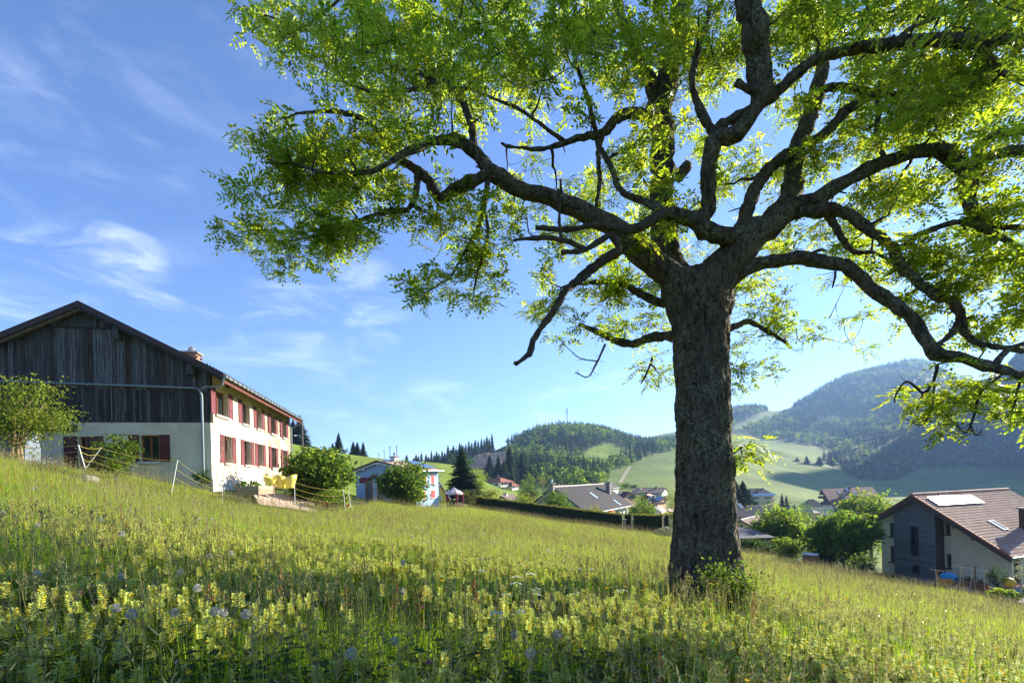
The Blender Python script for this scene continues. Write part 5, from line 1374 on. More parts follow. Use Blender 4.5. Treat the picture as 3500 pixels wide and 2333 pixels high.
# --- broadleaved trees and shrubs
for a in (
        ('shrub', 'round leafy shrub hiding the middle of the pale blue house', 'shrub', 1382, 1577, 50, 182, ('mid', 'lime'), dict(n=5200, low=.0, lobes=7, stems=3)),
        ('shrub', 'spreading green shrub beside the farmhouse terrace', 'shrub', 1085, 1534, 31, 250, ('mid', 'lime'), dict(n=6200, low=.08, lobes=9, stems=4, shell=.3)),
        ('shrub', 'dark rounded shrub against the far corner of the farmhouse', 'shrub', 1000, 1574, 36, 90, 'deep', dict(n=1600, low=0, stems=2)),
        ('shrub', 'low bright shrub below the spreading one at the fence', 'shrub', 1130, 1672, 29, 130, 'lime', dict(n=1600, low=0, stems=2)),
        ('shrub', 'pale-stemmed shrub with small leaves at the far left of the gable', 'shrub', 60, 1285, 19, 330, ('lime', 'yellowish'), dict(n=4600, low=.22, lobes=8, stems=5, bark='palebark', spread=.16, shell=.3, size=.13, base_v=1590)),
        ('shrub', 'arching bright green shrub below the gable window', 'shrub', 395, 1488, 19.5, 150, ('lime', 'mid'), dict(n=1500, low=.0, lobes=5, stems=3, bark='palebark', size=.13, base_v=1632)),
        ('shrub', 'small dark bush at the foot of the farmhouse corner', 'shrub', 690, 1598, 23.6, 62, 'deep', dict(n=800, low=0, stems=2, base_v=1668)),
        ('shrub', 'flowering shrub right of the garden pavilion', 'shrub', 1606, 1668, 66, 66, ('mid', 'purple'), dict(n=1600, low=0, stems=2)),
        ('tree', 'fresh green tree right behind the conical evergreen', 'tree', 1636, 1592, 112, 64, 'lime', dict(n=1800, low=.1)),
        ('shrub', 'yellow-green bush behind the left part of the hedge', 'shrub', 1675, 1665, 96, 76, 'yellowish', dict(n=1800, low=0)),
        ('tree', 'lime green maple in front of the cottage roof', 'tree', 1790, 1676, 82, 82, ('lime', 'yellowish'), dict(n=2200, low=.05)),
        ('shrub', 'purple-leaved shrub behind the lime green maple', 'shrub', 1822, 1680, 92, 44, 'purple', dict(n=700, low=0)),
        ('tree', 'round grey-green tree above the purple-leaved shrub', 'tree', 1812, 1652, 140, 78, 'mid', dict(n=1800, low=.05)),
        ('tree', 'bright round tree below the spruce cluster', 'tree', 1812, 1613, 235, 40, 'lime', dict(n=1200, low=.1)),
        ('tree', 'narrow light green tree left of the bright round one', 'tree', 1790, 1620, 228, 32, 'lime', dict(n=900, low=.05)),
        ('tree', 'tall feathery tree right of the bright round one', 'tree', 1852, 1616, 240, 34, 'yellowish', dict(n=900, low=.05)),
        ('tree', 'leafy young walnut in front of the bungalow gable', 'tree', 1898, 1681, 67, 112, 'mid', dict(n=2600, low=.0)),
        ('shrub', 'sparse yellow-green shrub under the bungalow eave', 'shrub', 2028, 1718, 63, 72, 'yellowish', dict(n=900, low=0)),
        ('tree', 'leafy tree at the right end of the bungalow', 'tree', 2193, 1701, 78, 86, ('lime', 'mid'), dict(n=2600, low=.0)),
        ('shrub', 'clipped dark round bush behind the right hedge', 'shrub', 2236, 1742, 66, 58, 'deep', dict(n=1400, low=0)),
        ('tree', 'tall yellowish tree half behind the left side of the trunk', 'tree', 2303, 1642, 112, 52, 'yellowish', dict(n=1900, low=.0)),
        ('tree', 'small tree against the middle of the long barn', 'tree', 2192, 1670, 175, 26, 'mid', dict(n=700, low=.0)),
        ('shrub', 'low bright shrub at the left end of the barn', 'shrub', 2178, 1685, 165, 18, 'lime', dict(n=400, low=0)),
        ('shrub', 'bright bush before the barn gable', 'shrub', 2258, 1687, 172, 22, 'lime', dict(n=400, low=0)),
        ('tree', 'little cone shaped tree right of the solar-panelled house', 'tree', 2278, 1713, 102, 20, 'deep', dict(n=600, low=0)),
        ('tree', 'left tree of the clump behind the barn', 'tree', 2112, 1656, 245, 42, 'mid', dict(n=900, low=0)),
        ('tree', 'middle tree of the clump behind the barn', 'tree', 2138, 1648, 250, 40, 'mid', dict(n=900, low=0)),
        ('tree', 'dark right tree of the clump behind the barn', 'tree', 2164, 1655, 247, 34, 'deep', dict(n=700, low=0)),
        ('tree', 'lime leafed bushy tree right of the vented outbuilding', 'tree', 2655, 1726, 60, 190, ('lime', 'mid'), dict(n=5200, low=.0, lobes=8)),
        ('shrub', 'dark upright shrub at the corner of the vented outbuilding', 'shrub', 2580, 1768, 61, 54, 'deep', dict(n=1600, low=0)),
        ('tree', 'slim bright tree left of the maroon-roofed block', 'tree', 2757, 1734, 63, 84, ('lime', 'mid'), dict(n=2600, low=.0)),
        ('shrub', 'broad rounded shrub beside the felt-roofed shed', 'shrub', 2692, 1836, 46, 106, ('lime', 'mid'), dict(n=3000, low=0, lobes=7)),
        ('tree', 'wide spreading garden tree with dark stem right of the brick ring', 'tree', 2872, 1750, 43, 225, ('mid', 'lime'), dict(n=5000, low=.25, lobes=11, stems=2, shell=.75, spread=.10)),
        ('shrub', 'full green bush left of the wide spreading tree', 'shrub', 2808, 1800, 45.5, 110, ('mid', 'lime'), dict(n=2400, low=0, lobes=7)),
        ('shrub', 'bright bush behind the stem of the wide spreading tree', 'shrub', 2915, 1850, 46, 80, ('lime', 'mid'), dict(n=1800, low=0, lobes=6)),
        ('shrub', 'dark hedge-like bush beside the cream house corner', 'shrub', 2960, 1885, 45.5, 66, 'deep', dict(n=1500, low=0, lobes=6)),
        ('shrub', 'dark undergrowth beneath the wide spreading tree', 'shrub', 2835, 1868, 44.5, 130, 'deep', dict(n=1800, low=0)),
        ('tree', 'tall round tree in front of the maroon roof', 'tree', 2972, 1666, 78, 178, ('lime', 'mid'), dict(n=4600, low=.1, lobes=8)),
        ('shrub', 'low dark bush in front of the felt-roofed shed', 'shrub', 2582, 1841, 47.5, 116, ('deep', 'mid'), dict(n=2000, low=0)),
        ('shrub', 'small dark shrub left of the grey tower foot', 'shrub', 2962, 1918, 42, 66, 'deep', dict(n=1000, low=0)),
        ('shrub', 'dark bushy shrub at the corner of the cream house', 'shrub', 3405, 1926, 33.2, 62, 'deep', dict(n=1600, low=.1, base_v=2018)),
        ('shrub', 'pale variegated shrub at the right edge of the photograph', 'shrub', 3505, 1896, 29.5, 70, 'grey', dict(n=1100, low=.15)),
        ('shrub', 'low grey-green shrub left of the big trunk foot', 'shrub', 2270, 1799, 49, 72, 'grey', dict(n=1200, low=0)),
        ('tree', 'round tree right of the black pines', 'tree', 2731, 1706, 225, 52, 'mid', dict(n=1100, low=0)),
        ('tree', 'low tree behind the black pines', 'tree', 2702, 1704, 262, 40, 'mid', dict(n=700, low=0)),
        ('tree', 'low tree left of the small white cottage', 'tree', 2757, 1709, 268, 40, 'mid', dict(n=700, low=0)),
        ('shrub', 'grey green shrub before the red garage wing', 'shrub', 1737, 1667, 200, 24, 'yellowish', dict(n=500, low=0)),
        ('shrub', 'dark broadleaf bush between the ridge spruces', 'shrub', 1183, 1528, 214, 24, 'deep', dict(n=500, low=0))):
    leafy(*a[:8], **a[8])

# --- woods too dense to count: one object each
for _k in ('mid', 'lime', 'deep', 'yellowish'): pass
def low_broad(name, seed, n=90, m='mid'):
    rng = np.random.default_rng(seed)
    lb = [(0, 0, .55, .3, .3, .4)] + [(.22 * math.cos(k * 1.3), .22 * math.sin(k * 1.3), .45 + .2 * rng.random(), .2, .2, .2) for k in range(5)]
    C = crown_points(lb, n, rng, 26, .14, .7)
    V, Fq = leaf_quads(C, .17, rng, up=.6, aspect=.8)
    return arr_mesh(name, V, Fq, LM[m])
WOODSRC = source_set('wood_kinds', [spruce_mesh('wood_spruce_a', 21, 8, 7, 'needle', .19), spruce_mesh('wood_spruce_b', 22, 8, 7, 'needle', .16), spruce_mesh('wood_spruce_c', 23, 7, 7, 'needle_l', .2),
                                    low_broad('wood_broad_a', 31), low_broad('wood_broad_b', 32, 90, 'lime'), low_broad('wood_broad_c', 33, 90, 'deep')])
def wood(name, label, box, step, polys, holes, ymin, broad, hts=(13, 19), seed=1, rmin=0):
    rng = np.random.default_rng(seed)
    x0, x1, y0, y1 = box
    gx, gy = np.meshgrid(np.arange(x0, x1, step), np.arange(y0, y1, step))
    X = gx.ravel() + rng.uniform(-.5, .5, gx.size) * step; Y = gy.ravel() + rng.uniform(-.5, .5, gx.size) * step
    Z = H(X, Y); u, v = proj(X, Y, Z)
    k = (Y > ymin) & inpoly(u, v, polys)
    for h in holes: k &= ~inpoly(u, v, h)
    X, Y, Z = X[k], Y[k], Z[k]; n = len(X)
    f = np.sin(X * .021 + 2 * np.sin(Y * .013)) + np.sin(Y * .027 + X * .011) + rng.normal(size=n) * .9
    isb = f > np.quantile(f, 1 - broad)
    pick = np.where(isb, rng.choice([3, 3, 4, 5], n), rng.choice([0, 0, 1, 2], n))
    ht = rng.uniform(*hts, n) * np.where(isb, .78, 1.05)
    wd = ht * np.where(isb, rng.uniform(.75, 1.05, n), rng.uniform(.8, 1.15, n))
    o = scatter(name, np.stack([X, Y, Z - .5], 1), np.stack([0 * X, 0 * X, rng.uniform(0, 6.28, n)], 1), np.stack([wd, wd, ht], 1), pick, WOODSRC)
    print(name, n)
    tag(o, label, 'wood', None, 'stuff'); return o
PAST = [(1985, 1592), (1985, 1560), (2020, 1528), (2085, 1513), (2165, 1540), (2150, 1556), (2060, 1592)]
wood('hill_wood', 'mixed spruce and broadleaf wood covering the round hill with the mast', (-260, 420, 280, 1100), 9.5,
     [(1545, 1615), (1545, 1540), (1700, 1440), (1860, 1400), (2100, 1400), (2230, 1480), (2345, 1470), (2345, 1528), (2250, 1548), (2130, 1602), (2070, 1640), (1990, 1668), (1850, 1668), (1800, 1648), (1745, 1605), (1600, 1608)],
     [PAST, [(1640, 1572), (1690, 1535), (1775, 1508), (1760, 1528), (1700, 1556)], [(1590, 1608), (1600, 1556), (1660, 1540), (1735, 1536), (1715, 1584)]], 285, .42, (12, 18), 3)
wood('mountain_wood', 'hazy blue-green forest covering the mountain flank on the right', (560, 2600, 700, 2300), 13.5,
     [(2420, 1500), (2489, 1473), (2587, 1510), (2634, 1496), (2727, 1515), (2849, 1538), (2802, 1575), (2867, 1603), (2914, 1631), (3008, 1645), (3092, 1631), (3148, 1599), (3900, 1585), (3900, 1000), (2420, 1200)],
     [[(2500, 1462), (2570, 1425), (2650, 1392), (2715, 1388), (2700, 1408), (2610, 1440), (2530, 1470)], [(2790, 1426), (2965, 1416), (2950, 1430), (2800, 1438)]], 640, .36, (15, 23), 5)
wood('valley_wood', 'belt of round broadleaf trees along the foot of the mast hill', (0, 170, 250, 400), 8.0,
     [(1830, 1670), (1850, 1640), (2080, 1600), (2075, 1655), (1960, 1680)], [], 240, .9, (9, 14), 8)

# ---------------------------------------------------------------- clipped hedges
def hedge(label, a, b, za, zb, w, n):
    """a, b plan ends; za, zb top heights"""
    a, b = Vector((a[0], a[1], 0)), Vector((b[0], b[1], 0)); L = (b - a).length; d = (b - a) / L; s = Vector((-d.y, d.x, 0))
    o = empty('hedge', (a.x, a.y, h1(a.x, a.y)), 0, label, 'hedge')
    org = o.location.copy(); rng = np.random.default_rng(int(L * 10)); mb = MB(); m = max(3, int(L / 1.2))
    pts = []
    for k in range(m + 1):
        t = k / m; c = a.lerp(b, t); zg_ = h1(c.x, c.y) - .3; zt_ = za + (zb - za) * t
        q = w / 2 * .9
        pts.append([(c - s * q - org).xy.to_tuple() + (zg_ - org.z,), (c + s * q - org).xy.to_tuple() + (zg_ - org.z,), (c + s * q * .92 - org).xy.to_tuple() + (zt_ - .06 - org.z,), (c - s * q * .92 - org).xy.to_tuple() + (zt_ - .06 - org.z,)])
    for k in range(m):
        p, q = pts[k], pts[k + 1]
        for i in range(4): mb.poly([p[i], p[(i + 1) % 4], q[(i + 1) % 4], q[i]])
    mb.poly(pts[0][::-1]); mb.poly(pts[-1])
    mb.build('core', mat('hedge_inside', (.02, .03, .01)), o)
    t = rng.random(n); f = rng.random(n); side = np.where(f < .42, -1, np.where(f < .62, 1, 0))
    hh = rng.random(n) ** .9
    px = a.x + (b.x - a.x) * t; py = a.y + (b.y - a.y) * t; zt_ = za + (zb - za) * t; zg_ = H(px, py)
    off = np.where(side == 0, rng.uniform(-.5, .5, n), side * .5) * w + rng.normal(size=n) * .05
    lump = .05 * np.sin(t * L * 2.1) + .04 * np.sin(t * L * 5.3 + 1)
    C = np.stack([px + s.x * off - org.x, py + s.y * off - org.y, np.where(side == 0, zt_ + lump * .5 + rng.normal(size=n) * .04, zg_ + (zt_ - zg_) * hh) - org.z], 1)
    V, Fq = leaf_quads(C, .20, rng, up=.2, aspect=.6)
    link('foliage', arr_mesh('foliage', V, Fq, [LM['thuja'], LM['thuja_tip']], ((side == 0) & (rng.random(n) < .75)).astype(int)), o)['kind'] = 'stuff'  # most leaves along the top take the yellower green
HA, HB = P(1627, 1696, 68), P(2130, 1757.5, 57)
hedge('long clipped dark green hedge sloping down along the meadow', (HA.x, HA.y), (HB.x, HB.y), HA.z, HB.z, 1.3, 9000)
HC, HD = P(2172, 1759, 55), P(2268, 1760, 53)
hedge('clipped hedge block right of the gate', (HC.x, HC.y), (HD.x, HD.y), HC.z, HD.z, 1.3, 2600)
HE = P(2315, 1748, 62)
hedge('sunlit hedge side running back beside the trunk', (HD.x + .3, HD.y + .7), (HE.x, HE.y), HD.z, HE.z, 1.2, 2400)
HF, HG = P(2130, 1757, 61), P(2163, 1758, 60)
hedge('short dark hedge seen through the garden gate', (HF.x, HF.y), (HG.x, HG.y), HF.z, HG.z, 1.2, 1000)
for lab, u, top, Y in (('stone gate pillar at the end of the long hedge', 2134, 1776, 56.2), ('stone gate pillar at the start of the hedge block', 2168, 1776, 55.3)):
    p = P(u, top, Y); z = h1(p.x, Y)
    o = empty('gate_pillar', (p.x, Y, z), 0, lab, 'pillar', 'gate pillars in the hedge gap'); hh = p.z - z
    MB().box(-.16, .16, -.16, .16, -.5, hh).build('shaft', M['tan'], o); MB().box(-.25, .25, -.25, .25, hh + .001, hh + .09).build('cap', M['concrete'], o)
pa, pb = P(2138, 1790, 56), P(2165, 1790, 55.4)
g = empty('garden_gate', (pa.x, pa.y, h1(pa.x, pa.y)), math.atan2(pb.y - pa.y, pb.x - pa.x), 'low dark metal gate between the two stone pillars', 'gate'); gw = (pb - pa).length
for k in range(7): MB().box(.08 + k * (gw - .16) / 6 - .015, .08 + k * (gw - .16) / 6 + .015, -.015, .015, .1, 1.0).build('bar', M['black'], g)
for z in (.2, .95): MB().box(.05, gw - .05, -.02, .02, z, z + .04).build('rail', M['black'], g)
p = P(2151, 1797, 54.6)
o = empty('round_sign', (p.x, p.y, p.z), 0, 'small round pink sign hanging at the garden gate', 'sign')
MB().tube([(0, 0, 0), (0, .03, 0)], .15, 18).build('disc', mat('pink_paint', (.62, .25, .34)), o)
MB().box(-.012, .012, .031, .05, -1.2, 0).build('stake', M['black'], o)

# ---------------------------------------------------------------- the big ash tree
def bark_mat():
    m = bpy.data.materials.new('ash_bark'); m.use_nodes = True
    N, L = m.node_tree.nodes, m.node_tree.links
    b = N['Principled BSDF']; b.inputs['Roughness'].default_value = .95; b.inputs['Specular IOR Level'].default_value = .15
    tc = N.new('ShaderNodeTexCoord'); mp = N.new('ShaderNodeMapping'); mp.inputs['Scale'].default_value = (1.2, 1.2, .42)
    L.new(tc.outputs['Object'], mp.inputs['Vector'])
    def noise_(sc, det, vec, rough=.6):
        k = N.new('ShaderNodeTexNoise'); k.inputs['Scale'].default_value = sc; k.inputs['Detail'].default_value = det; k.inputs['Roughness'].default_value = rough
        L.new(vec, k.inputs['Vector']); return k.outputs['Fac']
    def rng_(x, a, b_):
        k = N.new('ShaderNodeMapRange'); k.inputs['From Min'].default_value = a; k.inputs['From Max'].default_value = b_; L.new(x, k.inputs['Value']); return k.outputs['Result']
    def mix_(f, A, B):
        k = N.new('ShaderNodeMix'); k.data_type = 'RGBA'; L.new(f, k.inputs['Factor'])
        for s, c in (('A', A), ('B', B)):
            if isinstance(c, tuple): k.inputs[s].default_value = (*c, 1)
            else: L.new(c, k.inputs[s])
        return k.outputs['Result']
    vo = N.new('ShaderNodeTexVoronoi'); vo.feature = 'F1'; vo.inputs['Scale'].default_value = 20
    L.new(mp.outputs[0], vo.inputs['Vector'])
    base = mix_(rng_(noise_(9, 8, mp.outputs[0]), .35, .65), (.026, .019, .014), (.155, .115, .08))
    lich = rng_(noise_(19, 10, tc.outputs['Object'], .8), .48, .58)
    patch = rng_(noise_(1.6, 5, tc.outputs['Object']), .36, .66)
    mm = N.new('ShaderNodeMath'); mm.operation = 'MULTIPLY'; L.new(lich, mm.inputs[0]); L.new(patch, mm.inputs[1])
    c1 = mix_(mm.outputs[0], base, mix_(rng_(noise_(40, 3, tc.outputs['Object']), .3, .7), (.19, .20, .145), (.36, .37, .28)))
    l2 = rng_(noise_(3.1, 9, tc.outputs['Object'], .75), .60, .66)
    c2 = mix_(l2, c1, (.19, .17, .07))
    l3 = rng_(noise_(1.7, 8, tc.outputs['Object'], .7), .66, .70)
    c3 = mix_(l3, c2, (.20, .075, .025))
    L.new(c3, b.inputs['Base Color'])
    ad = N.new('ShaderNodeMath'); ad.operation = 'ADD'; L.new(vo.outputs['Distance'], ad.inputs[0]); L.new(noise_(26, 8, mp.outputs[0]), ad.inputs[1])
    bp = N.new('ShaderNodeBump'); bp.inputs['Strength'].default_value = 1.0; bp.inputs['Distance'].default_value = .045
    L.new(ad.outputs[0], bp.inputs['Height']); L.new(bp.outputs[0], b.inputs['Normal'])
    return m
M['ash_bark'] = bark_mat()
M['dead_bark'] = mat('dead_branch', (.10, .078, .058), (.045, .034, .026), 7, .95, .7, 30)
M['twig'] = mat('twig_bark', (.055, .043, .033), (.034, .027, .021), 14, .9)

# limbs as read off the photograph: x, y (in 2352 px wide picture), distance, radius in those pixels
LIMBS = [
 # left great limb and its two arms
 [(1590, 690, 8.6, 52), (1545, 640, 8.6, 40), (1490, 590, 8.5, 31), (1425, 535, 8.4, 28), (1365, 498, 8.3, 25), (1290, 462, 8.2, 23), (1215, 437, 8.1, 21), (1150, 408, 8.0, 20), (1120, 385, 8.0, 18), (1095, 350, 8.0, 16), (1062, 326, 7.9, 13.5), (1020, 317, 7.8, 12), (970, 333, 7.7, 11), (925, 356, 7.6, 10), (880, 385, 7.5, 8), (820, 400, 7.5, 6), (750, 395, 7.4, 4.5), (680, 380, 7.4, 3), (600, 375, 7.4, 2)],
 [(1130, 400, 8.0, 17), (1085, 413, 8.1, 16), (1015, 452, 8.2, 16), (990, 425, 8.2, 14), (968, 398, 8.2, 13), (930, 376, 8.3, 11), (895, 345, 8.3, 9), (865, 300, 8.3, 7.5), (820, 268, 8.3, 6), (760, 255, 8.2, 4.5), (680, 262, 8.1, 3)],
 [(960, 398, 8.2, 10), (955, 440, 8.1, 8.5), (940, 480, 8.0, 7), (890, 485, 8, 5.5), (830, 505, 7.9, 5), (760, 530, 7.8, 4), (690, 548, 7.8, 3), (610, 555, 7.7, 2)],
 [(1090, 350, 8.0, 12), (1085, 300, 8.0, 11), (1072, 262, 8.1, 10), (1050, 215, 8.1, 8.5), (1015, 190, 8.1, 7.5), (965, 200, 8.1, 6), (910, 215, 8.1, 5), (850, 210, 8.2, 4), (790, 190, 8.2, 3)],
 [(1015, 190, 8.1, 6.5), (960, 165, 8.2, 6), (900, 150, 8.2, 5.5), (840, 120, 8.3, 5), (770, 90, 8.3, 4), (690, 65, 8.3, 3), (610, 35, 8.3, 2)],
 [(1050, 215, 8.1, 6), (1100, 170, 8.3, 5), (1130, 120, 8.4, 4.5), (1120, 60, 8.4, 3.5), (1080, 0, 8.4, 2.5)],
 # middle leader
 [(1575, 690, 8.7, 55), (1550, 620, 8.8, 42), (1530, 560, 8.9, 35), (1522, 450, 9.0, 31), (1522, 350, 9.1, 30), (1518, 250, 9.2, 34), (1540, 150, 9.3, 28), (1560, 60, 9.4, 25), (1572, -60, 9.5, 21), (1580, -200, 9.6, 15), (1585, -320, 9.6, 9)],
 [(1515, 260, 9.2, 20), (1490, 180, 9.1, 17), (1455, 110, 9.0, 15), (1425, 30, 8.9, 13), (1400, -60, 8.9, 10), (1370, -180, 8.9, 6)],
 [(1505, 275, 9.1, 16), (1460, 258, 8.9, 14), (1420, 270, 8.8, 14), (1385, 305, 8.7, 11), (1340, 315, 8.6, 9), (1300, 325, 8.6, 7), (1250, 342, 8.6, 6), (1200, 340, 8.6, 4.5), (1150, 330, 8.6, 3)],
 [(1385, 305, 8.7, 7), (1375, 350, 8.7, 7), (1378, 410, 8.7, 6.5), (1370, 470, 8.6, 5)],
 [(1375, 340, 8.7, 7), (1362, 270, 8.7, 7), (1345, 210, 8.7, 6.5), (1325, 150, 8.7, 5.5), (1310, 80, 8.8, 4), (1290, 10, 8.8, 3)],
 [(1300, 325, 8.6, 6), (1250, 290, 8.5, 5.5), (1190, 250, 8.5, 5), (1130, 225, 8.5, 4), (1060, 200, 8.4, 3), (980, 215, 8.4, 2)],
 [(1580, 380, 9.2, 13), (1560, 410, 9.2, 16)],
 # right fork: main stem of the fork, then its limbs
 [(1620, 720, 8.6, 60), (1655, 620, 8.5, 52), (1710, 555, 8.4, 44), (1770, 515, 8.3, 34), (1840, 475, 8.2, 24), (1910, 435, 8.1, 20), (1985, 396, 8.0, 19), (2060, 365, 7.9, 18), (2130, 345, 7.8, 17.5), (2180, 350, 7.7, 19), (2215, 395, 7.7, 20), (2225, 455, 7.7, 17), (2245, 490, 7.7, 12), (2280, 510, 7.7, 9), (2335, 522, 7.7, 6), (2420, 530, 7.7, 4)],
 [(2225, 455, 7.7, 17), (2245, 400, 7.6, 15), (2262, 365, 7.5, 13), (2300, 352, 7.4, 12), (2360, 345, 7.3, 11), (2450, 330, 7.3, 8), (2550, 320, 7.3, 5)],
 [(2250, 385, 7.6, 12), (2245, 345, 7.5, 13), (2290, 310, 7.4, 12), (2352, 300, 7.3, 11), (2450, 290, 7.2, 9), (2560, 260, 7.2, 6)],
 [(2030, 362, 8.0, 6), (2016, 320, 8.1, 7), (2017, 250, 8.2, 7), (2020, 200, 8.3, 5), (2040, 140, 8.3, 3)],
 [(1830, 492, 8.2, 18), (1890, 482, 8.1, 16), (1945, 488, 8.0, 15), (1990, 522, 7.9, 14), (2040, 562, 7.8, 13), (2072, 610, 7.8, 12), (2105, 645, 7.8, 12), (2150, 680, 7.7, 12), (2185, 690, 7.7, 12), (2205, 730, 7.7, 11), (2222, 770, 7.7, 9), (2270, 795, 7.6, 8), (2340, 805, 7.5, 7), (2440, 820, 7.5, 4)],
 [(2205, 735, 7.7, 9), (2185, 765, 7.6, 8), (2160, 785, 7.5, 7), (2140, 800, 7.5, 6)],
 [(1900, 490, 8.1, 9), (1920, 520, 8.2, 9), (1935, 555, 8.2, 8), (1965, 580, 8.3, 6), (2010, 580, 8.3, 5), (2045, 600, 8.4, 3.5)],
 [(2080, 560, 8.0, 9), (2120, 535, 7.9, 9), (2170, 515, 7.8, 9), (2230, 512, 7.7, 8), (2290, 540, 7.6, 8), (2350, 580, 7.5, 6), (2420, 610, 7.5, 4)],
 # lowest right limb
 [(1660, 660, 8.5, 30), (1700, 618, 8.4, 22), (1750, 604, 8.3, 18), (1810, 594, 8.2, 17), (1870, 594, 8.1, 17), (1935, 612, 8.0, 17), (1995, 650, 7.9, 16.5), (2055, 698, 7.7, 16), (2105, 745, 7.6, 15), (2128, 790, 7.5, 15), (2150, 810, 7.5, 17), (2200, 820, 7.4, 14), (2260, 838, 7.3, 13), (2352, 866, 7.1, 12), (2450, 895, 7.0, 8), (2550, 900, 6.9, 5)],
 [(1860, 590, 8.1, 9), (1880, 575, 8.0, 5), (1896, 573, 8.0, 3)],
 [(2280, 840, 7.3, 8), (2320, 800, 7.3, 7), (2352, 790, 7.2, 6), (2440, 740, 7.2, 4)],
 # knee in the middle and its twin risers
 [(1725, 535, 8.4, 30), (1670, 540, 8.2, 26), (1620, 528, 8.1, 22), (1580, 500, 8.0, 19), (1540, 490, 7.9, 17)],
 [(1600, 525, 8.1, 20), (1622, 480, 8.0, 20), (1630, 410, 7.9, 19), (1632, 345, 7.8, 21), (1650, 312, 7.7, 22), (1695, 305, 7.6, 20), (1725, 265, 7.5, 20), (1752, 205, 7.4, 27), (1748, 140, 7.3, 33), (1728, 60, 7.2, 34), (1708, -30, 7.1, 33), (1690, -160, 7.1, 24), (1680, -300, 7.1, 12)],
 [(1638, 320, 7.8, 15), (1655, 285, 7.7, 14), (1700, 262, 7.6, 13.5), (1750, 240, 7.5, 13), (1790, 210, 7.4, 14), (1835, 165, 7.3, 15), (1885, 132, 7.2, 16), (1960, 112, 7.1, 16), (2050, 102, 7.0, 17), (2150, 92, 6.9, 18), (2250, 96, 6.8, 17), (2352, 80, 6.7, 16), (2460, 60, 6.6, 12), (2600, 30, 6.5, 7)],
 [(1560, 500, 8.0, 12), (1520, 480, 8.0, 11), (1470, 460, 8.1, 9), (1420, 430, 8.2, 8), (1400, 380, 8.3, 7), (1378, 340, 8.4, 5)],
 [(1755, 210, 7.4, 13), (1720, 205, 7.3, 11), (1690, 190, 7.3, 9)],
 [(1640, 300, 7.8, 12), (1610, 250, 7.9, 11), (1590, 190, 8.0, 10), (1600, 130, 8.1, 9), (1620, 60, 8.2, 7), (1640, -30, 8.2, 5)],
 # paired uprights behind
 [(1735, 545, 8.5, 28), (1790, 480, 8.8, 25), (1818, 440, 9.0, 25), (1832, 345, 9.2, 23), (1868, 240, 9.4, 19), (1892, 140, 9.6, 16), (1910, 40, 9.8, 12), (1925, -80, 9.9, 8)],
 [(1700, 540, 8.6, 20), (1735, 430, 8.9, 18), (1775, 380, 9.0, 17), (1810, 360, 9.1, 15)],
 [(1860, 330, 9.2, 14), (1920, 280, 9.1, 13), (1985, 225, 9.0, 12), (2060, 195, 8.9, 11), (2140, 180, 8.8, 8), (2230, 170, 8.7, 5)],
 [(1880, 205, 9.4, 12), (1940, 200, 9.3, 11), (2020, 215, 9.2, 10), (2120, 220, 9.1, 8), (2220, 260, 9.0, 5)],
 [(2200, 100, 6.9, 8), (2240, 50, 7.0, 7), (2300, 20, 7.0, 6), (2380, -10, 7.1, 4)],
 [(2250, 110, 6.8, 9), (2290, 150, 6.9, 8), (2340, 185, 6.9, 7), (2420, 210, 7.0, 4)],
 [(2050, 105, 7.0, 7), (2100, 60, 7.1, 6), (2170, 30, 7.2, 5), (2260, 0, 7.2, 4)],
 # low boughs behind the trunk
 [(1570, 770, 8.9, 14), (1500, 775, 9.4, 13), (1440, 790, 9.8, 11), (1390, 770, 10.1, 8), (1330, 745, 10.2, 5)],
 [(1565, 700, 8.9, 12), (1500, 690, 9.4, 11), (1440, 655, 9.8, 9), (1370, 650, 10.1, 6), (1290, 660, 10.2, 3)],
 [(1660, 760, 9.0, 10), (1720, 740, 9.6, 8), (1770, 765, 9.9, 6), (1810, 790, 10.0, 3)],
 [(1665, 1060, 8.6, 5), (1695, 1030, 8.7, 4), (1725, 1020, 8.8, 2)],
 # hanging side boughs of the left limb
 [(1118, 415, 8.0, 9), (1112, 470, 8.0, 8), (1095, 530, 8.0, 6), (1060, 590, 8.0, 4.5), (1030, 640, 8.0, 3), (980, 670, 8.0, 2)],
 [(1112, 480, 8.0, 5), (1120, 540, 8.0, 4), (1100, 620, 8.1, 3), (1085, 690, 8.1, 2)],
 [(780, 0, 8.0, 4), (700, 60, 8.0, 3), (640, 90, 8.0, 2)],
]
DEAD = [
 [(1425, 575, 8.3, 14), (1385, 598, 8.2, 13), (1330, 640, 8.1, 12), (1290, 680, 8.0, 10.5), (1258, 730, 7.9, 9), (1228, 780, 7.8, 7.5), (1216, 812, 7.8, 7), (1182, 836, 7.7, 6)],
 [(1300, 660, 8.05, 5), (1345, 640, 8.0, 6), (1360, 625, 8.0, 3)],
 [(1540, 490, 7.9, 16), (1500, 505, 7.8, 15), (1470, 525, 7.7, 14), (1440, 528, 7.7, 12), (1405, 535, 7.7, 11), (1420, 560, 7.7, 9), (1418, 585, 7.7, 6)],
 [(1440, 528, 7.7, 9), (1400, 520, 7.6, 8), (1360, 518, 7.6, 8), (1300, 524, 7.5, 7), (1230, 521, 7.5, 5.5)],
 [(1410, 533, 7.7, 9), (1370, 560, 7.6, 8), (1335, 577, 7.6, 7), (1288, 581, 7.5, 7)],
 [(1345, 572, 7.6, 7), (1305, 556, 7.5, 6.5), (1262, 545, 7.5, 6), (1220, 548, 7.4, 5), (1180, 553, 7.4, 4)],
 [(1288, 548, 7.5, 4.5), (1286, 500, 7.5, 4), (1284, 435, 7.5, 3.5)],
]
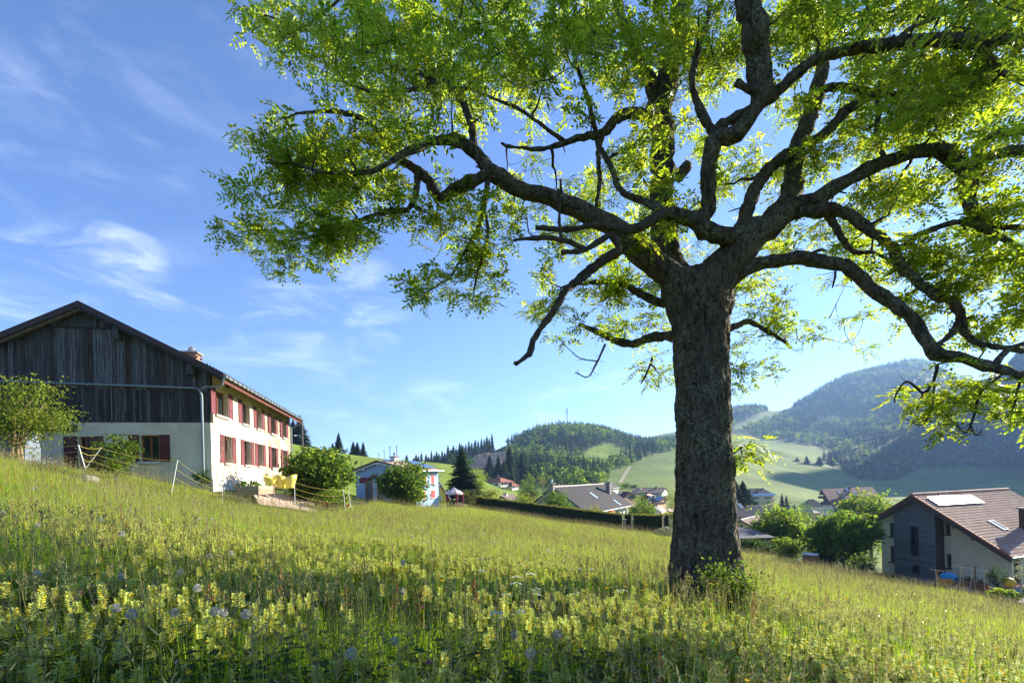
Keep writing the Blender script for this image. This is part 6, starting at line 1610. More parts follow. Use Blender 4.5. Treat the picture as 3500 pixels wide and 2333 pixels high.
TWIGS_BARE = [
 [(2152, 835, 7.5, 5), (2145, 880, 7.4, 4), (2120, 900, 7.4, 3.5), (2085, 875, 7.3, 3), (2060, 900, 7.3, 2.2), (2054, 925, 7.3, 1.5)],
 [(2150, 880, 7.4, 3.5), (2140, 940, 7.4, 2.5), (2115, 975, 7.4, 2), (2080, 960, 7.4, 1.2)],
 [(2300, 860, 7.2, 4), (2255, 900, 7.2, 3.5), (2235, 960, 7.2, 2.8), (2218, 995, 7.2, 2.2), (2190, 970, 7.2, 1.5), (2165, 945, 7.2, 1)],
 [(2230, 975, 7.2, 2), (2240, 1000, 7.2, 1.6), (2255, 985, 7.2, 1)],
 [(2340, 870, 7.1, 3.5), (2330, 930, 7.1, 2.6), (2300, 965, 7.1, 1.8), (2280, 950, 7.1, 1)],
 [(1210, 500, 8.1, 2), (1220, 540, 8.1, 1.8), (1270, 535, 8.1, 1.5)],
 [(1390, 790, 10.1, 3.5), (1370, 835, 10.1, 2.6), (1350, 865, 10.1, 2), (1320, 855, 10.1, 1.2)],
 [(1375, 830, 10.1, 2), (1330, 820, 10.1, 1.5), (1275, 770, 10.1, 1)],
 [(1500, 820, 10, 4), (1488, 850, 10, 3), (1472, 880, 10, 2)],
 [(1920, 610, 8, 3), (1918, 635, 7.9, 3), (1912, 660, 7.9, 2)],
]
def catmull(pts, step):
    """smooth polyline through (Vector, radius) knots"""
    out = []
    n = len(pts)
    for i in range(n - 1):
        p0, p1, p2, p3 = (pts[max(i - 1, 0)], pts[i], pts[i + 1], pts[min(i + 2, n - 1)])
        k = max(2, int((p2[0] - p1[0]).length / step))
        for j in range(k):
            t = j / k
            a = p1[0] * 2 + (p2[0] - p0[0]) * t + (p0[0] * 2 - p1[0] * 5 + p2[0] * 4 - p3[0]) * t * t + (p1[0] * 3 - p0[0] - p2[0] * 3 + p3[0]) * t ** 3
            out.append((a * .5, p1[1] + (p2[1] - p1[1]) * t))
    out.append(pts[-1]); return out
TREE_O = D(1618, 1385, 8.6); TREE_O.z = h1(TREE_O.x, TREE_O.y)
ash = empty('ash_tree', TREE_O, 0, 'huge old ash tree with lichen-covered trunk standing in the meadow', 'tree')
NODES = []          # points twigs may grow from, with the radius there
def limb_mesh(kn, n=12, knob=.16, step=None, wob=.012):
    kn = [(D(x, y, Y) - TREE_O, r * 1.488 * Y / FPX) for x, y, Y, r in kn]
    rm = max(r for _, r in kn)
    c = catmull(kn, step or max(.06, rm * .45))
    mb = MB(); pts, rs = [], []
    for p, r in c:
        q = p + Vector((mnoise.noise(p * 2.3), mnoise.noise(p * 2.3 + Vector((9, 0, 0))), mnoise.noise(p * 2.3 + Vector((0, 9, 0))))) * (wob + r * .26) + Vector((mnoise.noise(p * 6.1), mnoise.noise(p * 6.1 + Vector((3, 0, 0))), mnoise.noise(p * 6.1 + Vector((0, 3, 0))))) * r * .20
        pts.append(q); rs.append(r * .82 * (1 + knob * mnoise.noise(q * 5) + knob * 1.2 * mnoise.noise(q * 2.2)))
        NODES.append((q, r))
    mb.tube(pts, rs, n)
    mb.v = [tuple(Vector(v) * 1.0 + Vector((mnoise.noise(Vector(v) * 13), mnoise.noise(Vector(v) * 13 + Vector((5, 5, 5))), mnoise.noise(Vector(v) * 13 - Vector((5, 5, 5))))) * min(.05, .26 * rm)) for v in mb.v]
    return mb
def big_tree():
    # trunk: left and right edges measured down the picture
    prof = [(1465, 1500, 1742), (1430, 1512, 1735), (1395, 1520, 1722), (1360, 1532, 1712), (1320, 1540, 1704), (1280, 1546, 1697), (1230, 1550, 1690), (1170, 1553, 1686), (1100, 1556, 1680), (1020, 1557, 1675), (940, 1556, 1673), (870, 1555, 1671), (820, 1552, 1669), (770, 1548, 1668), (730, 1541, 1668), (695, 1530, 1670), (665, 1520, 1676), (640, 1520, 1680)]
    Y0 = 8.6; nr_, ns = 260, 120
    ys = np.array([p[0] for p in prof], float)[::-1]; le = np.array([p[1] for p in prof], float)[::-1]; re = np.array([p[2] for p in prof], float)[::-1]
    V = []; 
    for i in range(nr_):
        y = 1465 + (640 - 1465) * i / (nr_ - 1)
        a, b = np.interp(y, ys, le), np.interp(y, ys, re)
        pl, pr = D(a, y, Y0), D(b, y, Y0); c = (pl + pr) / 2; r = (pr - pl).length / 2
        fl = max(0, (y - 1230) / 235) ** 1.5
        for j in range(ns):
            th = 2 * math.pi * j / ns
            d = Vector((math.cos(th), math.sin(th), 0))
            p = c + d * r
            q = Vector((th * 1.0, 0, 0))
            root = fl * (.15 * math.sin(th * 5 + .6) + .10 * math.sin(th * 3 + 2) + .10) * (1 if True else 0)
            rr = 1 + .05 * mnoise.noise(Vector((d.x * 1.6, d.y * 1.6, p.z * .8))) + root
            # furrows run up the stem
            s = Vector((d.x * 9, d.y * 9, p.z * 2.1))
            f = abs(mnoise.noise(s)) * .075 + abs(mnoise.noise(s * 2.3)) * .03 + mnoise.noise(Vector((d.x * 22, d.y * 22, p.z * 16))) * .012
            V.append(c + d * (r * rr - .03 + f) - TREE_O)
    F_ = [(i * ns + j, i * ns + (j + 1) % ns, (i + 1) * ns + (j + 1) % ns, (i + 1) * ns + j) for i in range(nr_ - 1) for j in range(ns)]
    link('trunk', arr_mesh('trunk', np.array([tuple(v) for v in V]), np.array(F_), M['ash_bark'], smooth=True), ash)
    for k in LIMBS:
        limb_mesh(k, 14 if k[0][3] > 15 else 9).build('limb', M['ash_bark'], ash, smooth=True)
    st = MB(); rs_ = random.Random(5); base_n = [q for q in NODES if .05 < q[1] < .2]
    for q, r in rs_.sample(base_n, min(70, len(base_n))):
        d = Vector((rs_.gauss(0, 1), rs_.gauss(0, 1), rs_.gauss(.1, .7))).normalized(); L = r + rs_.uniform(.03, .22); t = rs_.uniform(.012, .03)
        st.tube([q, q + d * (r * .8), q + d * L + Vector((0, 0, rs_.uniform(-.03, .03)))], [t * 1.5, t, t * .55], 6)
    st.build('stubs', M['dead_bark'], ash, True)['kind'] = 'stuff'
    for k in DEAD: limb_mesh(k, 9, wob=.02).build('dead_branch', M['dead_bark'], ash, smooth=True)
    mb = MB()
    for k in TWIGS_BARE:
        t = limb_mesh(k, 5, wob=.015); o = len(mb.v)
        mb.v += t.v; mb.f += [tuple(q + o for q in f) for f in t.f]; mb.m += t.m
        c = [(D(x, y, Y) - TREE_O, r) for x, y, Y, r in k]
        for i in range(1, len(c)):
            for _ in range(3):
                p = c[i - 1][0].lerp(c[i][0], rnd.random()); e = p + Vector((rnd.gauss(0, .12), rnd.gauss(0, .12), rnd.uniform(-.12, .1)))
                mb.tube([p, p.lerp(e, .5) + Vector((0, 0, -.02)), e], [.006, .005, .003], 4)
    mb.build('bare_twigs', M['twig'], ash)['kind'] = 'stuff'
big_tree()

# leaf masses: x, y, distance, half-width px, half-height px, half-depth m, density
BLOBS = [
 (615, 40, 8.2, 85, 60, .8, 1.2), (680, 110, 8.2, 70, 55, .7, 1.1), (760, 60, 8.4, 120, 90, 1.3, 1.2), (880, 100, 8.5, 130, 110, 1.5, 1.2), (770, 190, 8.4, 75, 55, .9, 1.2), (870, 215, 8.4, 130, 60, 1.2, 1.2),
 (640, 300, 7.8, 85, 45, .8, 1.2), (600, 370, 7.7, 68, 60, .7, 1.3), (610, 440, 7.7, 70, 60, .7, 1.3), (700, 400, 7.9, 120, 100, 1.1, 1.4), (800, 330, 8.1, 120, 80, 1.1, 1.3), (880, 330, 8.2, 90, 70, 1, 1.1),
 (600, 535, 7.7, 72, 35, .6, 1.3), (660, 575, 7.8, 70, 32, .6, 1.2), (720, 520, 7.9, 100, 65, .8, 1.3), (800, 520, 8.0, 90, 50, .8, 1.2), (850, 450, 8.2, 90, 60, .9, 1.3), (920, 470, 8.1, 60, 40, .6, 1.0),
 (1000, 250, 8.4, 120, 90, 1.4, 1.0), (960, 120, 8.5, 120, 110, 1.5, 1.1), (1090, 90, 8.6, 130, 100, 1.8, 1.1), (1120, 210, 8.6, 110, 70, 1.4, .95), (1240, 80, 8.7, 130, 100, 1.9, 1.1), (1230, 190, 8.7, 110, 70, 1.5, .95), (1380, 80, 8.8, 130, 100, 2.1, 1.1), (1370, 190, 8.8, 100, 70, 1.5, .8),
 (1040, 520, 8.2, 70, 50, .6, .9), (1090, 560, 8.2, 50, 60, .5, .8), (1030, 620, 8.0, 55, 45, .45, 1.0), (975, 672, 8.0, 50, 26, .4, 1.2), (1080, 665, 8.1, 35, 45, .4, 1.0), (1120, 600, 8.1, 50, 45, .4, .9), (1130, 480, 8.3, 60, 40, .6, .8), (1020, 495, 8.2, 45, 30, .5, .9),
 (1240, 410, 9.4, 80, 45, .8, .6), (1330, 430, 9.6, 70, 50, .8, .8), (1440, 420, 9.8, 80, 70, .9, .9), (1450, 330, 9.8, 80, 60, .9, .8), (1460, 500, 9.8, 60, 40, .7, .7), (1310, 555, 9.9, 50, 35, .5, .6),
 (1520, 60, 8.5, 130, 100, 1.9, 1.2), (1480, 180, 8.8, 80, 70, 1.2, .9), (1610, 150, 9.6, 100, 110, 1.2, 1.2), (1580, 300, 9.9, 80, 90, .9, 1.0), (1690, 400, 9.8, 70, 90, .9, 1.1), (1570, 440, 8.4, 45, 50, .4, .9), (1500, 300, 8.3, 45, 45, .5, .9), (1530, 390, 8.3, 30, 40, .4, .8),
 (1690, 100, 9.6, 110, 110, 1.4, 1.1), (1790, 120, 9.6, 100, 100, 1.3, 1.0), (1520, 545, 8.2, 30, 26, .3, 1.0), (1590, 570, 9.6, 40, 40, .5, .7), (1620, 640, 9.8, 30, 30, .4, .6),
 (1320, 650, 10.1, 85, 38, .6, 1.2), (1270, 680, 10.1, 45, 28, .4, 1.1), (1410, 690, 10.2, 95, 50, .7, 1.3), (1340, 755, 10.2, 70, 34, .6, 1.1), (1460, 760, 10.3, 80, 55, .7, 1.3), (1500, 660, 10.1, 60, 55, .6, 1.1), (1530, 830, 10.3, 35, 40, .4, 1.0), (1410, 620, 10.1, 70, 40, .6, .9),
 (1725, 665, 10, 45, 26, .5, .9), (1720, 730, 10, 55, 38, .5, 1.1), (1780, 705, 10, 42, 30, .4, 1.2), (1790, 775, 10, 45, 40, .4, 1.3), (1715, 800, 10, 48, 40, .5, 1.2), (1705, 860, 10, 32, 30, .4, 1.1), (1690, 1025, 8.75, 42, 36, .25, 1.6), (1680, 620, 10, 36, 30, .5, .7),
 (1850, 50, 7.8, 150, 80, 1.8, 1.2), (2000, 50, 7.5, 150, 80, 1.8, 1.2), (2150, 40, 7.4, 150, 80, 1.8, 1.2), (2300, 40, 7.3, 120, 80, 1.8, 1.2), (1950, 180, 8.9, 140, 70, 1.4, 1.2), (2080, 170, 8.6, 130, 70, 1.6, 1.2), (2220, 170, 8.2, 140, 80, 1.6, 1.2),
 (2050, 270, 8.6, 150, 90, 1.6, 1.4), (2180, 260, 8.2, 130, 90, 1.6, 1.3), (2310, 230, 7.8, 90, 110, 1.5, 1.2), (1800, 260, 9.5, 80, 70, 1, 1.0), (1790, 400, 9.4, 70, 80, .8, 1.1), (1870, 380, 9.4, 70, 60, .9, 1.0), (1960, 330, 9.2, 100, 60, 1, 1.1),
 (2000, 450, 8.9, 100, 45, 1, 1.2), (2110, 430, 8.6, 120, 60, 1.2, 1.3), (2240, 420, 8.2, 110, 80, 1.2, 1.1), (2320, 440, 8.0, 70, 80, 1.1, 1.1), (2130, 540, 8.3, 120, 60, 1.1, 1.3), (2230, 570, 8.2, 120, 70, 1.1, 1.3), (2320, 600, 8.0, 80, 90, 1.1, 1.3), (2110, 620, 8.2, 70, 55, .8, 1.2), (2160, 640, 8.2, 90, 60, .9, 1.2),
 (2260, 680, 8.0, 110, 70, 1, 1.3), (2330, 740, 7.9, 70, 70, .9, 1.3), (2150, 720, 8.0, 55, 40, .6, 1.1), (2260, 770, 7.8, 70, 40, .7, 1.0), (2230, 880, 7.5, 70, 40, .5, 1.4), (2170, 905, 7.5, 50, 35, .4, 1.5), (2290, 900, 7.4, 70, 50, .5, 1.3), (2210, 940, 7.4, 30, 30, .3, 1.2), (2340, 930, 7.3, 40, 35, .4, 1.3),
 (1970, 545, 8.9, 60, 45, .6, .9), (1890, 540, 9.2, 60, 40, .5, .8), (2050, 590, 8.6, 45, 45, .6, 1.0), (1800, 560, 9.5, 50, 40, .5, .7), (1940, 500, 9.2, 60, 30, .5, .8),
 # beyond the frame: top, right, and the side towards us
 (700, -90, 8.5, 150, 80, 1.5, .8), (950, -110, 8.6, 180, 100, 2, .8), (1250, -130, 8.7, 200, 120, 2.4, .8), (1550, -160, 8.6, 200, 140, 2.6, .8), (1850, -140, 8, 200, 130, 2.6, .8), (2200, -110, 7.6, 220, 110, 2.5, .8), (2480, 60, 7.4, 150, 160, 2.2, .8), (2500, 350, 7.6, 140, 150, 2.0, .8), (2500, 650, 7.6, 130, 150, 1.6, .8), (2470, 880, 7.2, 100, 90, 1.0, .8),
 (1400, -260, 9, 300, 90, 2.6, .5), (1800, -280, 8.4, 300, 90, 2.6, .5),
]
WBLOBS = [((.5, 5.2, 7.6), (1.6, 1.5, .9), 24), ((2.6, 4.6, 8.3), (2.0, 1.6, 1.1), 33), ((5.2, 5.0, 7.4), (2.0, 1.5, 1.0), 30), ((-1.6, 6.3, 7.4), (1.4, 1.3, .8), 19), ((7.6, 6.2, 6.2), (1.7, 1.6, 1.0), 24), ((9.6, 7.5, 5.0), (1.6, 1.8, 1.1), 24),
          ((3.5, 3.2, 9.6), (2.6, 1.4, 1.0), 24), ((2.4, 12.0, 8.5), (2.6, 1.2, 1.6), 26), ((6.0, 12.5, 7.6), (2.4, 1.3, 1.5), 26), ((8.8, 11.2, 5.6), (2.0, 1.4, 1.3), 22)]
def pinnate(rng, az, el):
    """one compound leaf: a midrib with paired, pointed leaflets, all of one piece"""
    V, Fc = [], []
    L = rng.uniform(.20, .31); d = np.array([math.cos(az) * math.cos(el), math.sin(az) * math.cos(el), math.sin(el)])
    s = np.cross(d, [0, 0, 1.0]); s /= np.linalg.norm(s); s = s + rng.normal(size=3) * .25; s /= np.linalg.norm(s); n_ = np.cross(s, d)
    np_ = rng.integers(4, 6); o0 = rng.normal(size=3) * .02; rib = []
    for q in range(-1, np_ + 1):
        t = 0 if q < 0 else .28 + .72 * q / np_
        c = o0 + d * L * t + np.array([0, 0, -L * .35 * t * t]); rib.append(len(V)); V += [c, c + s * .0022]
        if len(rib) > 1: Fc.append([rib[-2], rib[-1], rib[-1] + 1, rib[-2] + 1])
        if q < 0: continue
        for sg in ((-1, 1) if q < np_ else (0,)):
            dirv = (s * sg * .9 + d * .55) if sg else d
            dirv = dirv / np.linalg.norm(dirv) + np.array([0, 0, -.14]) + rng.normal(size=3) * .12
            l = rng.uniform(.075, .11); w = l * .42; wd = np.cross(dirv, n_); wd /= np.linalg.norm(wd) + 1e-9
            i = len(V); V += [c + dirv * l * .42 + wd * w * .5 + n_ * .004, c + dirv * l, c + dirv * l * .42 - wd * w * .5 + n_ * .004]
            Fc.append([rib[-1], i, i + 1, i + 2])
    return V, Fc
def leaf_rosette(seed, nleaf):
    """a twig end with several compound leaves"""
    rng = np.random.default_rng(seed)
    return [pinnate(rng, 2 * math.pi * (k + rng.random() * .5) / nleaf, rng.uniform(-.55, .75)) for k in range(nleaf)]
def join_leaves(name, ls, m):
    V, Fc = [], []
    for v, f in ls: Fc += [[q + len(V) for q in g] for g in f]; V += v
    return arr_mesh(name, np.array(V), np.array(Fc), m)
LM['ash'] = leaf_mat('ash_leaf', (.045, .095, .011), (.52, .70, .03), var=.45, tw=.56, rough=.38, spec=.35)
LM['ash_y'] = leaf_mat('ash_leaf_young', (.075, .13, .014), (.68, .82, .05), var=.35, tw=.6, rough=.38, spec=.35)
def crown():
    rng = np.random.default_rng(77)
    T = []; BOUGH = []
    for x, y, Y, rx, ry, rd, den in BLOBS:
        if x < 720 and y > 0: x += 16; rx *= .86
        n = int(rx * ry / 430 * den * (.78 if y < 330 else 1) * (.6 if y < -60 or x > 2400 else 1) * (1 + .35 * rd) * (Y / 8) ** 1.0)
        nc = max(2, int(n / 5.5))
        d = rng.normal(size=(nc, 3)); d /= np.linalg.norm(d, axis=1)[:, None]; r = rng.random(nc) ** (1 / 2.4)
        q = d * r[:, None]
        for a in q:
            c_ = np.array(D(x + a[0] * rx, y + a[1] * ry, Y + a[2] * rd) - TREE_O); BOUGH.append(c_)
            for e in rng.normal(size=(int(rng.integers(3, 9)), 3)) * [.24, .24, .15]: T.append(tuple(c_ + e))
    for c, r3_, n in WBLOBS:
        d = rng.normal(size=(n, 3)); d /= np.linalg.norm(d, axis=1)[:, None]; r = rng.random(n) ** .4
        for a in d * r[:, None]: T.append(tuple(Vector((c[0] + a[0] * r3_[0], c[1] + a[1] * r3_[1], c[2] + a[2] * r3_[2])) - TREE_O))
    T = np.array(T)
    # twigs: each tip reaches back to the nearest wood already grown
    NP = np.array([tuple(p) for p, r in NODES]); NR = np.array([r for p, r in NODES])
    keep = NP[:, 2] > 1.6; NP, NR = NP[keep], NR[keep]
    d0 = np.array([np.min(((NP - t) ** 2).sum(1)) for t in T]); T = T[np.argsort(d0)]
    # boughs first: gnarled branches out to the middle of each leaf mass
    BO = np.array(BOUGH); db = np.array([np.min(((NP - t) ** 2).sum(1)) for t in BO]); BO = BO[np.argsort(db)]
    bm_ = MB()
    for t in BO:
        k = np.argmin(((NP - t) ** 2).sum(1) - (NP[:, 2] < t[2]) * .03); p = NP[k]; L = np.linalg.norm(t - p)
        if L < .25: continue
        m_ = max(4, int(L / .13)); r0 = min(NR[k] * .7, .014 + .022 * L); ax = np.cross(t - p, [0, 0, 1.0]); ax /= np.linalg.norm(ax) + 1e-9
        b1, b2 = rng.normal() * .14 * L, -abs(rng.normal()) * .12 * L
        pts, rs = [], []
        for q in range(m_ + 1):
            f = q / m_; w_ = math.sin(math.pi * f)
            c_ = p + (t - p) * f + ax * b1 * w_ + np.array([0, 0, b2 * w_]) + (rng.normal(size=3) * .022 * w_ if 0 < q < m_ else 0)
            pts.append(Vector(c_)); rs.append(max(.004, r0 * (1 - .78 * f)))
        bm_.tube(pts, rs, 6)
        NP = np.concatenate([NP, np.array([tuple(c_) for c_ in pts[1:]])]); NR = np.concatenate([NR, np.array(rs[1:])])
    bm_.build('boughs', M['twig'], ash, True)['kind'] = 'stuff'
    cap = len(NP) + len(T) * 5; A = np.empty((cap, 3)); A[:len(NP)] = NP; Rr = np.empty(cap); Rr[:len(NP)] = NR; m = len(NP)
    VV, FF = [], []; ros = []; base = 0
    for t in T:
        k = np.argmin(((A[:m] - t) ** 2).sum(1) - (A[:m, 2] < t[2]) * .02)
        p = A[k]; L = np.linalg.norm(t - p)
        if L < .05: ros.append((t, (t - p) / (L + 1e-6))); continue
        r0 = min(.022, max(.006, Rr[k] * .6, .004 + L * .006)); bend = np.array([rng.normal() * .08, rng.normal() * .08, -.10]) * L
        pts = [p, p + (t - p) * .35 + bend * .8, p + (t - p) * .7 + bend, t]
        ts = []
        for q, pp in enumerate(pts):
            dd = (t - p) / L; x = np.cross(dd, [.3, .2, 1.0]); x /= np.linalg.norm(x); y = np.cross(dd, x); rr = r0 * (1 - .22 * q)
            for j in range(4):
                an = j * math.pi / 2; VV.append(pp + (x * math.cos(an) + y * math.sin(an)) * rr)
        for q in range(3):
            for j in range(4): FF.append((base + q * 4 + j, base + q * 4 + (j + 1) % 4, base + q * 4 + 4 + (j + 1) % 4, base + q * 4 + 4 + j))
        base += 16
        for q in (1, 2, 3): A[m] = pts[q]; Rr[m] = r0 * .6; m += 1
        A[m] = (pts[1] + pts[2]) / 2; Rr[m] = r0 * .6; m += 1
        dd = (t - pts[2]); dd /= np.linalg.norm(dd) + 1e-9
        ros.append((t, dd))
        if L > .3 and rng.random() < .4: ros.append((pts[2] * .5 + t * .5, dd))
        if L > .6 and rng.random() < .3: ros.append((pts[2], dd))
    tw = link('twigs', arr_mesh('twigs', np.array(VV), np.array(FF), M['twig']), ash); tw['kind'] = 'stuff'
    P_ = np.array([r[0] for r in ros]); Dn = np.array([r[1] for r in ros]); n = len(P_)
    yaw = rng.uniform(0, 2 * math.pi, n); rot = np.stack([rng.normal(size=n) * .35, rng.normal(size=n) * .35, yaw], 1)
    RL = [leaf_rosette(50 + k, 5 + k % 3) for k in range(6)]; RM = [LM['ash' if k < 3 else 'ash_y'] for k in range(6)]
    src = source_set('ash_sprays', [join_leaves('ash_spray', RL[k], RM[k]) for k in range(6)])
    single = [[arr_mesh('leaf', np.array(v), np.array(f), RM[k]) for v, f in RL[k]] for k in range(6)]
    W = P_ + np.array(TREE_O); u, v = proj(W[:, 0], W[:, 1], W[:, 2])
    # the nearest leaves in view are objects of their own
    dist = np.linalg.norm(W - np.array([0, 0, EYE]), axis=1)
    vis = (u > 0) & (u < 3500) & (v > 0) & (v < 2333)
    pick = rng.choice([0, 1, 2, 3, 4, 5], n); sc = rng.uniform(.8, 1.25, n)
    far = np.ones(n, bool); cnt = 0
    for i in np.argsort(np.where(vis, dist, 1e9)):
        if cnt + len(single[pick[i]]) > 300: break
        far[i] = False; cnt += len(single[pick[i]])
        for me in single[pick[i]]:
            ob = link('leaf', me, ash); ob.location = P_[i]; ob.rotation_euler = rot[i]; ob.scale = (sc[i],) * 3
    scatter('crown', P_[far], rot[far], sc[far], pick[far], src, ash)
    print('sprays', n, 'tips', len(T))
crown()

# ---------------------------------------------------------------- the flower meadow
LM['grass'] = leaf_mat('meadow_grass', (.13, .225, .018), (.50, .72, .035), var=.4, tw=.48, rough=.6, spec=.08)
LM['grass_far'] = leaf_mat('meadow_grass_ripening', (.27, .34, .045), (.66, .78, .075), var=.35, tw=.46, rough=.7, spec=.05)
LM['grass_dry'] = leaf_mat('dry_grass', (.34, .32, .12), (.42, .40, .13), var=.35, tw=.35, rough=.7)
LM['seed'] = leaf_mat('grass_seed', (.32, .30, .13), (.40, .36, .14), var=.4, tw=.3, rough=.8)
LM['seed_dark'] = leaf_mat('foxtail_seed', (.20, .15, .10), (.22, .16, .09), var=.4, tw=.25, rough=.8)
LM['bract'] = leaf_mat('rattle_bract', (.54, .61, .17), (.66, .74, .20), var=.3, tw=.4)
LM['petal'] = leaf_mat('rattle_petal', (.74, .55, .03), (.70, .52, .03), var=.15, tw=.3)
LM['herb'] = leaf_mat('herb_leaf', (.045, .085, .02), (.12, .21, .03), var=.35, tw=.4)
LM['butter'] = leaf_mat('buttercup_petal', (.80, .52, .015), (.75, .50, .02), var=.12, tw=.3, rough=.3)
LM['sorrel'] = leaf_mat('sorrel_seed', (.36, .12, .06), (.42, .15, .07), var=.35, tw=.3)
LM['down'] = leaf_mat('dandelion_down', (.62, .62, .58), (.62, .62, .58), var=.1, tw=.5, rough=.9)
LM['umbel'] = leaf_mat('white_umbel', (.70, .70, .60), (.60, .60, .50), var=.12, tw=.35)
LM['clover'] = leaf_mat('clover_pink', (.42, .12, .30), (.40, .12, .28), var=.2, tw=.3)
def blade_strip(V, Fc, M_, p, az, h, w, lean, mi, curl=.5):
    d = np.array([math.cos(az), math.sin(az), 0]); s = np.array([-d[1], d[0], 0]); i = len(V)
    for t, k in ((0, 1), (.35, .95), (.72, .65), (1.0, .06)):
        c = p + np.array([0, 0, h * (t - .12 * curl * t * t)]) + d * lean * h * t ** 1.8
        V.append(c - s * w * k * .5); V.append(c + s * w * k * .5)
    for q in range(3):
        Fc.append([i + 2 * q, i + 2 * q + 1, i + 2 * q + 3, i + 2 * q + 2]); M_.append(mi)
def tuft(name, seed, n, rad, hts, w, mats, dry=.05, seeds=1, lean=.5, hseed=(.7, .95)):
    rng = np.random.default_rng(seed); V, Fc, M_ = [], [], []
    for _ in range(n):
        a = rng.uniform(0, 6.28); r = rad * math.sqrt(rng.random())
        blade_strip(V, Fc, M_, np.array([r * math.cos(a), r * math.sin(a), -.05]), rng.uniform(0, 6.28), rng.uniform(*hts), w * rng.uniform(.6, 1.3), abs(rng.normal()) * lean, 1 if rng.random() < dry else 0)
    for _ in range(seeds):
        a = rng.uniform(0, 6.28); r = rad * math.sqrt(rng.random()); h = rng.uniform(*hseed); az = rng.uniform(0, 6.28); ln = abs(rng.normal()) * .16
        p = np.array([r * math.cos(a), r * math.sin(a), -.05]); blade_strip(V, Fc, M_, p, az, h, w * .45, ln, 1, .1)
        tip = p + np.array([math.cos(az) * ln * h, math.sin(az) * ln * h, h * .985]); mi = 2 + int(rng.random() < .35)
        for q in range(9):
            c = tip - np.array([math.cos(az) * ln * .3, math.sin(az) * ln * .3, 1]) * (q * .013)
            o = rng.normal(size=3) * .011 + np.array([0, 0, .012]); s = rng.normal(size=3); s[2] *= .2; s /= np.linalg.norm(s); i = len(V)
            V += [c, c + o * .5 + s * .004, c + o * 1.6, c + o * .5 - s * .004]; Fc.append([i, i + 1, i + 2, i + 3]); M_.append(mi)
    return arr_mesh(name, np.array(V), np.array(Fc), mats, M_)
GM = [LM['grass'], LM['grass_dry'], LM['seed'], LM['seed_dark']]
GF = [LM['grass_far'], LM['grass_dry'], LM['seed'], LM['seed_dark']]
def herb_mesh(name, seed):
    """leafy meadow herbs that fill the gaps between the blades"""
    rng = np.random.default_rng(seed); V, Fc = [], []
    for _ in range(26):
        a = rng.uniform(0, 6.28); r = .16 * math.sqrt(rng.random()); z = rng.uniform(.03, .36); c = np.array([r * math.cos(a), r * math.sin(a), z])
        d = rng.normal(size=3); d[2] = abs(d[2]) * .4; d /= np.linalg.norm(d); s = np.cross(d, [0, 0, 1]); s /= np.linalg.norm(s) + 1e-6; L = rng.uniform(.05, .10); w = L * .26; i = len(V)
        V += [c, c + d * L * .45 + s * w, c + d * L - np.array([0, 0, .02]), c + d * L * .45 - s * w]; Fc.append([i, i + 1, i + 2, i + 3])
    return arr_mesh(name, np.array(V), np.array(Fc), LM['herb'])
def rattle(seed):
    rng = np.random.default_rng(seed); h = rng.uniform(.30, .40); V, Fc, M_ = [], [], []
    hl = rng.uniform(.075, .12); nw = 7
    for k in range(nw):
        t = k / (nw - 1); z = h + hl * t; sz = .050 * (1 - .45 * t)
        for q in range(5):
            a = q * 1.257 + k * .8 + rng.normal() * .3; d = np.array([math.cos(a), math.sin(a), 0]); s = np.array([-d[1], d[0], 0]); c = np.array([0, 0, z]); i = len(V)
            up = .25 + .6 * t
            V += [c, c + d * sz * .5 + s * sz * .44 + np.array([0, 0, sz * up * .3]), c + d * sz * 1.05 + np.array([0, 0, sz * up]), c + d * sz * .5 - s * sz * .44 + np.array([0, 0, sz * up * .3])]
            Fc.append([i, i + 1, i + 2, i + 3]); M_.append(0)
        for q in range((2 if k % 2 else 1) if k < nw - 1 else 0):
            a = rng.uniform(0, 6.28); d = np.array([math.cos(a), math.sin(a), .15]); s = np.array([-d[1], d[0], 0]); c = np.array([0, 0, z + .008]) + d * .012; i = len(V)
            V += [c - np.array([0, 0, .006]), c + d * .022 + s * .005, c + d * .024 + np.array([0, 0, .007]), c + d * .006 + np.array([0, 0, .012])]
            Fc.append([i, i + 1, i + 2, i + 3]); M_.append(1)
    head = (np.array(V), np.array(Fc), M_)
    V, Fc = [], []
    for k in range(3):
        a0, a1 = k * 2.094, (k + 1) * 2.094; i = len(V)
        for a, z in ((a0, -.05), (a1, -.05), (a1, h + hl), (a0, h + hl)): V.append(np.array([.0028 * math.cos(a), .0028 * math.sin(a), z]))
        Fc.append([i, i + 1, i + 2, i + 3])
    for k in range(5):
        z = h * (.25 + .16 * k)
        for q in range(2):
            a = k * 1.57 + q * math.pi + rng.normal() * .2; d = np.array([math.cos(a), math.sin(a), .35]); s = np.array([-d[1], d[0], 0]); c = np.array([0, 0, z]); L = rng.uniform(.04, .065); i = len(V)
            V += [c, c + d * L * .4 + s * L * .14, c + d * L + np.array([0, 0, -.015]), c + d * L * .4 - s * L * .14]; Fc.append([i, i + 1, i + 2, i + 3])
    return head, (np.array(V), np.array(Fc))
RHEAD, RSTEM, RFULL = [], [], []
for k in range(5):
    hd, st = rattle(200 + k)
    RHEAD.append(arr_mesh('flower_head', hd[0], hd[1], [LM['bract'], LM['petal']], hd[2]))
    RSTEM.append(arr_mesh('rattle_stem', st[0], st[1], LM['herb']))
    RFULL.append(arr_mesh('rattle_plant', np.concatenate([hd[0], st[0]]), np.concatenate([hd[1], st[1] + len(hd[0])]), [LM['bract'], LM['petal'], LM['herb']], hd[2] + [2] * len(st[1])))
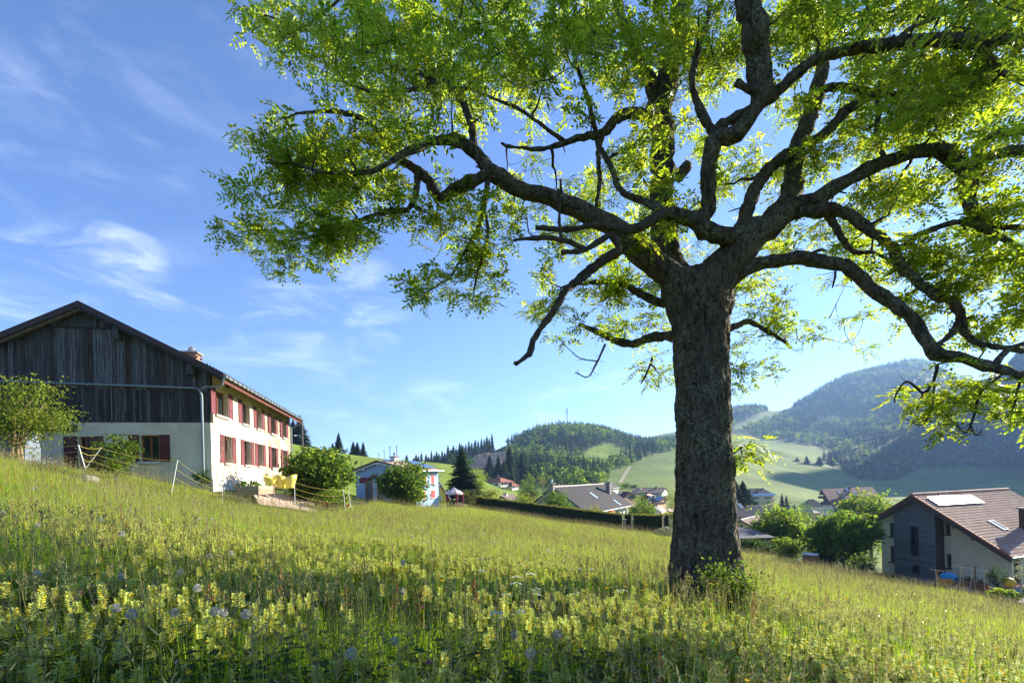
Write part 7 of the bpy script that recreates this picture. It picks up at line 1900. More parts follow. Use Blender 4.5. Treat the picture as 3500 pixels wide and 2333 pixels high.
def petals(V, Fc, M_, c, n, L, w, up, mi, rng, droop=0):
    for q in range(n):
        a = 6.283 * q / n + rng.normal() * .1; d = np.array([math.cos(a), math.sin(a), up]); s = np.array([-d[1], d[0], 0]); i = len(V)
        V += [c, c + d * L * .55 + s * w, c + d * L + np.array([0, 0, -droop]), c + d * L * .55 - s * w]; Fc.append([i, i + 1, i + 2, i + 3]); M_.append(mi)
def stalk(V, Fc, M_, h, r, mi, lean=(0, 0)):
    for k in range(3):
        a0, a1 = k * 2.094, (k + 1) * 2.094; i = len(V)
        V += [np.array([r * math.cos(a0), r * math.sin(a0), -.05]), np.array([r * math.cos(a1), r * math.sin(a1), -.05]), np.array([lean[0] + r * math.cos(a1), lean[1] + r * math.sin(a1), h]), np.array([lean[0] + r * math.cos(a0), lean[1] + r * math.sin(a0), h])]
        Fc.append([i, i + 1, i + 2, i + 3]); M_.append(mi)
def flower_mesh(kind, seed):
    rng = np.random.default_rng(seed); V, Fc, M_ = [], [], []; V2, F2, M2 = [], [], []
    if kind == 'buttercup':
        h = rng.uniform(.42, .6); stalk(V, Fc, M_, h, .0022, 0)
        petals(V2, F2, M2, np.array([0, 0, h]), 5, .017, .010, .55, 0, rng); head, mats = 'flower', [LM['butter']]
    elif kind == 'sorrel':
        h = rng.uniform(.5, .8); stalk(V, Fc, M_, h, .0028, 0)
        for q in range(46):
            t = rng.random(); c = np.array([rng.normal() * .016 * (1.1 - t), rng.normal() * .016 * (1.1 - t), h * .62 + h * .4 * t]); s = rng.normal(size=3); s /= np.linalg.norm(s); u_ = np.array([0, 0, .012]); i = len(V2)
            V2 += [c - u_, c + s * .006, c + u_, c - s * .006]; F2.append([i, i + 1, i + 2, i + 3]); M2.append(0)
        head, mats = 'seed_spike', [LM['sorrel']]
    elif kind == 'dandelion':
        h = rng.uniform(.45, .6); stalk(V, Fc, M_, h, .0035, 0)
        c = np.array([0, 0, h + .02])
        for q in range(90):
            d = rng.normal(size=3); d /= np.linalg.norm(d); s = np.cross(d, [.3, .1, 1]); s /= np.linalg.norm(s); b = np.cross(d, s); R_ = .032; i = len(V2)
            V2 += [c + d * .008, c + d * R_ + s * .007, c + d * (R_ + .002), c + d * R_ - s * .007]; F2.append([i, i + 1, i + 2, i + 3]); M2.append(0)
            V2 += [c + d * R_ * .97, c + d * R_ + b * .006, c + d * (R_ + .001), c + d * R_ - b * .006]; F2.append([i + 4, i + 5, i + 6, i + 7]); M2.append(0)
        head, mats = 'seed_head', [LM['down']]
    elif kind == 'umbel':
        h = rng.uniform(.6, .75); stalk(V, Fc, M_, h, .004, 0)
        for q in range(14):
            a = rng.uniform(0, 6.28); r = .055 * math.sqrt(rng.random()); e = np.array([r * math.cos(a), r * math.sin(a), h + .045 - r * .35])
            i = len(V); V += [np.array([0, 0, h - .005]), np.array([.002, 0, h - .005]), e + [.002, 0, 0], e]; Fc.append([i, i + 1, i + 2, i + 3]); M_.append(0)
            petals(V2, F2, M2, e, 6, .013, .006, .2, 0, rng)
        head, mats = 'flower_cluster', [LM['umbel']]
    elif kind == 'clover':
        h = rng.uniform(.3, .42); stalk(V, Fc, M_, h, .002, 0)
        for q in range(30):
            d = rng.normal(size=3); d[2] = abs(d[2]); d /= np.linalg.norm(d); s = np.cross(d, [.3, .1, 1]); s /= np.linalg.norm(s); c = np.array([0, 0, h]); i = len(V2)
            V2 += [c, c + d * .012 + s * .003, c + d * .019, c + d * .012 - s * .003]; F2.append([i, i + 1, i + 2, i + 3]); M2.append(0)
        head, mats = 'flower', [LM['clover']]
    st = arr_mesh(kind + '_stem', np.array(V), np.array(Fc), LM['grass'])
    hd = arr_mesh(head, np.array(V2), np.array(F2), mats)
    fu = arr_mesh(kind + '_plant', np.concatenate([np.array(V), np.array(V2)]), np.concatenate([np.array(Fc), np.array(F2) + len(V)]), [LM['grass']] + mats, [0] * len(Fc) + [1] * len(F2))
    return head, st, hd, fu
EDGE = [(-700, 12.5), (-300, 16.5), (-30, 19.8), (250, 21.6), (500, 23.0), (700, 24.4), (830, 22.6), (1040, 24.0), (1130, 27), (1200, 36), (1300, 47), (1420, 54), (1520, 60), (1640, 66.8), (1950, 60.8), (2160, 54), (2270, 52), (2330, 49), (2510, 46), (2650, 44.5), (2760, 41.5), (2900, 40.5), (3080, 35.5), (3210, 33.2), (3330, 31.5), (3500, 29.4), (3750, 27), (4300, 22)]
MEADOW = [(P(u, 1640, Y).x, Y) for u, Y in EDGE] + [(10, -3), (-8, -3)]
def in_meadow(X, Y): return inpoly(X, Y, MEADOW)
def ring(r0, r1, dens, rng, wide=58):
    th = R(wide); area = th * (r1 * r1 - r0 * r0); n = int(area * dens)
    r = np.sqrt(rng.uniform(r0 * r0, r1 * r1, n)); a = rng.uniform(-th, th, n)
    X, Y = r * np.sin(a), r * np.cos(a); k = in_meadow(X, Y)
    tr = (X - TREE_O.x) ** 2 + (Y - TREE_O.y) ** 2 > .62 ** 2
    return X[k & tr], Y[k & tr]
def clump(X, Y, f, ph): return np.sin(X * f + ph + 1.7 * np.sin(Y * f * .8 + ph)) + np.sin(Y * f * 1.3 - ph + X * f * .5)
def meadow():
    rng = np.random.default_rng(9)
    tufts = [tuft('tuft_a', 1, 26, .17, (.20, .46), .0075, GM), tuft('tuft_b', 2, 24, .17, (.2, .42), .007, GM, seeds=2), tuft('tuft_c', 3, 28, .2, (.18, .38), .008, GM, seeds=1), tuft('tuft_d', 4, 20, .2, (.3, .6), .006, GM, seeds=3),
             herb_mesh('herb_a', 5), herb_mesh('herb_b', 6),
             tuft('far_a', 7, 26, .3, (.24, .48), .010, GF, .06, 1), tuft('far_b', 8, 26, .3, (.24, .5), .010, GF, .10, 2), tuft('far_c', 9, 26, .3, (.2, .42), .011, GM, .1, 3)]
    src = source_set('meadow_tufts', tufts)
    Ps, Pk, Sc = [], [], []
    for r0, r1, dens, kinds in ((1.2, 6, 62, (0, 1, 2, 3, 4, 4, 5)), (6, 12, 46, (0, 1, 2, 3, 3, 4, 5, 8)), (12, 22, 24, (0, 3, 6, 7, 8, 8, 6)), (22, 40, 15, (6, 7, 6, 7, 8)), (40, 72, 9, (6, 7, 7))):
        X, Y = ring(r0, r1, dens, rng)
        k = rng.choice(kinds, len(X)); s = rng.uniform(.75, 1.15, len(X)) * (1 + .18 * np.clip(clump(X, Y, .8, 1), -1, 1))
        if r0 >= 22: s *= 1.0
        Ps.append(np.stack([X, Y, H(X, Y)], 1)); Pk.append(k); Sc.append(np.stack([s * (1.0 if r0 < 20 else 1.35)] * 2 + [s * .95], 1))
    # rank grass round the trunk
    a = rng.uniform(0, 6.28, 420); r = .75 + rng.random(420) ** 1.5 * 1.1
    X, Y = TREE_O.x + r * np.cos(a), TREE_O.y + r * np.sin(a)
    Ps.append(np.stack([X, Y, H(X, Y)], 1)); Pk.append(rng.choice([0, 3, 3, 1], 420)); s = rng.uniform(.8, 1.1, 420); Sc.append(np.stack([s * .8, s * .8, s * 1.15], 1))
    Ps, Pk, Sc = np.concatenate(Ps), np.concatenate(Pk), np.concatenate(Sc); n = len(Ps)
    dt = np.hypot(Ps[:, 0] - TREE_O.x, Ps[:, 1] - (TREE_O.y - 1.2)); Sc[:, 2] *= np.where(dt < 1.7, .28 + .42 * dt, 1)
    tag(scatter('meadow_grass', Ps, np.stack([rng.normal(size=n) * .06, rng.normal(size=n) * .06, rng.uniform(0, 6.28, n)], 1), Sc, Pk, src), 'tall mixed meadow grass with ripening seed heads', 'grass', None, 'stuff')
    print('tufts', n)
    def plants(name, label, cat, group, pts, stems, heads, headname, full, lim, stufflabel, scl=(.85, 1.2), tilt=.08):
        Z = H(pts[:, 0], pts[:, 1]); n = len(pts); pos = np.stack([pts[:, 0], pts[:, 1], Z], 1)
        u, v = proj(pos[:, 0], pos[:, 1], pos[:, 2] + .4); d = np.hypot(pos[:, 0], pos[:, 1])
        vis = (u > -20) & (u < 3520) & (v > 0) & (v < 2360); order = np.argsort(np.where(vis, d, 1e9))
        rot = np.stack([rng.normal(size=n) * tilt, rng.normal(size=n) * tilt, rng.uniform(0, 6.28, n)], 1); sc = rng.uniform(*scl, n); pk = rng.integers(0, len(full), n)
        near = order[:min(lim, int(vis.sum()))]; m = np.ones(n, bool); m[near] = False
        for i in near:
            o = link(name, stems[pk[i]]); o.location = pos[i]; o.rotation_euler = rot[i]; o.scale = (sc[i],) * 3
            tag(o, label, cat, group)
            link(headname, heads[pk[i]], o)
        if m.sum() > 0:
            tag(scatter(name + '_drift', pos[m], rot[m], sc[m], pk[m], source_set(name + '_set', full)), stufflabel, 'flowers', None, 'stuff')
        print(name, n, len(near))
    # yellow rattle in drifts in the foreground
    X, Y = ring(1.6, 15, 90, rng); r = np.hypot(X, Y)
    dens = np.clip(.55 + .40 * clump(X, Y, 1.1, .4) + .3 * clump(X, Y, 2.7, 2), .08, 1) * np.clip(1.05 - .07 * X, .45, 1) * np.clip((14.5 - r) / 6, 0, 1) * np.where(r < 4, .8, 1)
    k = rng.random(len(X)) < dens
    plants('yellow_rattle', 'pale yellow flower spike of yellow rattle in the foreground meadow', 'wildflower', 'yellow rattle flowering in the foreground meadow', np.stack([X[k], Y[k]], 1), RSTEM, RHEAD, 'flower_head', RFULL, 300, 'drifts of pale yellow rattle flowering through the meadow', scl=(.72, 1.05))
    def kind(kd, pts, lim, label, group, cat, stufflabel, nv=3, scl=(.85, 1.2)):
        f = [flower_mesh(kd, 300 + q) for q in range(nv)]
        plants(kd if kd != 'umbel' else 'white_umbel', label, cat, group, pts, [q[1] for q in f], [q[2] for q in f], f[0][0], [q[3] for q in f], lim, stufflabel, scl)
    X, Y = ring(2.5, 48, 4.6, rng); k = rng.random(len(X)) < np.clip(.35 + .35 * clump(X, Y, .45, 2.2) + .25 * (X > 4), .04, 1)
    kind('buttercup', np.stack([X[k], Y[k]], 1), 250, 'small glossy yellow buttercup among the grass stems', 'buttercups in the meadow', 'wildflower', 'yellow buttercups dotted over the meadow', scl=(.95, 1.5))
    X, Y = ring(3, 66, 1.3, rng); k = rng.random(len(X)) < np.clip(.25 + .3 * clump(X, Y, .3, .9) + (np.hypot(X, Y) > 25) * .3, .03, 1)
    kind('sorrel', np.stack([X[k], Y[k]], 1), 200, 'rusty red sorrel spike rising above the grass', 'sorrel spikes in the meadow', 'wildflower', 'rust red sorrel along the far meadow edge')
    # single flowers placed where the photograph shows them
    def at_h(u, v, h):
        Yg = np.geomspace(2, 80, 600); p0, p1 = P(u, v, 1), Vector((0, 0, EYE)); X = p0.x * Yg; Z = EYE + (p0.z - EYE) * Yg
        k = np.nonzero(Z < H(X, Yg) + h)[0]; return None if len(k) == 0 else (X[k[0]], Yg[k[0]])
    z7 = lambda x, y: (x * .5102, 1533 + y * .5102); z8 = lambda x, y: (1200 + .51 * x, 1633 + .51 * y)
    dl = [z7(*q) for q in ((915, 855), (1390, 1115), (905, 1160), (1490, 1075), (760, 620), (245, 525), (1143, 315), (775, 220), (1330, 975), (1110, 858), (1505, 710), (300, 855), (10, 455), (1430, 495), (895, 435), (1085, 405), (820, 1040), (1215, 1105), (1570, 440), (1490, 330), (1070, 245), (220, 268), (275, 270), (850, 265), (1100, 318), (1655, 350), (1330, 490), (700, 515), (1410, 745), (1865, 440), (2065, 510), (2195, 500), (1560, 1155))]
    dl += [z8(*q) for q in ((265, 1080), (340, 750), (1215, 1250), (20, 1245), (1410, 1055), (1145, 1075), (350, 607), (420, 413), (553, 425), (637, 435), (685, 437), (300, 398), (160, 270), (210, 262), (275, 252), (335, 330), (90, 333), (365, 325), (440, 345), (480, 345), (885, 385), (985, 385), (945, 440), (1325, 507), (1605, 622), (1540, 632), (240, 330), (190, 240), (125, 340), (500, 440))]
    pts = [q for q in (at_h(u, v, .53) for u, v in dl) if q]
    kind('dandelion', np.array(pts), 300, 'white dandelion clock on a bare stalk in the grass', 'dandelion clocks in the meadow', 'wildflower', 'dandelion clocks', scl=(.95, 1.1))
    um = [z8(*q) for q in ((1085, 692), (1075, 733), (1010, 747), (1112, 737), (1155, 713), (1180, 730), (1140, 880), (1185, 862), (935, 940), (975, 970), (1540, 755), (1790, 760), (850, 657), (900, 600), (860, 250))]
    pts = [q for q in (at_h(u, v, .7) for u, v in um) if q]
    kind('umbel', np.array(pts), 300, 'flat white umbel flower standing above the grass', 'white umbels in the meadow', 'wildflower', 'white umbels')
    cl = [z7(*q) for q in ((550, 1035), (570, 430), (510, 440), (400, 425), (570, 475), (960, 470), (1065, 490), (445, 405), (1220, 1455), (1370, 500))] + [z8(*q) for q in ((40, 1105), (495, 938), (600, 1345), (690, 1225), (1450, 485))]
    pts = [q for q in (at_h(u, v, .36) for u, v in cl) if q]
    kind('clover', np.array(pts), 300, 'small pinkish purple clover head low in the grass', 'clover heads in the meadow', 'wildflower', 'clover', scl=(1, 1.4))
meadow()
leafy('shrub', 'leafy sapling growth climbing the right foot of the big trunk', 'shrub', 2492, 1886, 7.35, 205, ('mid', 'lime'), n=1900, low=.0, lobes=7, stems=4, size=.06, shell=.3, spread=.2)
leafy('shrub', 'small dark seedling growth at the left of the sapling', 'shrub', 2405, 1995, 7.4, 150, ('deep', 'mid'), n=800, low=.0, lobes=5, stems=3, size=.055, shell=.3, spread=.2)

# ---------------------------------------------------------------- things round the farmhouse
def fl(u, v, Y): return P(u, v, Y)
ter = [P(868, 1676, 26.5), P(1050, 1672, 33), P(1085, 1690, 30), P(1070, 1712, 25.2), P(890, 1702, 23.6)]
tz = fh.o.location.z + .02
def terrace():
    n = 14; V_ = []
    A, B_, C_, D_ = P(862, 1672, 26.8), P(1062, 1670, 34), P(1085, 1700, 26.0), P(885, 1694, 24.2)
    for i in range(n + 1):
        for j in range(n + 1):
            s, t = i / n, j / n; p = (A * (1 - s) + B_ * s) * (1 - t) + (D_ * (1 - s) + C_ * s) * t
            V_.append((p.x, p.y, h1(p.x, p.y) + .09 + .25 * (1 - t)))
    F_ = [(i * (n + 1) + j, (i + 1) * (n + 1) + j, (i + 1) * (n + 1) + j + 1, i * (n + 1) + j + 1) for i in range(n) for j in range(n)]
    link('terrace', arr_mesh('terrace', np.array(V_), np.array(F_), mat('pinkish_gravel', (.55, .41, .33), (.42, .31, .25), 22, .95, .8, 40)))['kind'] = 'structure'
terrace()
YEL = mat('yellow_plastic', (.80, .68, .12), rough=.45, spec=.5)
def tub_chair(label, u, v, Y, face):
    p = P(u, v, Y)
    o = empty('tub_chair', (p.x, p.y, tz), face, label, 'chair', 'yellow tub chairs on the terrace')
    n = 40; V = []; Fc = []
    def top(a): return .50 + .30 * (0.5 - .5 * math.cos(a)) ** 1.3       # a = 0 at the open front
    for j in range(n):
        a = 2 * math.pi * j / n; c, s_ = math.cos(a), math.sin(a); h = top(a)
        fl_ = .06 * max(0, -math.cos(a))
        for r, z in ((.24, 0), (.27, .25), (.32 + fl_ * .4, .45), (.36 + fl_, h), (.335 + fl_, h), (.29, .42), (.25, .40)):
            V.append((r * c, r * s_, z))
    for j in range(n):
        for k in range(6):
            a, b = j * 7 + k, ((j + 1) % n) * 7 + k
            Fc.append((a, b, b + 1, a + 1))
    link('shell', arr_mesh('shell', np.array(V), np.array(Fc), YEL, smooth=True), o)
    MB().lathe([(0, .405), (.245, .405), (.25, .43), (.22, .445), (0, .45)], 24).build('seat', YEL, o, True)
tub_chair('left yellow tub chair turned sideways by the farmhouse wall', 927, 1674, 27.2, R(10))
tub_chair('middle yellow tub chair seen from its back', 962, 1674, 27.6, R(80))
tub_chair('right yellow tub chair half hidden by the shrub', 992, 1674, 27.4, R(160))
# raised bed of planks
c = P(806, 1683, 22.9)
zb = tz - .1
o = empty('raised_bed', (c.x, c.y, zb), FA, 'wooden raised plant bed in front of the farmhouse wall', 'planter')
pk = [mat('bed_board_%d' % k, q, tuple(w * .75 for w in q), 6, .8, .3, stretch=(.3, 1, 3)) for k, q in enumerate(((.42, .29, .19), (.46, .33, .23), (.38, .26, .17)))]
for k in range(2):
    z = -.18 + k * .235
    for bx in ((0, 1.0, -.03, 0), (0, 1.0, 2.6, 2.63)): MB().box(*bx, z, z + .225).build('board', pk[k], o)
    for bx in ((-.03, 0, 0, 2.6), (1.0, 1.03, 0, 2.6)): MB().box(*bx, z, z + .225).build('board', pk[2 - k], o)
for x, y in ((-.035, -.035), (1.035, -.035), (-.035, 2.635), (1.035, 2.635)): MB().box(x - .03, x + .03, y - .03, y + .03, -.3, .30).build('corner_post', pk[2], o)
MB().box(.001, .999, .001, 2.599, -.1, .2).build('soil', mat('soil', (.06, .04, .03), (.04, .03, .02), 20, 1, .6), o)
bp_ = empty('leafy_plant', (c.x + .3, c.y + .6, zb + .2), 0, 'broad-leaved vegetable plant in the raised bed', 'plant')
C_ = np.random.default_rng(3).normal(size=(60, 3)) * [.32, .4, .08] + [0, 0, .14]
V_, F_ = leaf_quads(C_, .24, np.random.default_rng(4), up=1.2, aspect=.7); link('leaves', arr_mesh('leaves', V_, F_, LM['mid']), bp_)
# bean-pole pyramid
o = empty('bean_poles', (P(771, 1663, 22.4).x, 22.4, zb), 0, 'tall pyramid of thin bean poles tied with a cross stick', 'trellis')
pm = mat('bamboo', (.36, .24, .13), (.28, .18, .09), 9, .7)
inv = o.matrix_basis.inverted()
def ql(x, y, Y): 
    u, v = zt(x, y); return P(u, v, Y) - o.location
for a, b, Y1 in (((432, 770), (355, 1218), 22.0), ((480, 775), (408, 1215), 22.9), ((395, 772), (527, 1222), 22.9), ((452, 770), (582, 1212), 22.1)):
    MB().tube([ql(*b, Y1), ql(*a, 22.45)], .014, 6).build('pole', pm, o)
MB().tube([ql(378, 812, 22.45), ql(500, 816, 22.45)], .012, 6).build('cross_stick', pm, o)
# electric net fence: white posts, yellow cords
def fence_net(label, posts, r=.0062, n=4):
    b = P(posts[0][2], posts[0][3], posts[0][4]); o = empty('fence_net', (b.x, b.y, b.z), 0, label, 'fence', 'yellow cord fences around the farmhouse garden')
    L = [(P(q[0], q[1], q[4]) - o.location, P(q[2], q[3], q[4]) - o.location) for q in posts]
    for t, bt in L:
        MB().tube([bt - (t - bt) * .1, t], .017, 8).build('post', M['whitepaint'], o)
    ym = LM_ROPE
    for (t0, b0), (t1, b1) in zip(L, L[1:]):
        for k in range(n):
            f = .02 + k * .27
            a, c = t0.lerp(b0, f), t1.lerp(b1, f); sag = (.05 + .035 * (a - c).length) * (1 + .15 * k)
            pts = [a.lerp(c, j / 12) - Vector((0, 0, sag * 4 * (j / 12) * (1 - j / 12))) for j in range(13)]
            m = MB().tube(pts, r, 5)
            for j in (3, 6, 9): m.lathe([(0, -.016), (.017, 0), (0, .016)], 5, pts[j])
            m.build('cord', ym, o)
LM_ROPE = mat('yellow_cord', (.58, .47, .10), rough=.6)
fence_net('cord fence with leaning white posts in front of the dark gable', [(-160, 1490, -160, 1580, 18), (268, 1520, 288, 1590, 17.6), (346, 1529, 286, 1609, 18.4), (607, 1571, 587, 1676, 19.6), (760, 1660, 760, 1720, 21)])
fence_net('cord fence running past the spreading shrub to the path', [(1006, 1646, 1008, 1720, 22.6), (1173, 1671, 1180, 1743, 24.6), (1190, 1676, 1199, 1730, 27.5)])
fence_net('short cord fence behind the spreading shrub', [(1137, 1663, 1139, 1703, 29.5), (1147, 1661, 1148, 1699, 31.5), (1190, 1676, 1199, 1728, 33)])
# covered table in front of the gable, wrapped in a blue-grey sheet
def tarp():
    a, b = P(-190, 1490, 19.8), P(112, 1492, 20.4)
    z = h1(b.x, b.y)
    o = empty('covered_table', (b.x, b.y, z), math.atan2(b.y - a.y, b.x - a.x), 'folded table under a blue-grey cover behind the far left shrub', 'covered table')
    L = (b - a).xy.length; n = 40; V = []; Fc = []; ht = a.z - z
    for i in range(n + 1):
        t = i / n; x = -L + L * t; w = .04 * math.sin(t * 23) + .03 * math.sin(t * 41 + 1)
        for y, zz in ((-.42 + w, -.3), (-.40 + w * .8, ht * .3), (-.36 + w, ht * .62), (-.33 + w * .4, ht * .93), (-.22, ht), (.22, ht), (.34 - w, ht * .6), (.42 + w, -.3)):
            V.append((x, y, zz))
    for i in range(n):
        for k in range(7): q = i * 8 + k; Fc.append((q, q + 8, q + 9, q + 1))
    link('cover', arr_mesh('cover', np.array(V), np.array(Fc), mat('blue_grey_sheet', (.16, .20, .27), (.20, .24, .31), 2, .5), smooth=True), o)
    MB().slab([V[0 + k] for k in (0, 1, 2, 3, 4, 5, 6, 7)], (-.01, 0, 0)).build('cover_end', mat('blue_grey_end', (.16, .20, .27), rough=.5), o)
    MB().slab([V[n * 8 + k] for k in (0, 1, 2, 3, 4, 5, 6, 7)], (.01, 0, 0)).build('cover_end', mat('blue_grey_end_b', (.16, .20, .27), rough=.5), o)
    cu = bpy.data.curves.new('lettering', 'FONT'); cu.body = 'KETTLER'; cu.size = .15; cu.extrude = .002; cu.align_x = 'CENTER'
    t = bpy.data.objects.new('lettering_curve', cu); COL.objects.link(t)
    bpy.context.view_layer.update()
    me = bpy.data.meshes.new_from_object(t.evaluated_get(bpy.context.evaluated_depsgraph_get()))
    bpy.data.objects.remove(t); me.materials.clear(); me.materials.append(M['black'])
    q = link('lettering', me, o)
    w = P(20, 1537, 19.9); q.location = (-1.15, -.475, w.z - z); q.rotation_euler = (R(90), 0, 0)
tarp()
# white cushion of flowers and a pale stone at the lower edge of the garden
p = P(135, 1584, 18.6); rng_ = np.random.default_rng(8)
o = empty('flower_cushion', (p.x, p.y, h1(p.x, p.y) + .25), 0, 'low white flower cushion under the pale-stemmed shrub', 'flower bed')
C_ = rng_.normal(size=(900, 3)) * [.45, .22, .07]; C_ = C_[np.abs(C_[:, 0]) < .85]
V_, F_ = leaf_quads(C_, .05, rng_, up=.8, aspect=.8); link('blossom', arr_mesh('blossom', V_, F_, [LM['umbel'], LM['mid']], (rng_.random(len(F_)) < .2).astype(int)), o)['kind'] = 'stuff'
p = P(304, 1608, 18.2)
bm = bmesh.new(); bmesh.ops.create_icosphere(bm, subdivisions=3, radius=.3)
for v in bm.verts: v.co *= 1 + .25 * mnoise.noise(v.co * 4); v.co.z *= .55
me = bpy.data.meshes.new('boulder'); bm.to_mesh(me); bm.free(); me.materials.append(mat('pale_rock', (.46, .42, .36), (.33, .30, .25), 5, .95, .8, 14))
o = link('boulder', me); o.location = (p.x, p.y, h1(p.x, p.y) + .22); tag(o, 'pale boulder at the foot of the leaning white post', 'rock')
# striped deck chair under the spreading shrub
p = P(1124, 1652, 33)
o = empty('deck_chair', (p.x, p.y, h1(p.x, p.y) + .1), R(25), 'folding deck chair with red and white striped canvas', 'chair')
for x in (-.28, .28):
    MB().bar((x, -.45, 0), (x, .35, .95), .035).build('leg', M['oldwood'], o); MB().bar((x, .45, 0), (x, -.35, .55), .035).build('leg', M['oldwood'], o)
for k in range(6):
    x = -.25 + k * .0834
    MB().slab([(x, -.32, .48), (x + .08, -.32, .48), (x + .08, .02, .36), (x, .02, .36)], (0, 0, .01)).slab([(x, .02, .36), (x + .08, .02, .36), (x + .08, .33, .93), (x, .33, .93)], (0, -.01, .01)).build('canvas_stripe', mat('canvas_red', (.55, .07, .04)) if k % 2 else M['whitepaint'], o)
# poppies
pr = mat('poppy_red', (.62, .02, .03), rough=.5)
for lab, u, v, Y in (('red poppy at the foot of the spreading shrub', 1118, 1725, 24), ('red poppy beside the white post of the path fence', 1189, 1728, 25.5)):
    p = P(u, v, Y); z = h1(p.x, p.y)
    o = empty('poppy', (p.x, p.y, z), 0, lab, 'poppy', 'red poppies near the cord fence'); h = p.z - z
    MB().tube([(0, 0, -.05), (.01, 0, h * .5), (0, 0, h)], .005, 5).build('stem', LM['herb'], o)
    V_, F_, m_ = [], [], []
    petals(V_, F_, m_, np.array([0, 0, h]), 6, .10, .06, .6, 0, np.random.default_rng(2)); petals(V_, F_, m_, np.array([0, 0, h + .01]), 4, .08, .05, 1.2, 0, np.random.default_rng(5)); link('petals', arr_mesh('petals', np.array(V_), np.array(F_), pr), o)
# ---------------------------------------------------------------- poles, wires, mast
def pole(name, label, cat, u, vt, vb, Y, r=.11, arms=0, group=None):
    t, b = P(u, vt, Y), P(u, vb, Y); z = min(b.z, h1(b.x, Y)) - .3
    o = empty(name, (b.x, Y, z), 0, label, cat, group); h = t.z - z
    MB().tube([(0, 0, 0), (t.x - b.x, 0, h)], [r, r * .75], 8).build('post', mat('pole_wood', (.20, .17, .15), (.15, .125, .11), 4, .9) if 'pw' not in M else M['pw'], o)
    for k in range(arms):
        MB().box(-.7, .7, -.06, .06, h - .5 - k * .9, h - .36 - k * .9).build('cross_arm', M['greypaint'], o)
        for x in (-.6, -.2, .2, .6): MB().lathe([(.03, 0), (.06, .06), (.05, .2), (0, .24)], 6, (x, 0, h - .36 - k * .9)).build('insulator', M['stone'], o)
    return o, Vector((t.x, Y, t.z))
M['pw'] = mat('pole_wood', (.20, .17, .15), (.15, .125, .11), 4, .9)
o, tp = pole('street_lamp', 'wooden pole with a white street lamp beyond the farmhouse', 'street lamp', 1033, 1446, 1566, 62, .14)
la = P(1012, 1488, 61.5) - o.location; lb_ = P(1033, 1500, 62) - o.location
MB().tube([lb_, lb_.lerp(la, .5) + Vector((0, 0, .35)), la], .04, 8).build('lamp_arm', M['steel'], o)
MB().lathe([(0, .1), (.16, .06), (.2, -.02), (.1, -.08), (0, -.09)], 12, (la.x - .15, la.y, la.z)).build('lamp_head', M['whitepaint'], o)
PG = 'utility poles along the pasture'
tops = [tp]
for lab, u, vt, vb, Y, r, arms in (('short dark pole on the pasture just right of the spreading shrub', 1154, 1552, 1590, 120, .14, 0), ('thin pole on the pasture left of the blue roof', 1236, 1575, 1592, 150, .14, 0),
                                    ('farthest utility pole on the pasture crest, leftmost of four', 1295, 1546, 1565, 300, .22, 1), ('second utility pole from the left on the crest', 1313, 1537, 1567, 265, .2, 1),
                                    ('tall utility pole third along the crest above the blue roof', 1333, 1524, 1572, 235, .2, 1), ('tallest utility pole right of the blue house chimney', 1356, 1522, 1578, 205, .19, 1),
                                    ('low pole right of the tall utility poles on the crest', 1385, 1556, 1578, 240, .16, 0), ('slim pole standing in front of the wood', 1771, 1604, 1622, 260, .12, 0),
                                    ('slim lamp pole before the feathery tree', 1857, 1622, 1674, 190, .12, 0)):
    tops.append(pole('utility_pole', lab, 'utility pole', u, vt, vb, Y, r, arms, PG)[1])
def wire(label, a, b, sag):
    mid = [a.lerp(b, j / 16) - Vector((0, 0, sag * 4 * (j / 16) * (1 - j / 16))) for j in range(17)]
    o = MB().tube(mid, .012, 4).build('overhead_wire', M['black']); tag(o, label, 'wire', 'overhead wires beyond the farmhouse')
wire('upper overhead wire sloping from the lamp pole', tops[0], tops[1] + Vector((0, 0, .1)), 1.2)
wire('lower overhead wire sloping from the lamp pole', tops[0] - Vector((0, 0, .7)), tops[1] - Vector((0, 0, .3)), 1.6)
for k, nm in ((3, 'first'), (4, 'second'), (5, 'third')): wire('%s wire span between the poles on the crest' % nm, tops[k], tops[k + 1], 2.0)
t, b = P(1939, 1391, 800), P(1939, 1450, 800)
o = empty('radio_mast', (b.x, 800, h1(b.x, 800)), 0, 'slim lattice mast on top of the wooded hill', 'mast'); h = t.z - o.location.z
for x, y in ((-.7, -.7), (.7, -.7), (0, .8)): MB().bar((x * 1.4, y * 1.4, 0), (x * .5, y * .5, h), .32).build('leg', M['greypaint'], o)
for k in range(14):
    z = h * (k + 1) / 15; s = 1.4 - .9 * (k + 1) / 15
    MB().bar((-.7 * s, -.7 * s, z), (.7 * s, -.7 * s, z), .22).bar((.7 * s, -.7 * s, z), (0, .8 * s, z), .22).build('brace', M['greypaint'], o)
MB().box(-1.6, 1.6, -.4, .4, h * .72, h * .75).build('antenna', M['greypaint'], o); MB().box(-1.3, 1.3, -.4, .4, h * .86, h * .89).build('antenna', M['greypaint'], o)
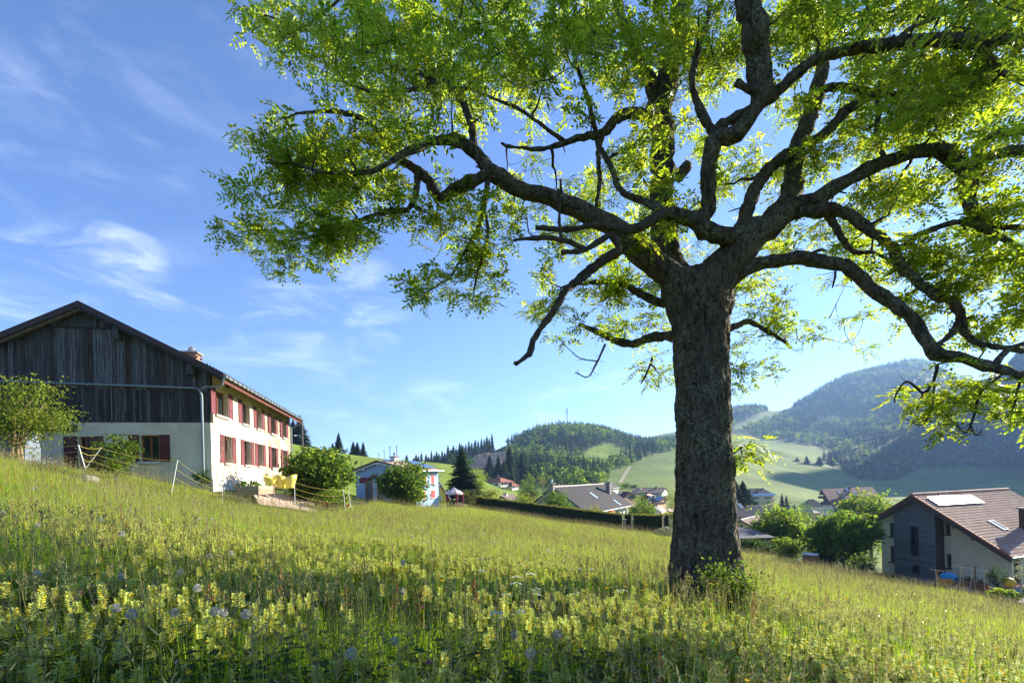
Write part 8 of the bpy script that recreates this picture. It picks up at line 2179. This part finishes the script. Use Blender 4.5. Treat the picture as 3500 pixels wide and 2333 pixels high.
# orange rock cutting
def rock():
    tl = [(1598, 1601), (1606, 1574), (1625, 1556), (1650, 1549), (1690, 1545), (1728, 1541)]; bl = [(1602, 1604), (1612, 1601), (1632, 1600), (1655, 1597), (1692, 1594), (1728, 1590)]
    n, m = 46, 16; V = []
    for i in range(n):
        t = i / (n - 1) * (len(tl) - 1); k = min(int(t), len(tl) - 2); f = t - k
        a = P(tl[k][0] + (tl[k + 1][0] - tl[k][0]) * f, tl[k][1] + (tl[k + 1][1] - tl[k][1]) * f, 362); b = P(bl[k][0] + (bl[k + 1][0] - bl[k][0]) * f, bl[k][1] + (bl[k + 1][1] - bl[k][1]) * f, 346)
        for j in range(m):
            s = j / (m - 1); p = a.lerp(b, s); d = mnoise.noise(p * .22) * 1.6 + mnoise.noise(p * .6) * .8
            V.append((p.x, p.y - d * (1 if 0 < j < m - 1 else 0), p.z))
    N0 = len(V); V += [(x, y + 14, z - 3) for x, y, z in V]
    F_ = [(i * m + j, (i + 1) * m + j, (i + 1) * m + j + 1, i * m + j + 1) for i in range(n - 1) for j in range(m - 1)]
    F_ += [(N0 + i * m, N0 + (i + 1) * m, (i + 1) * m, i * m) for i in range(n - 1)]
    link('rock_face', arr_mesh('rock_face', np.array(V), np.array(F_), mat('orange_limestone', (.80, .47, .27), (.52, .28, .16), .35, .95, 1.0, 1.2, c3=(.58, .40, .28), scale3=.2, bdist=.6)))['kind'] = 'structure'
rock()
# ---------------------------------------------------------------- garden pavilion by the hedge
def pavilion():
    p = P(1552, 1716, 63); z = h1(p.x, p.y); Rr = 183 * .171 * 63 / FPX
    o = empty('garden_pavilion', (p.x, p.y, z), R(8), 'round grey canvas pavilion with dark red curtains', 'pavilion')
    he = P(1552, 1684.5, 63).z - z; ha = P(1552, 1669, 63).z - z
    cm = mat('grey_canvas', (.50, .47, .47), (.45, .42, .42), 3, .8); cu = mat('wine_curtain', (.20, .03, .07), rough=.8)
    n = 10
    for k in range(n):
        a0, a1 = 2 * math.pi * k / n, 2 * math.pi * (k + 1) / n; mb = MB(); pr_ = None
        for r, zz in ((1, 0), (.78, .38), (.5, .72), (.22, .92)):
            q = [(Rr * r * math.cos(a), Rr * r * math.sin(a), he + (ha - he) * zz - (.05 if a == (a0 + a1) / 2 else 0)) for a in (a0, (a0 + a1) / 2, a1)]
            if pr_: mb.poly([pr_[0], pr_[1], q[1], q[0]]); mb.poly([pr_[1], pr_[2], q[2], q[1]])
            pr_ = q
        v = [(Rr * math.cos(a), Rr * math.sin(a), he) for a in (a0, a1)]; mb.poly([v[1], v[0], (v[0][0], v[0][1], he - .2), (v[1][0], v[1][1], he - .2)])
        mb.build('canopy_panel', cm, o)
        if k % 2 == 0:
            x, y = Rr * .94 * math.cos(a0), Rr * .94 * math.sin(a0)
            MB().tube([(x, y, -.2), (x, y, he)], .04, 6).build('post', M['greypaint'], o)
            MB().tube([(x, y, he - .1), (x * .96, y * .96, he * .6), (x, y, he * .45), (x * .93, y * .93, .1)], [.22, .15, .09, .16], 8).build('curtain', cu, o)
    MB().lathe([(Rr * .32, .9 * (ha - he) + he + .03), (Rr * .2, ha + .06), (.02, ha + .16)], 10).build('vent_cap', cm, o)
    for lab, u, Y in (('dark garden chair at the left under the pavilion', 1534, 62.4), ('dark garden chair in the middle under the pavilion', 1549, 62), ('grey garden chair at the right under the pavilion', 1574, 62.6)):
        q = P(u, 1712, Y); c = empty('garden_chair', (q.x, Y, h1(q.x, Y)), R(20 * (u - 1550) / 10), lab, 'chair', 'chairs under the garden pavilion'); m = M['greypaint']
        MB().box(-.24, .24, -.24, .24, .42, .46).build('seat', m, c); MB().box(-.24, .24, .22, .26, .47, 1.05).build('backrest', m, c)
        for x in (-.21, .21):
            for y in (-.21, .21): MB().box(x - .02, x + .02, y - .02, y + .02, -.2, .419).build('leg', m, c)
    q = P(1562, 1712, 63.4); c = empty('garden_table', (q.x, q.y, h1(q.x, q.y)), 0, 'light garden table under the pavilion', 'table')
    MB().box(-.8, .8, -.45, .45, .70, .74).build('tabletop', M['stone'], c)
    for x in (-.7, .7):
        for y in (-.38, .38): MB().box(x - .03, x + .03, y - .03, y + .03, -.2, .699).build('leg', M['stone'], c)
pavilion()
# ---------------------------------------------------------------- small things at the right
def e8(x, y): return 3180 + .238 * x, 1880 + .238 * y
def bean_trellis(label, ends, tops_, bar, Y):
    u, v = e8(*ends[0]); b = P(u, v, Y); o = empty('bean_trellis', b, 0, label, 'trellis', 'cane frames in the kitchen garden')
    for e, t, dy in zip(ends, tops_, [(-.35, .35)[k % 2] for k in range(len(ends))]):
        a = P(*e8(*e), Y + dy) - b; c = P(*e8(*t), Y) - b
        MB().tube([a + (a - c) * .1, c], .022, 6).build('cane', pm2, o)
    MB().tube([P(*e8(*bar[0]), Y) - b, P(*e8(*bar[1]), Y) - b], .022, 6).build('cross_cane', pm2, o)
pm2 = mat('pale_cane', (.55, .40, .26), (.46, .33, .20), 9, .7)
bean_trellis('long cane frame of three forked legs before the cream house', [(420, 560), (485, 545), (575, 580), (645, 575), (785, 600), (850, 590)], [(440, 190), (432, 195), (604, 215), (598, 220), (760, 238), (755, 243)], [(315, 220), (838, 298)], 32)
bean_trellis('short cane frame at the foot of the grey tower', [(103, 500), (108, 500)], [(72, 282), (103, 286)], [(0, 272), (195, 300)], 33)
b = P(*e8(644, 520), 33.5); o = empty('pergola_post', b, 0, 'dark post with a bent top rail behind the cane frame', 'post')
MB().tube([(0, 0, -.3), P(*e8(640, 232), 33.5) - b], .045, 8).build('post', M['oldwood'], o)
MB().tube([P(*e8(q, w), 33.5) - b for q, w in ((358, 218), (400, 208), (450, 205), (560, 215), (688, 236))], .03, 6).build('top_rail', M['oldwood'], o)
def at8(x, y, Y): 
    p = P(*e8(x, y), Y); return p
def simple(name, label, cat, x, y, Y, builder, group=None):
    p = at8(x, y, Y); o = empty(name, (p.x, p.y, p.z), R(-20), label, cat, group); builder(o); return o
tc_ = mat('terracotta', (.30, .12, .07), (.24, .09, .05), 4, .8); bl = mat('blue_plastic', (.02, .22, .42), rough=.4); orp = mat('orange_plastic', (.62, .24, .03), rough=.4); rdp = mat('red_plastic', (.45, .03, .04), rough=.4)
def pot(r, h, m):
    def f(o):
        MB().lathe([(0, 0), (r * .72, 0), (r, h * .85), (r * 1.08, h * .85), (r * 1.08, h), (r * .95, h), (r * .9, h * .8), (0, h * .8)], 16).build('pot', m, o, False)
        q = np.random.default_rng(int(r * 1000)); V_, F_ = leaf_quads(q.normal(size=(60, 3)) * [r * .5, r * .5, .12] + [0, 0, h + .16], .13, q); link('plant', arr_mesh('plant', V_, F_, LM['deep']), o)
    return f
for lab, x, y, r, h in (('wide brown flowerpot left of the pergola post', 400, 505, .42, .34), ('brown flowerpot between the cane legs', 500, 508, .36, .34), ('terracotta pot right of the pergola post', 625, 530, .32, .38), ('large terracotta bowl beside the dark bushy shrub', 735, 545, .42, .38)):
    simple('flowerpot', lab, 'flowerpot', x, y, 34.2, pot(r, h, tc_), 'flowerpots along the cream wall')
simple('flowerpot', 'dark blue flowerpot among the brown ones', 'flowerpot', 550, 515, 34.3, pot(.24, .36, bl), 'flowerpots along the cream wall')
def sandbox(o):
    MB().lathe([(0, .62), (.3, .58), (.48, .42), (.54, .2), (.5, .05)], 20).build('lid', bl, o, True)
    MB().box(-.5, .9, -.45, .5, -.1, .05).build('tray', M['whitepaint'], o)
simple('sandbox', 'blue domed toy shell on a white tray by the tower', 'toy', 262, 432, 34.8, sandbox)
def crate(o):
    for z in (0, .14, .28):
        for bx in ((-.4, .4, -.3, -.27), (-.4, .4, .27, .3), (-.4, -.37, -.269, .269), (.37, .4, -.269, .269)): MB().box(*bx, z, z + .11).build('slat', orp, o)
    MB().box(-.36, .36, -.26, .26, -.1, .02).build('bottom', orp, o)
simple('crate', 'orange-brown slatted crate at the tower corner', 'crate', 190, 470, 34.6, crate)
def mixer(o):
    MB().lathe([(0, .02), (.2, .05), (.34, .25), (.36, .42), (.24, .66), (0, .72)], 18, (-.1, 0, .12)).build('drum', mat('yellow_enamel', (.72, .40, .03), rough=.35), o, True)
    MB().bar((-.45, -.2, .1), (.6, -.2, .3), .05).bar((-.45, .2, .1), (.6, .2, .3), .05).build('frame', rdp, o)
    for x, y in ((-.4, -.28), (-.4, .28), (.5, -.28), (.5, .28)): MB().tube([(x, y - .03, .05), (x, y + .03, .05)], .13, 14).build('wheel', M['black'], o)
simple('barrow', 'yellow drum on a little red wheeled frame by the house door', 'toy', 1160, 560, 32.6, mixer)
def bucket(m, r=.16, h=.3):
    return lambda o: MB().lathe([(0, 0), (r * .75, 0), (r, h), (r * .93, h), (r * .7, .03), (0, .03)], 16).build('shell', m, o)
simple('bucket', 'blue bucket on the gravel by the house door', 'bucket', 1280, 590, 32.2, bucket(bl, .17, .3))
simple('bucket', 'white tub tipped beside the blue bucket', 'bucket', 1305, 568, 32.8, bucket(M['whitepaint'], .2, .34))
simple('bucket', 'red bucket among the cane legs', 'bucket', 808, 592, 32.6, bucket(rdp, .2, .34))
gm_ = mat('grey_gravel', (.20, .19, .19), (.14, .13, .135), 20, .95, .6)
gp = [P(3095, 1958, 40), P(3200, 1985, 36.5), P(3420, 2030, 31.8), P(3560, 2062, 29.8), P(3620, 2010, 33), P(3440, 2000, 36), P(3190, 1960, 41)]
zz = float(np.mean([h1(p.x, p.y) for p in gp]))
mb = MB()
mb.poly([(p.x, p.y, h1(p.x, p.y) + .07) for p in gp]); mb.build('gravel_path', gm_)['kind'] = 'structure'
pe = leafy('shrub', 'bright lime peony clump with a few pink flowers', 'shrub', 3432, 2014, 29.6, 100, 'lime', n=700, low=0, lobes=6, size=.17, seed=4, stems=2, squash=.4, base_v=2052)
for k, (x, y) in enumerate(((918, 577), (1015, 633), (1140, 610), (1220, 620))):
    p = P(*e8(x, y), 29.3); V_, F_, m_ = [], [], []
    petals(V_, F_, m_, np.array([0, 0, 0.]), 7, .07, .035, .8, 0, np.random.default_rng(k)); petals(V_, F_, m_, np.array([0, 0, 0.]), 5, .05, .03, 1.6, 0, np.random.default_rng(k + 9))
    q = link('blossom', arr_mesh('blossom', np.array(V_), np.array(F_), mat('pink_petal', (.72, .28, .38)) if k == 0 else bpy.data.materials['pink_petal']), pe); q.location = p - pe.location
# brick ring composter
p = P(2770, 1918, 41); z = h1(p.x, p.y)
o = empty('brick_ring', (p.x, p.y, z), 0, 'round red brick well ring with pale lid at the meadow edge', 'well'); top = P(2770, 1893, 41).z - z; Rr = 22.5 * 41 / FPX
bk = MB().box(-.11, .11, -.05, .05, 0, .075).mesh('brick', M['brick']); rows = max(4, int(top / .085)); nb = int(2 * math.pi * Rr / .235)
MB().tube([(0, 0, -.3), (0, 0, top)], Rr - .03, 28).build('mortar_core', M['mortar'], o)
for r in range(rows):
    for k in range(nb):
        a = 2 * math.pi * (k + .5 * (r % 2)) / nb
        if math.sin(a) > .35: continue
        b = link('brick', bk, o); b.location = (Rr * math.cos(a), Rr * math.sin(a), r * top / rows); b.rotation_euler = (0, 0, a + math.pi / 2)
MB().lathe([(0, top + .09), (Rr + .06, top + .05), (Rr + .08, top + .005), (0, top + .004)], 28).build('lid', M['stone'], o)
# red flag near the solar house
p, q = P(2237, 1728, 96), P(2237, 1714, 96); o = empty('flagpole', p, 0, 'thin pole with small red flag beyond the hedge', 'flag')
MB().tube([(0, 0, -1.5), q - p], .04, 6).build('pole', M['whitepaint'], o)
MB().hexa([(-.05, 0, .3), (-.45, .1, .2), (-.45, .13, .2), (-.05, .03, .3), (-.05, 0, .85), (-.45, .1, .75), (-.45, .13, .75), (-.05, .03, .85)]).build('flag', rdp, o)
# worn tracks on the hay field
def track(name, pts, w):
    c = [hit(u, v, 200) for u, v in pts]; c = [q for q in c if q is not None]; pp = []
    for a, b in zip(c, c[1:]):
        for k in range(8): pp.append(a.lerp(b, k / 8))
    V_ = []; 
    for i, q in enumerate(pp):
        d = (pp[min(i + 1, len(pp) - 1)] - pp[max(i - 1, 0)]); s = Vector((-d.y, d.x, 0)).normalized() * w / 2
        for e in (q - s, q + s): V_.append((e.x, e.y, h1(e.x, e.y) + .25))
    F_ = [(2 * i, 2 * i + 1, 2 * i + 3, 2 * i + 2) for i in range(len(pp) - 1)]
    link(name, arr_mesh(name, np.array(V_), np.array(F_), mat(name + '_earth', (.26, .25, .13), (.30, .28, .16), .5, .95)))['kind'] = 'structure'
track('field_track', [(2118, 1650), (2130, 1630), (2142, 1610), (2155, 1592)], 3.0)
track('field_path', [(2840, 1631), (2880, 1640), (2915, 1648)], 4.0)
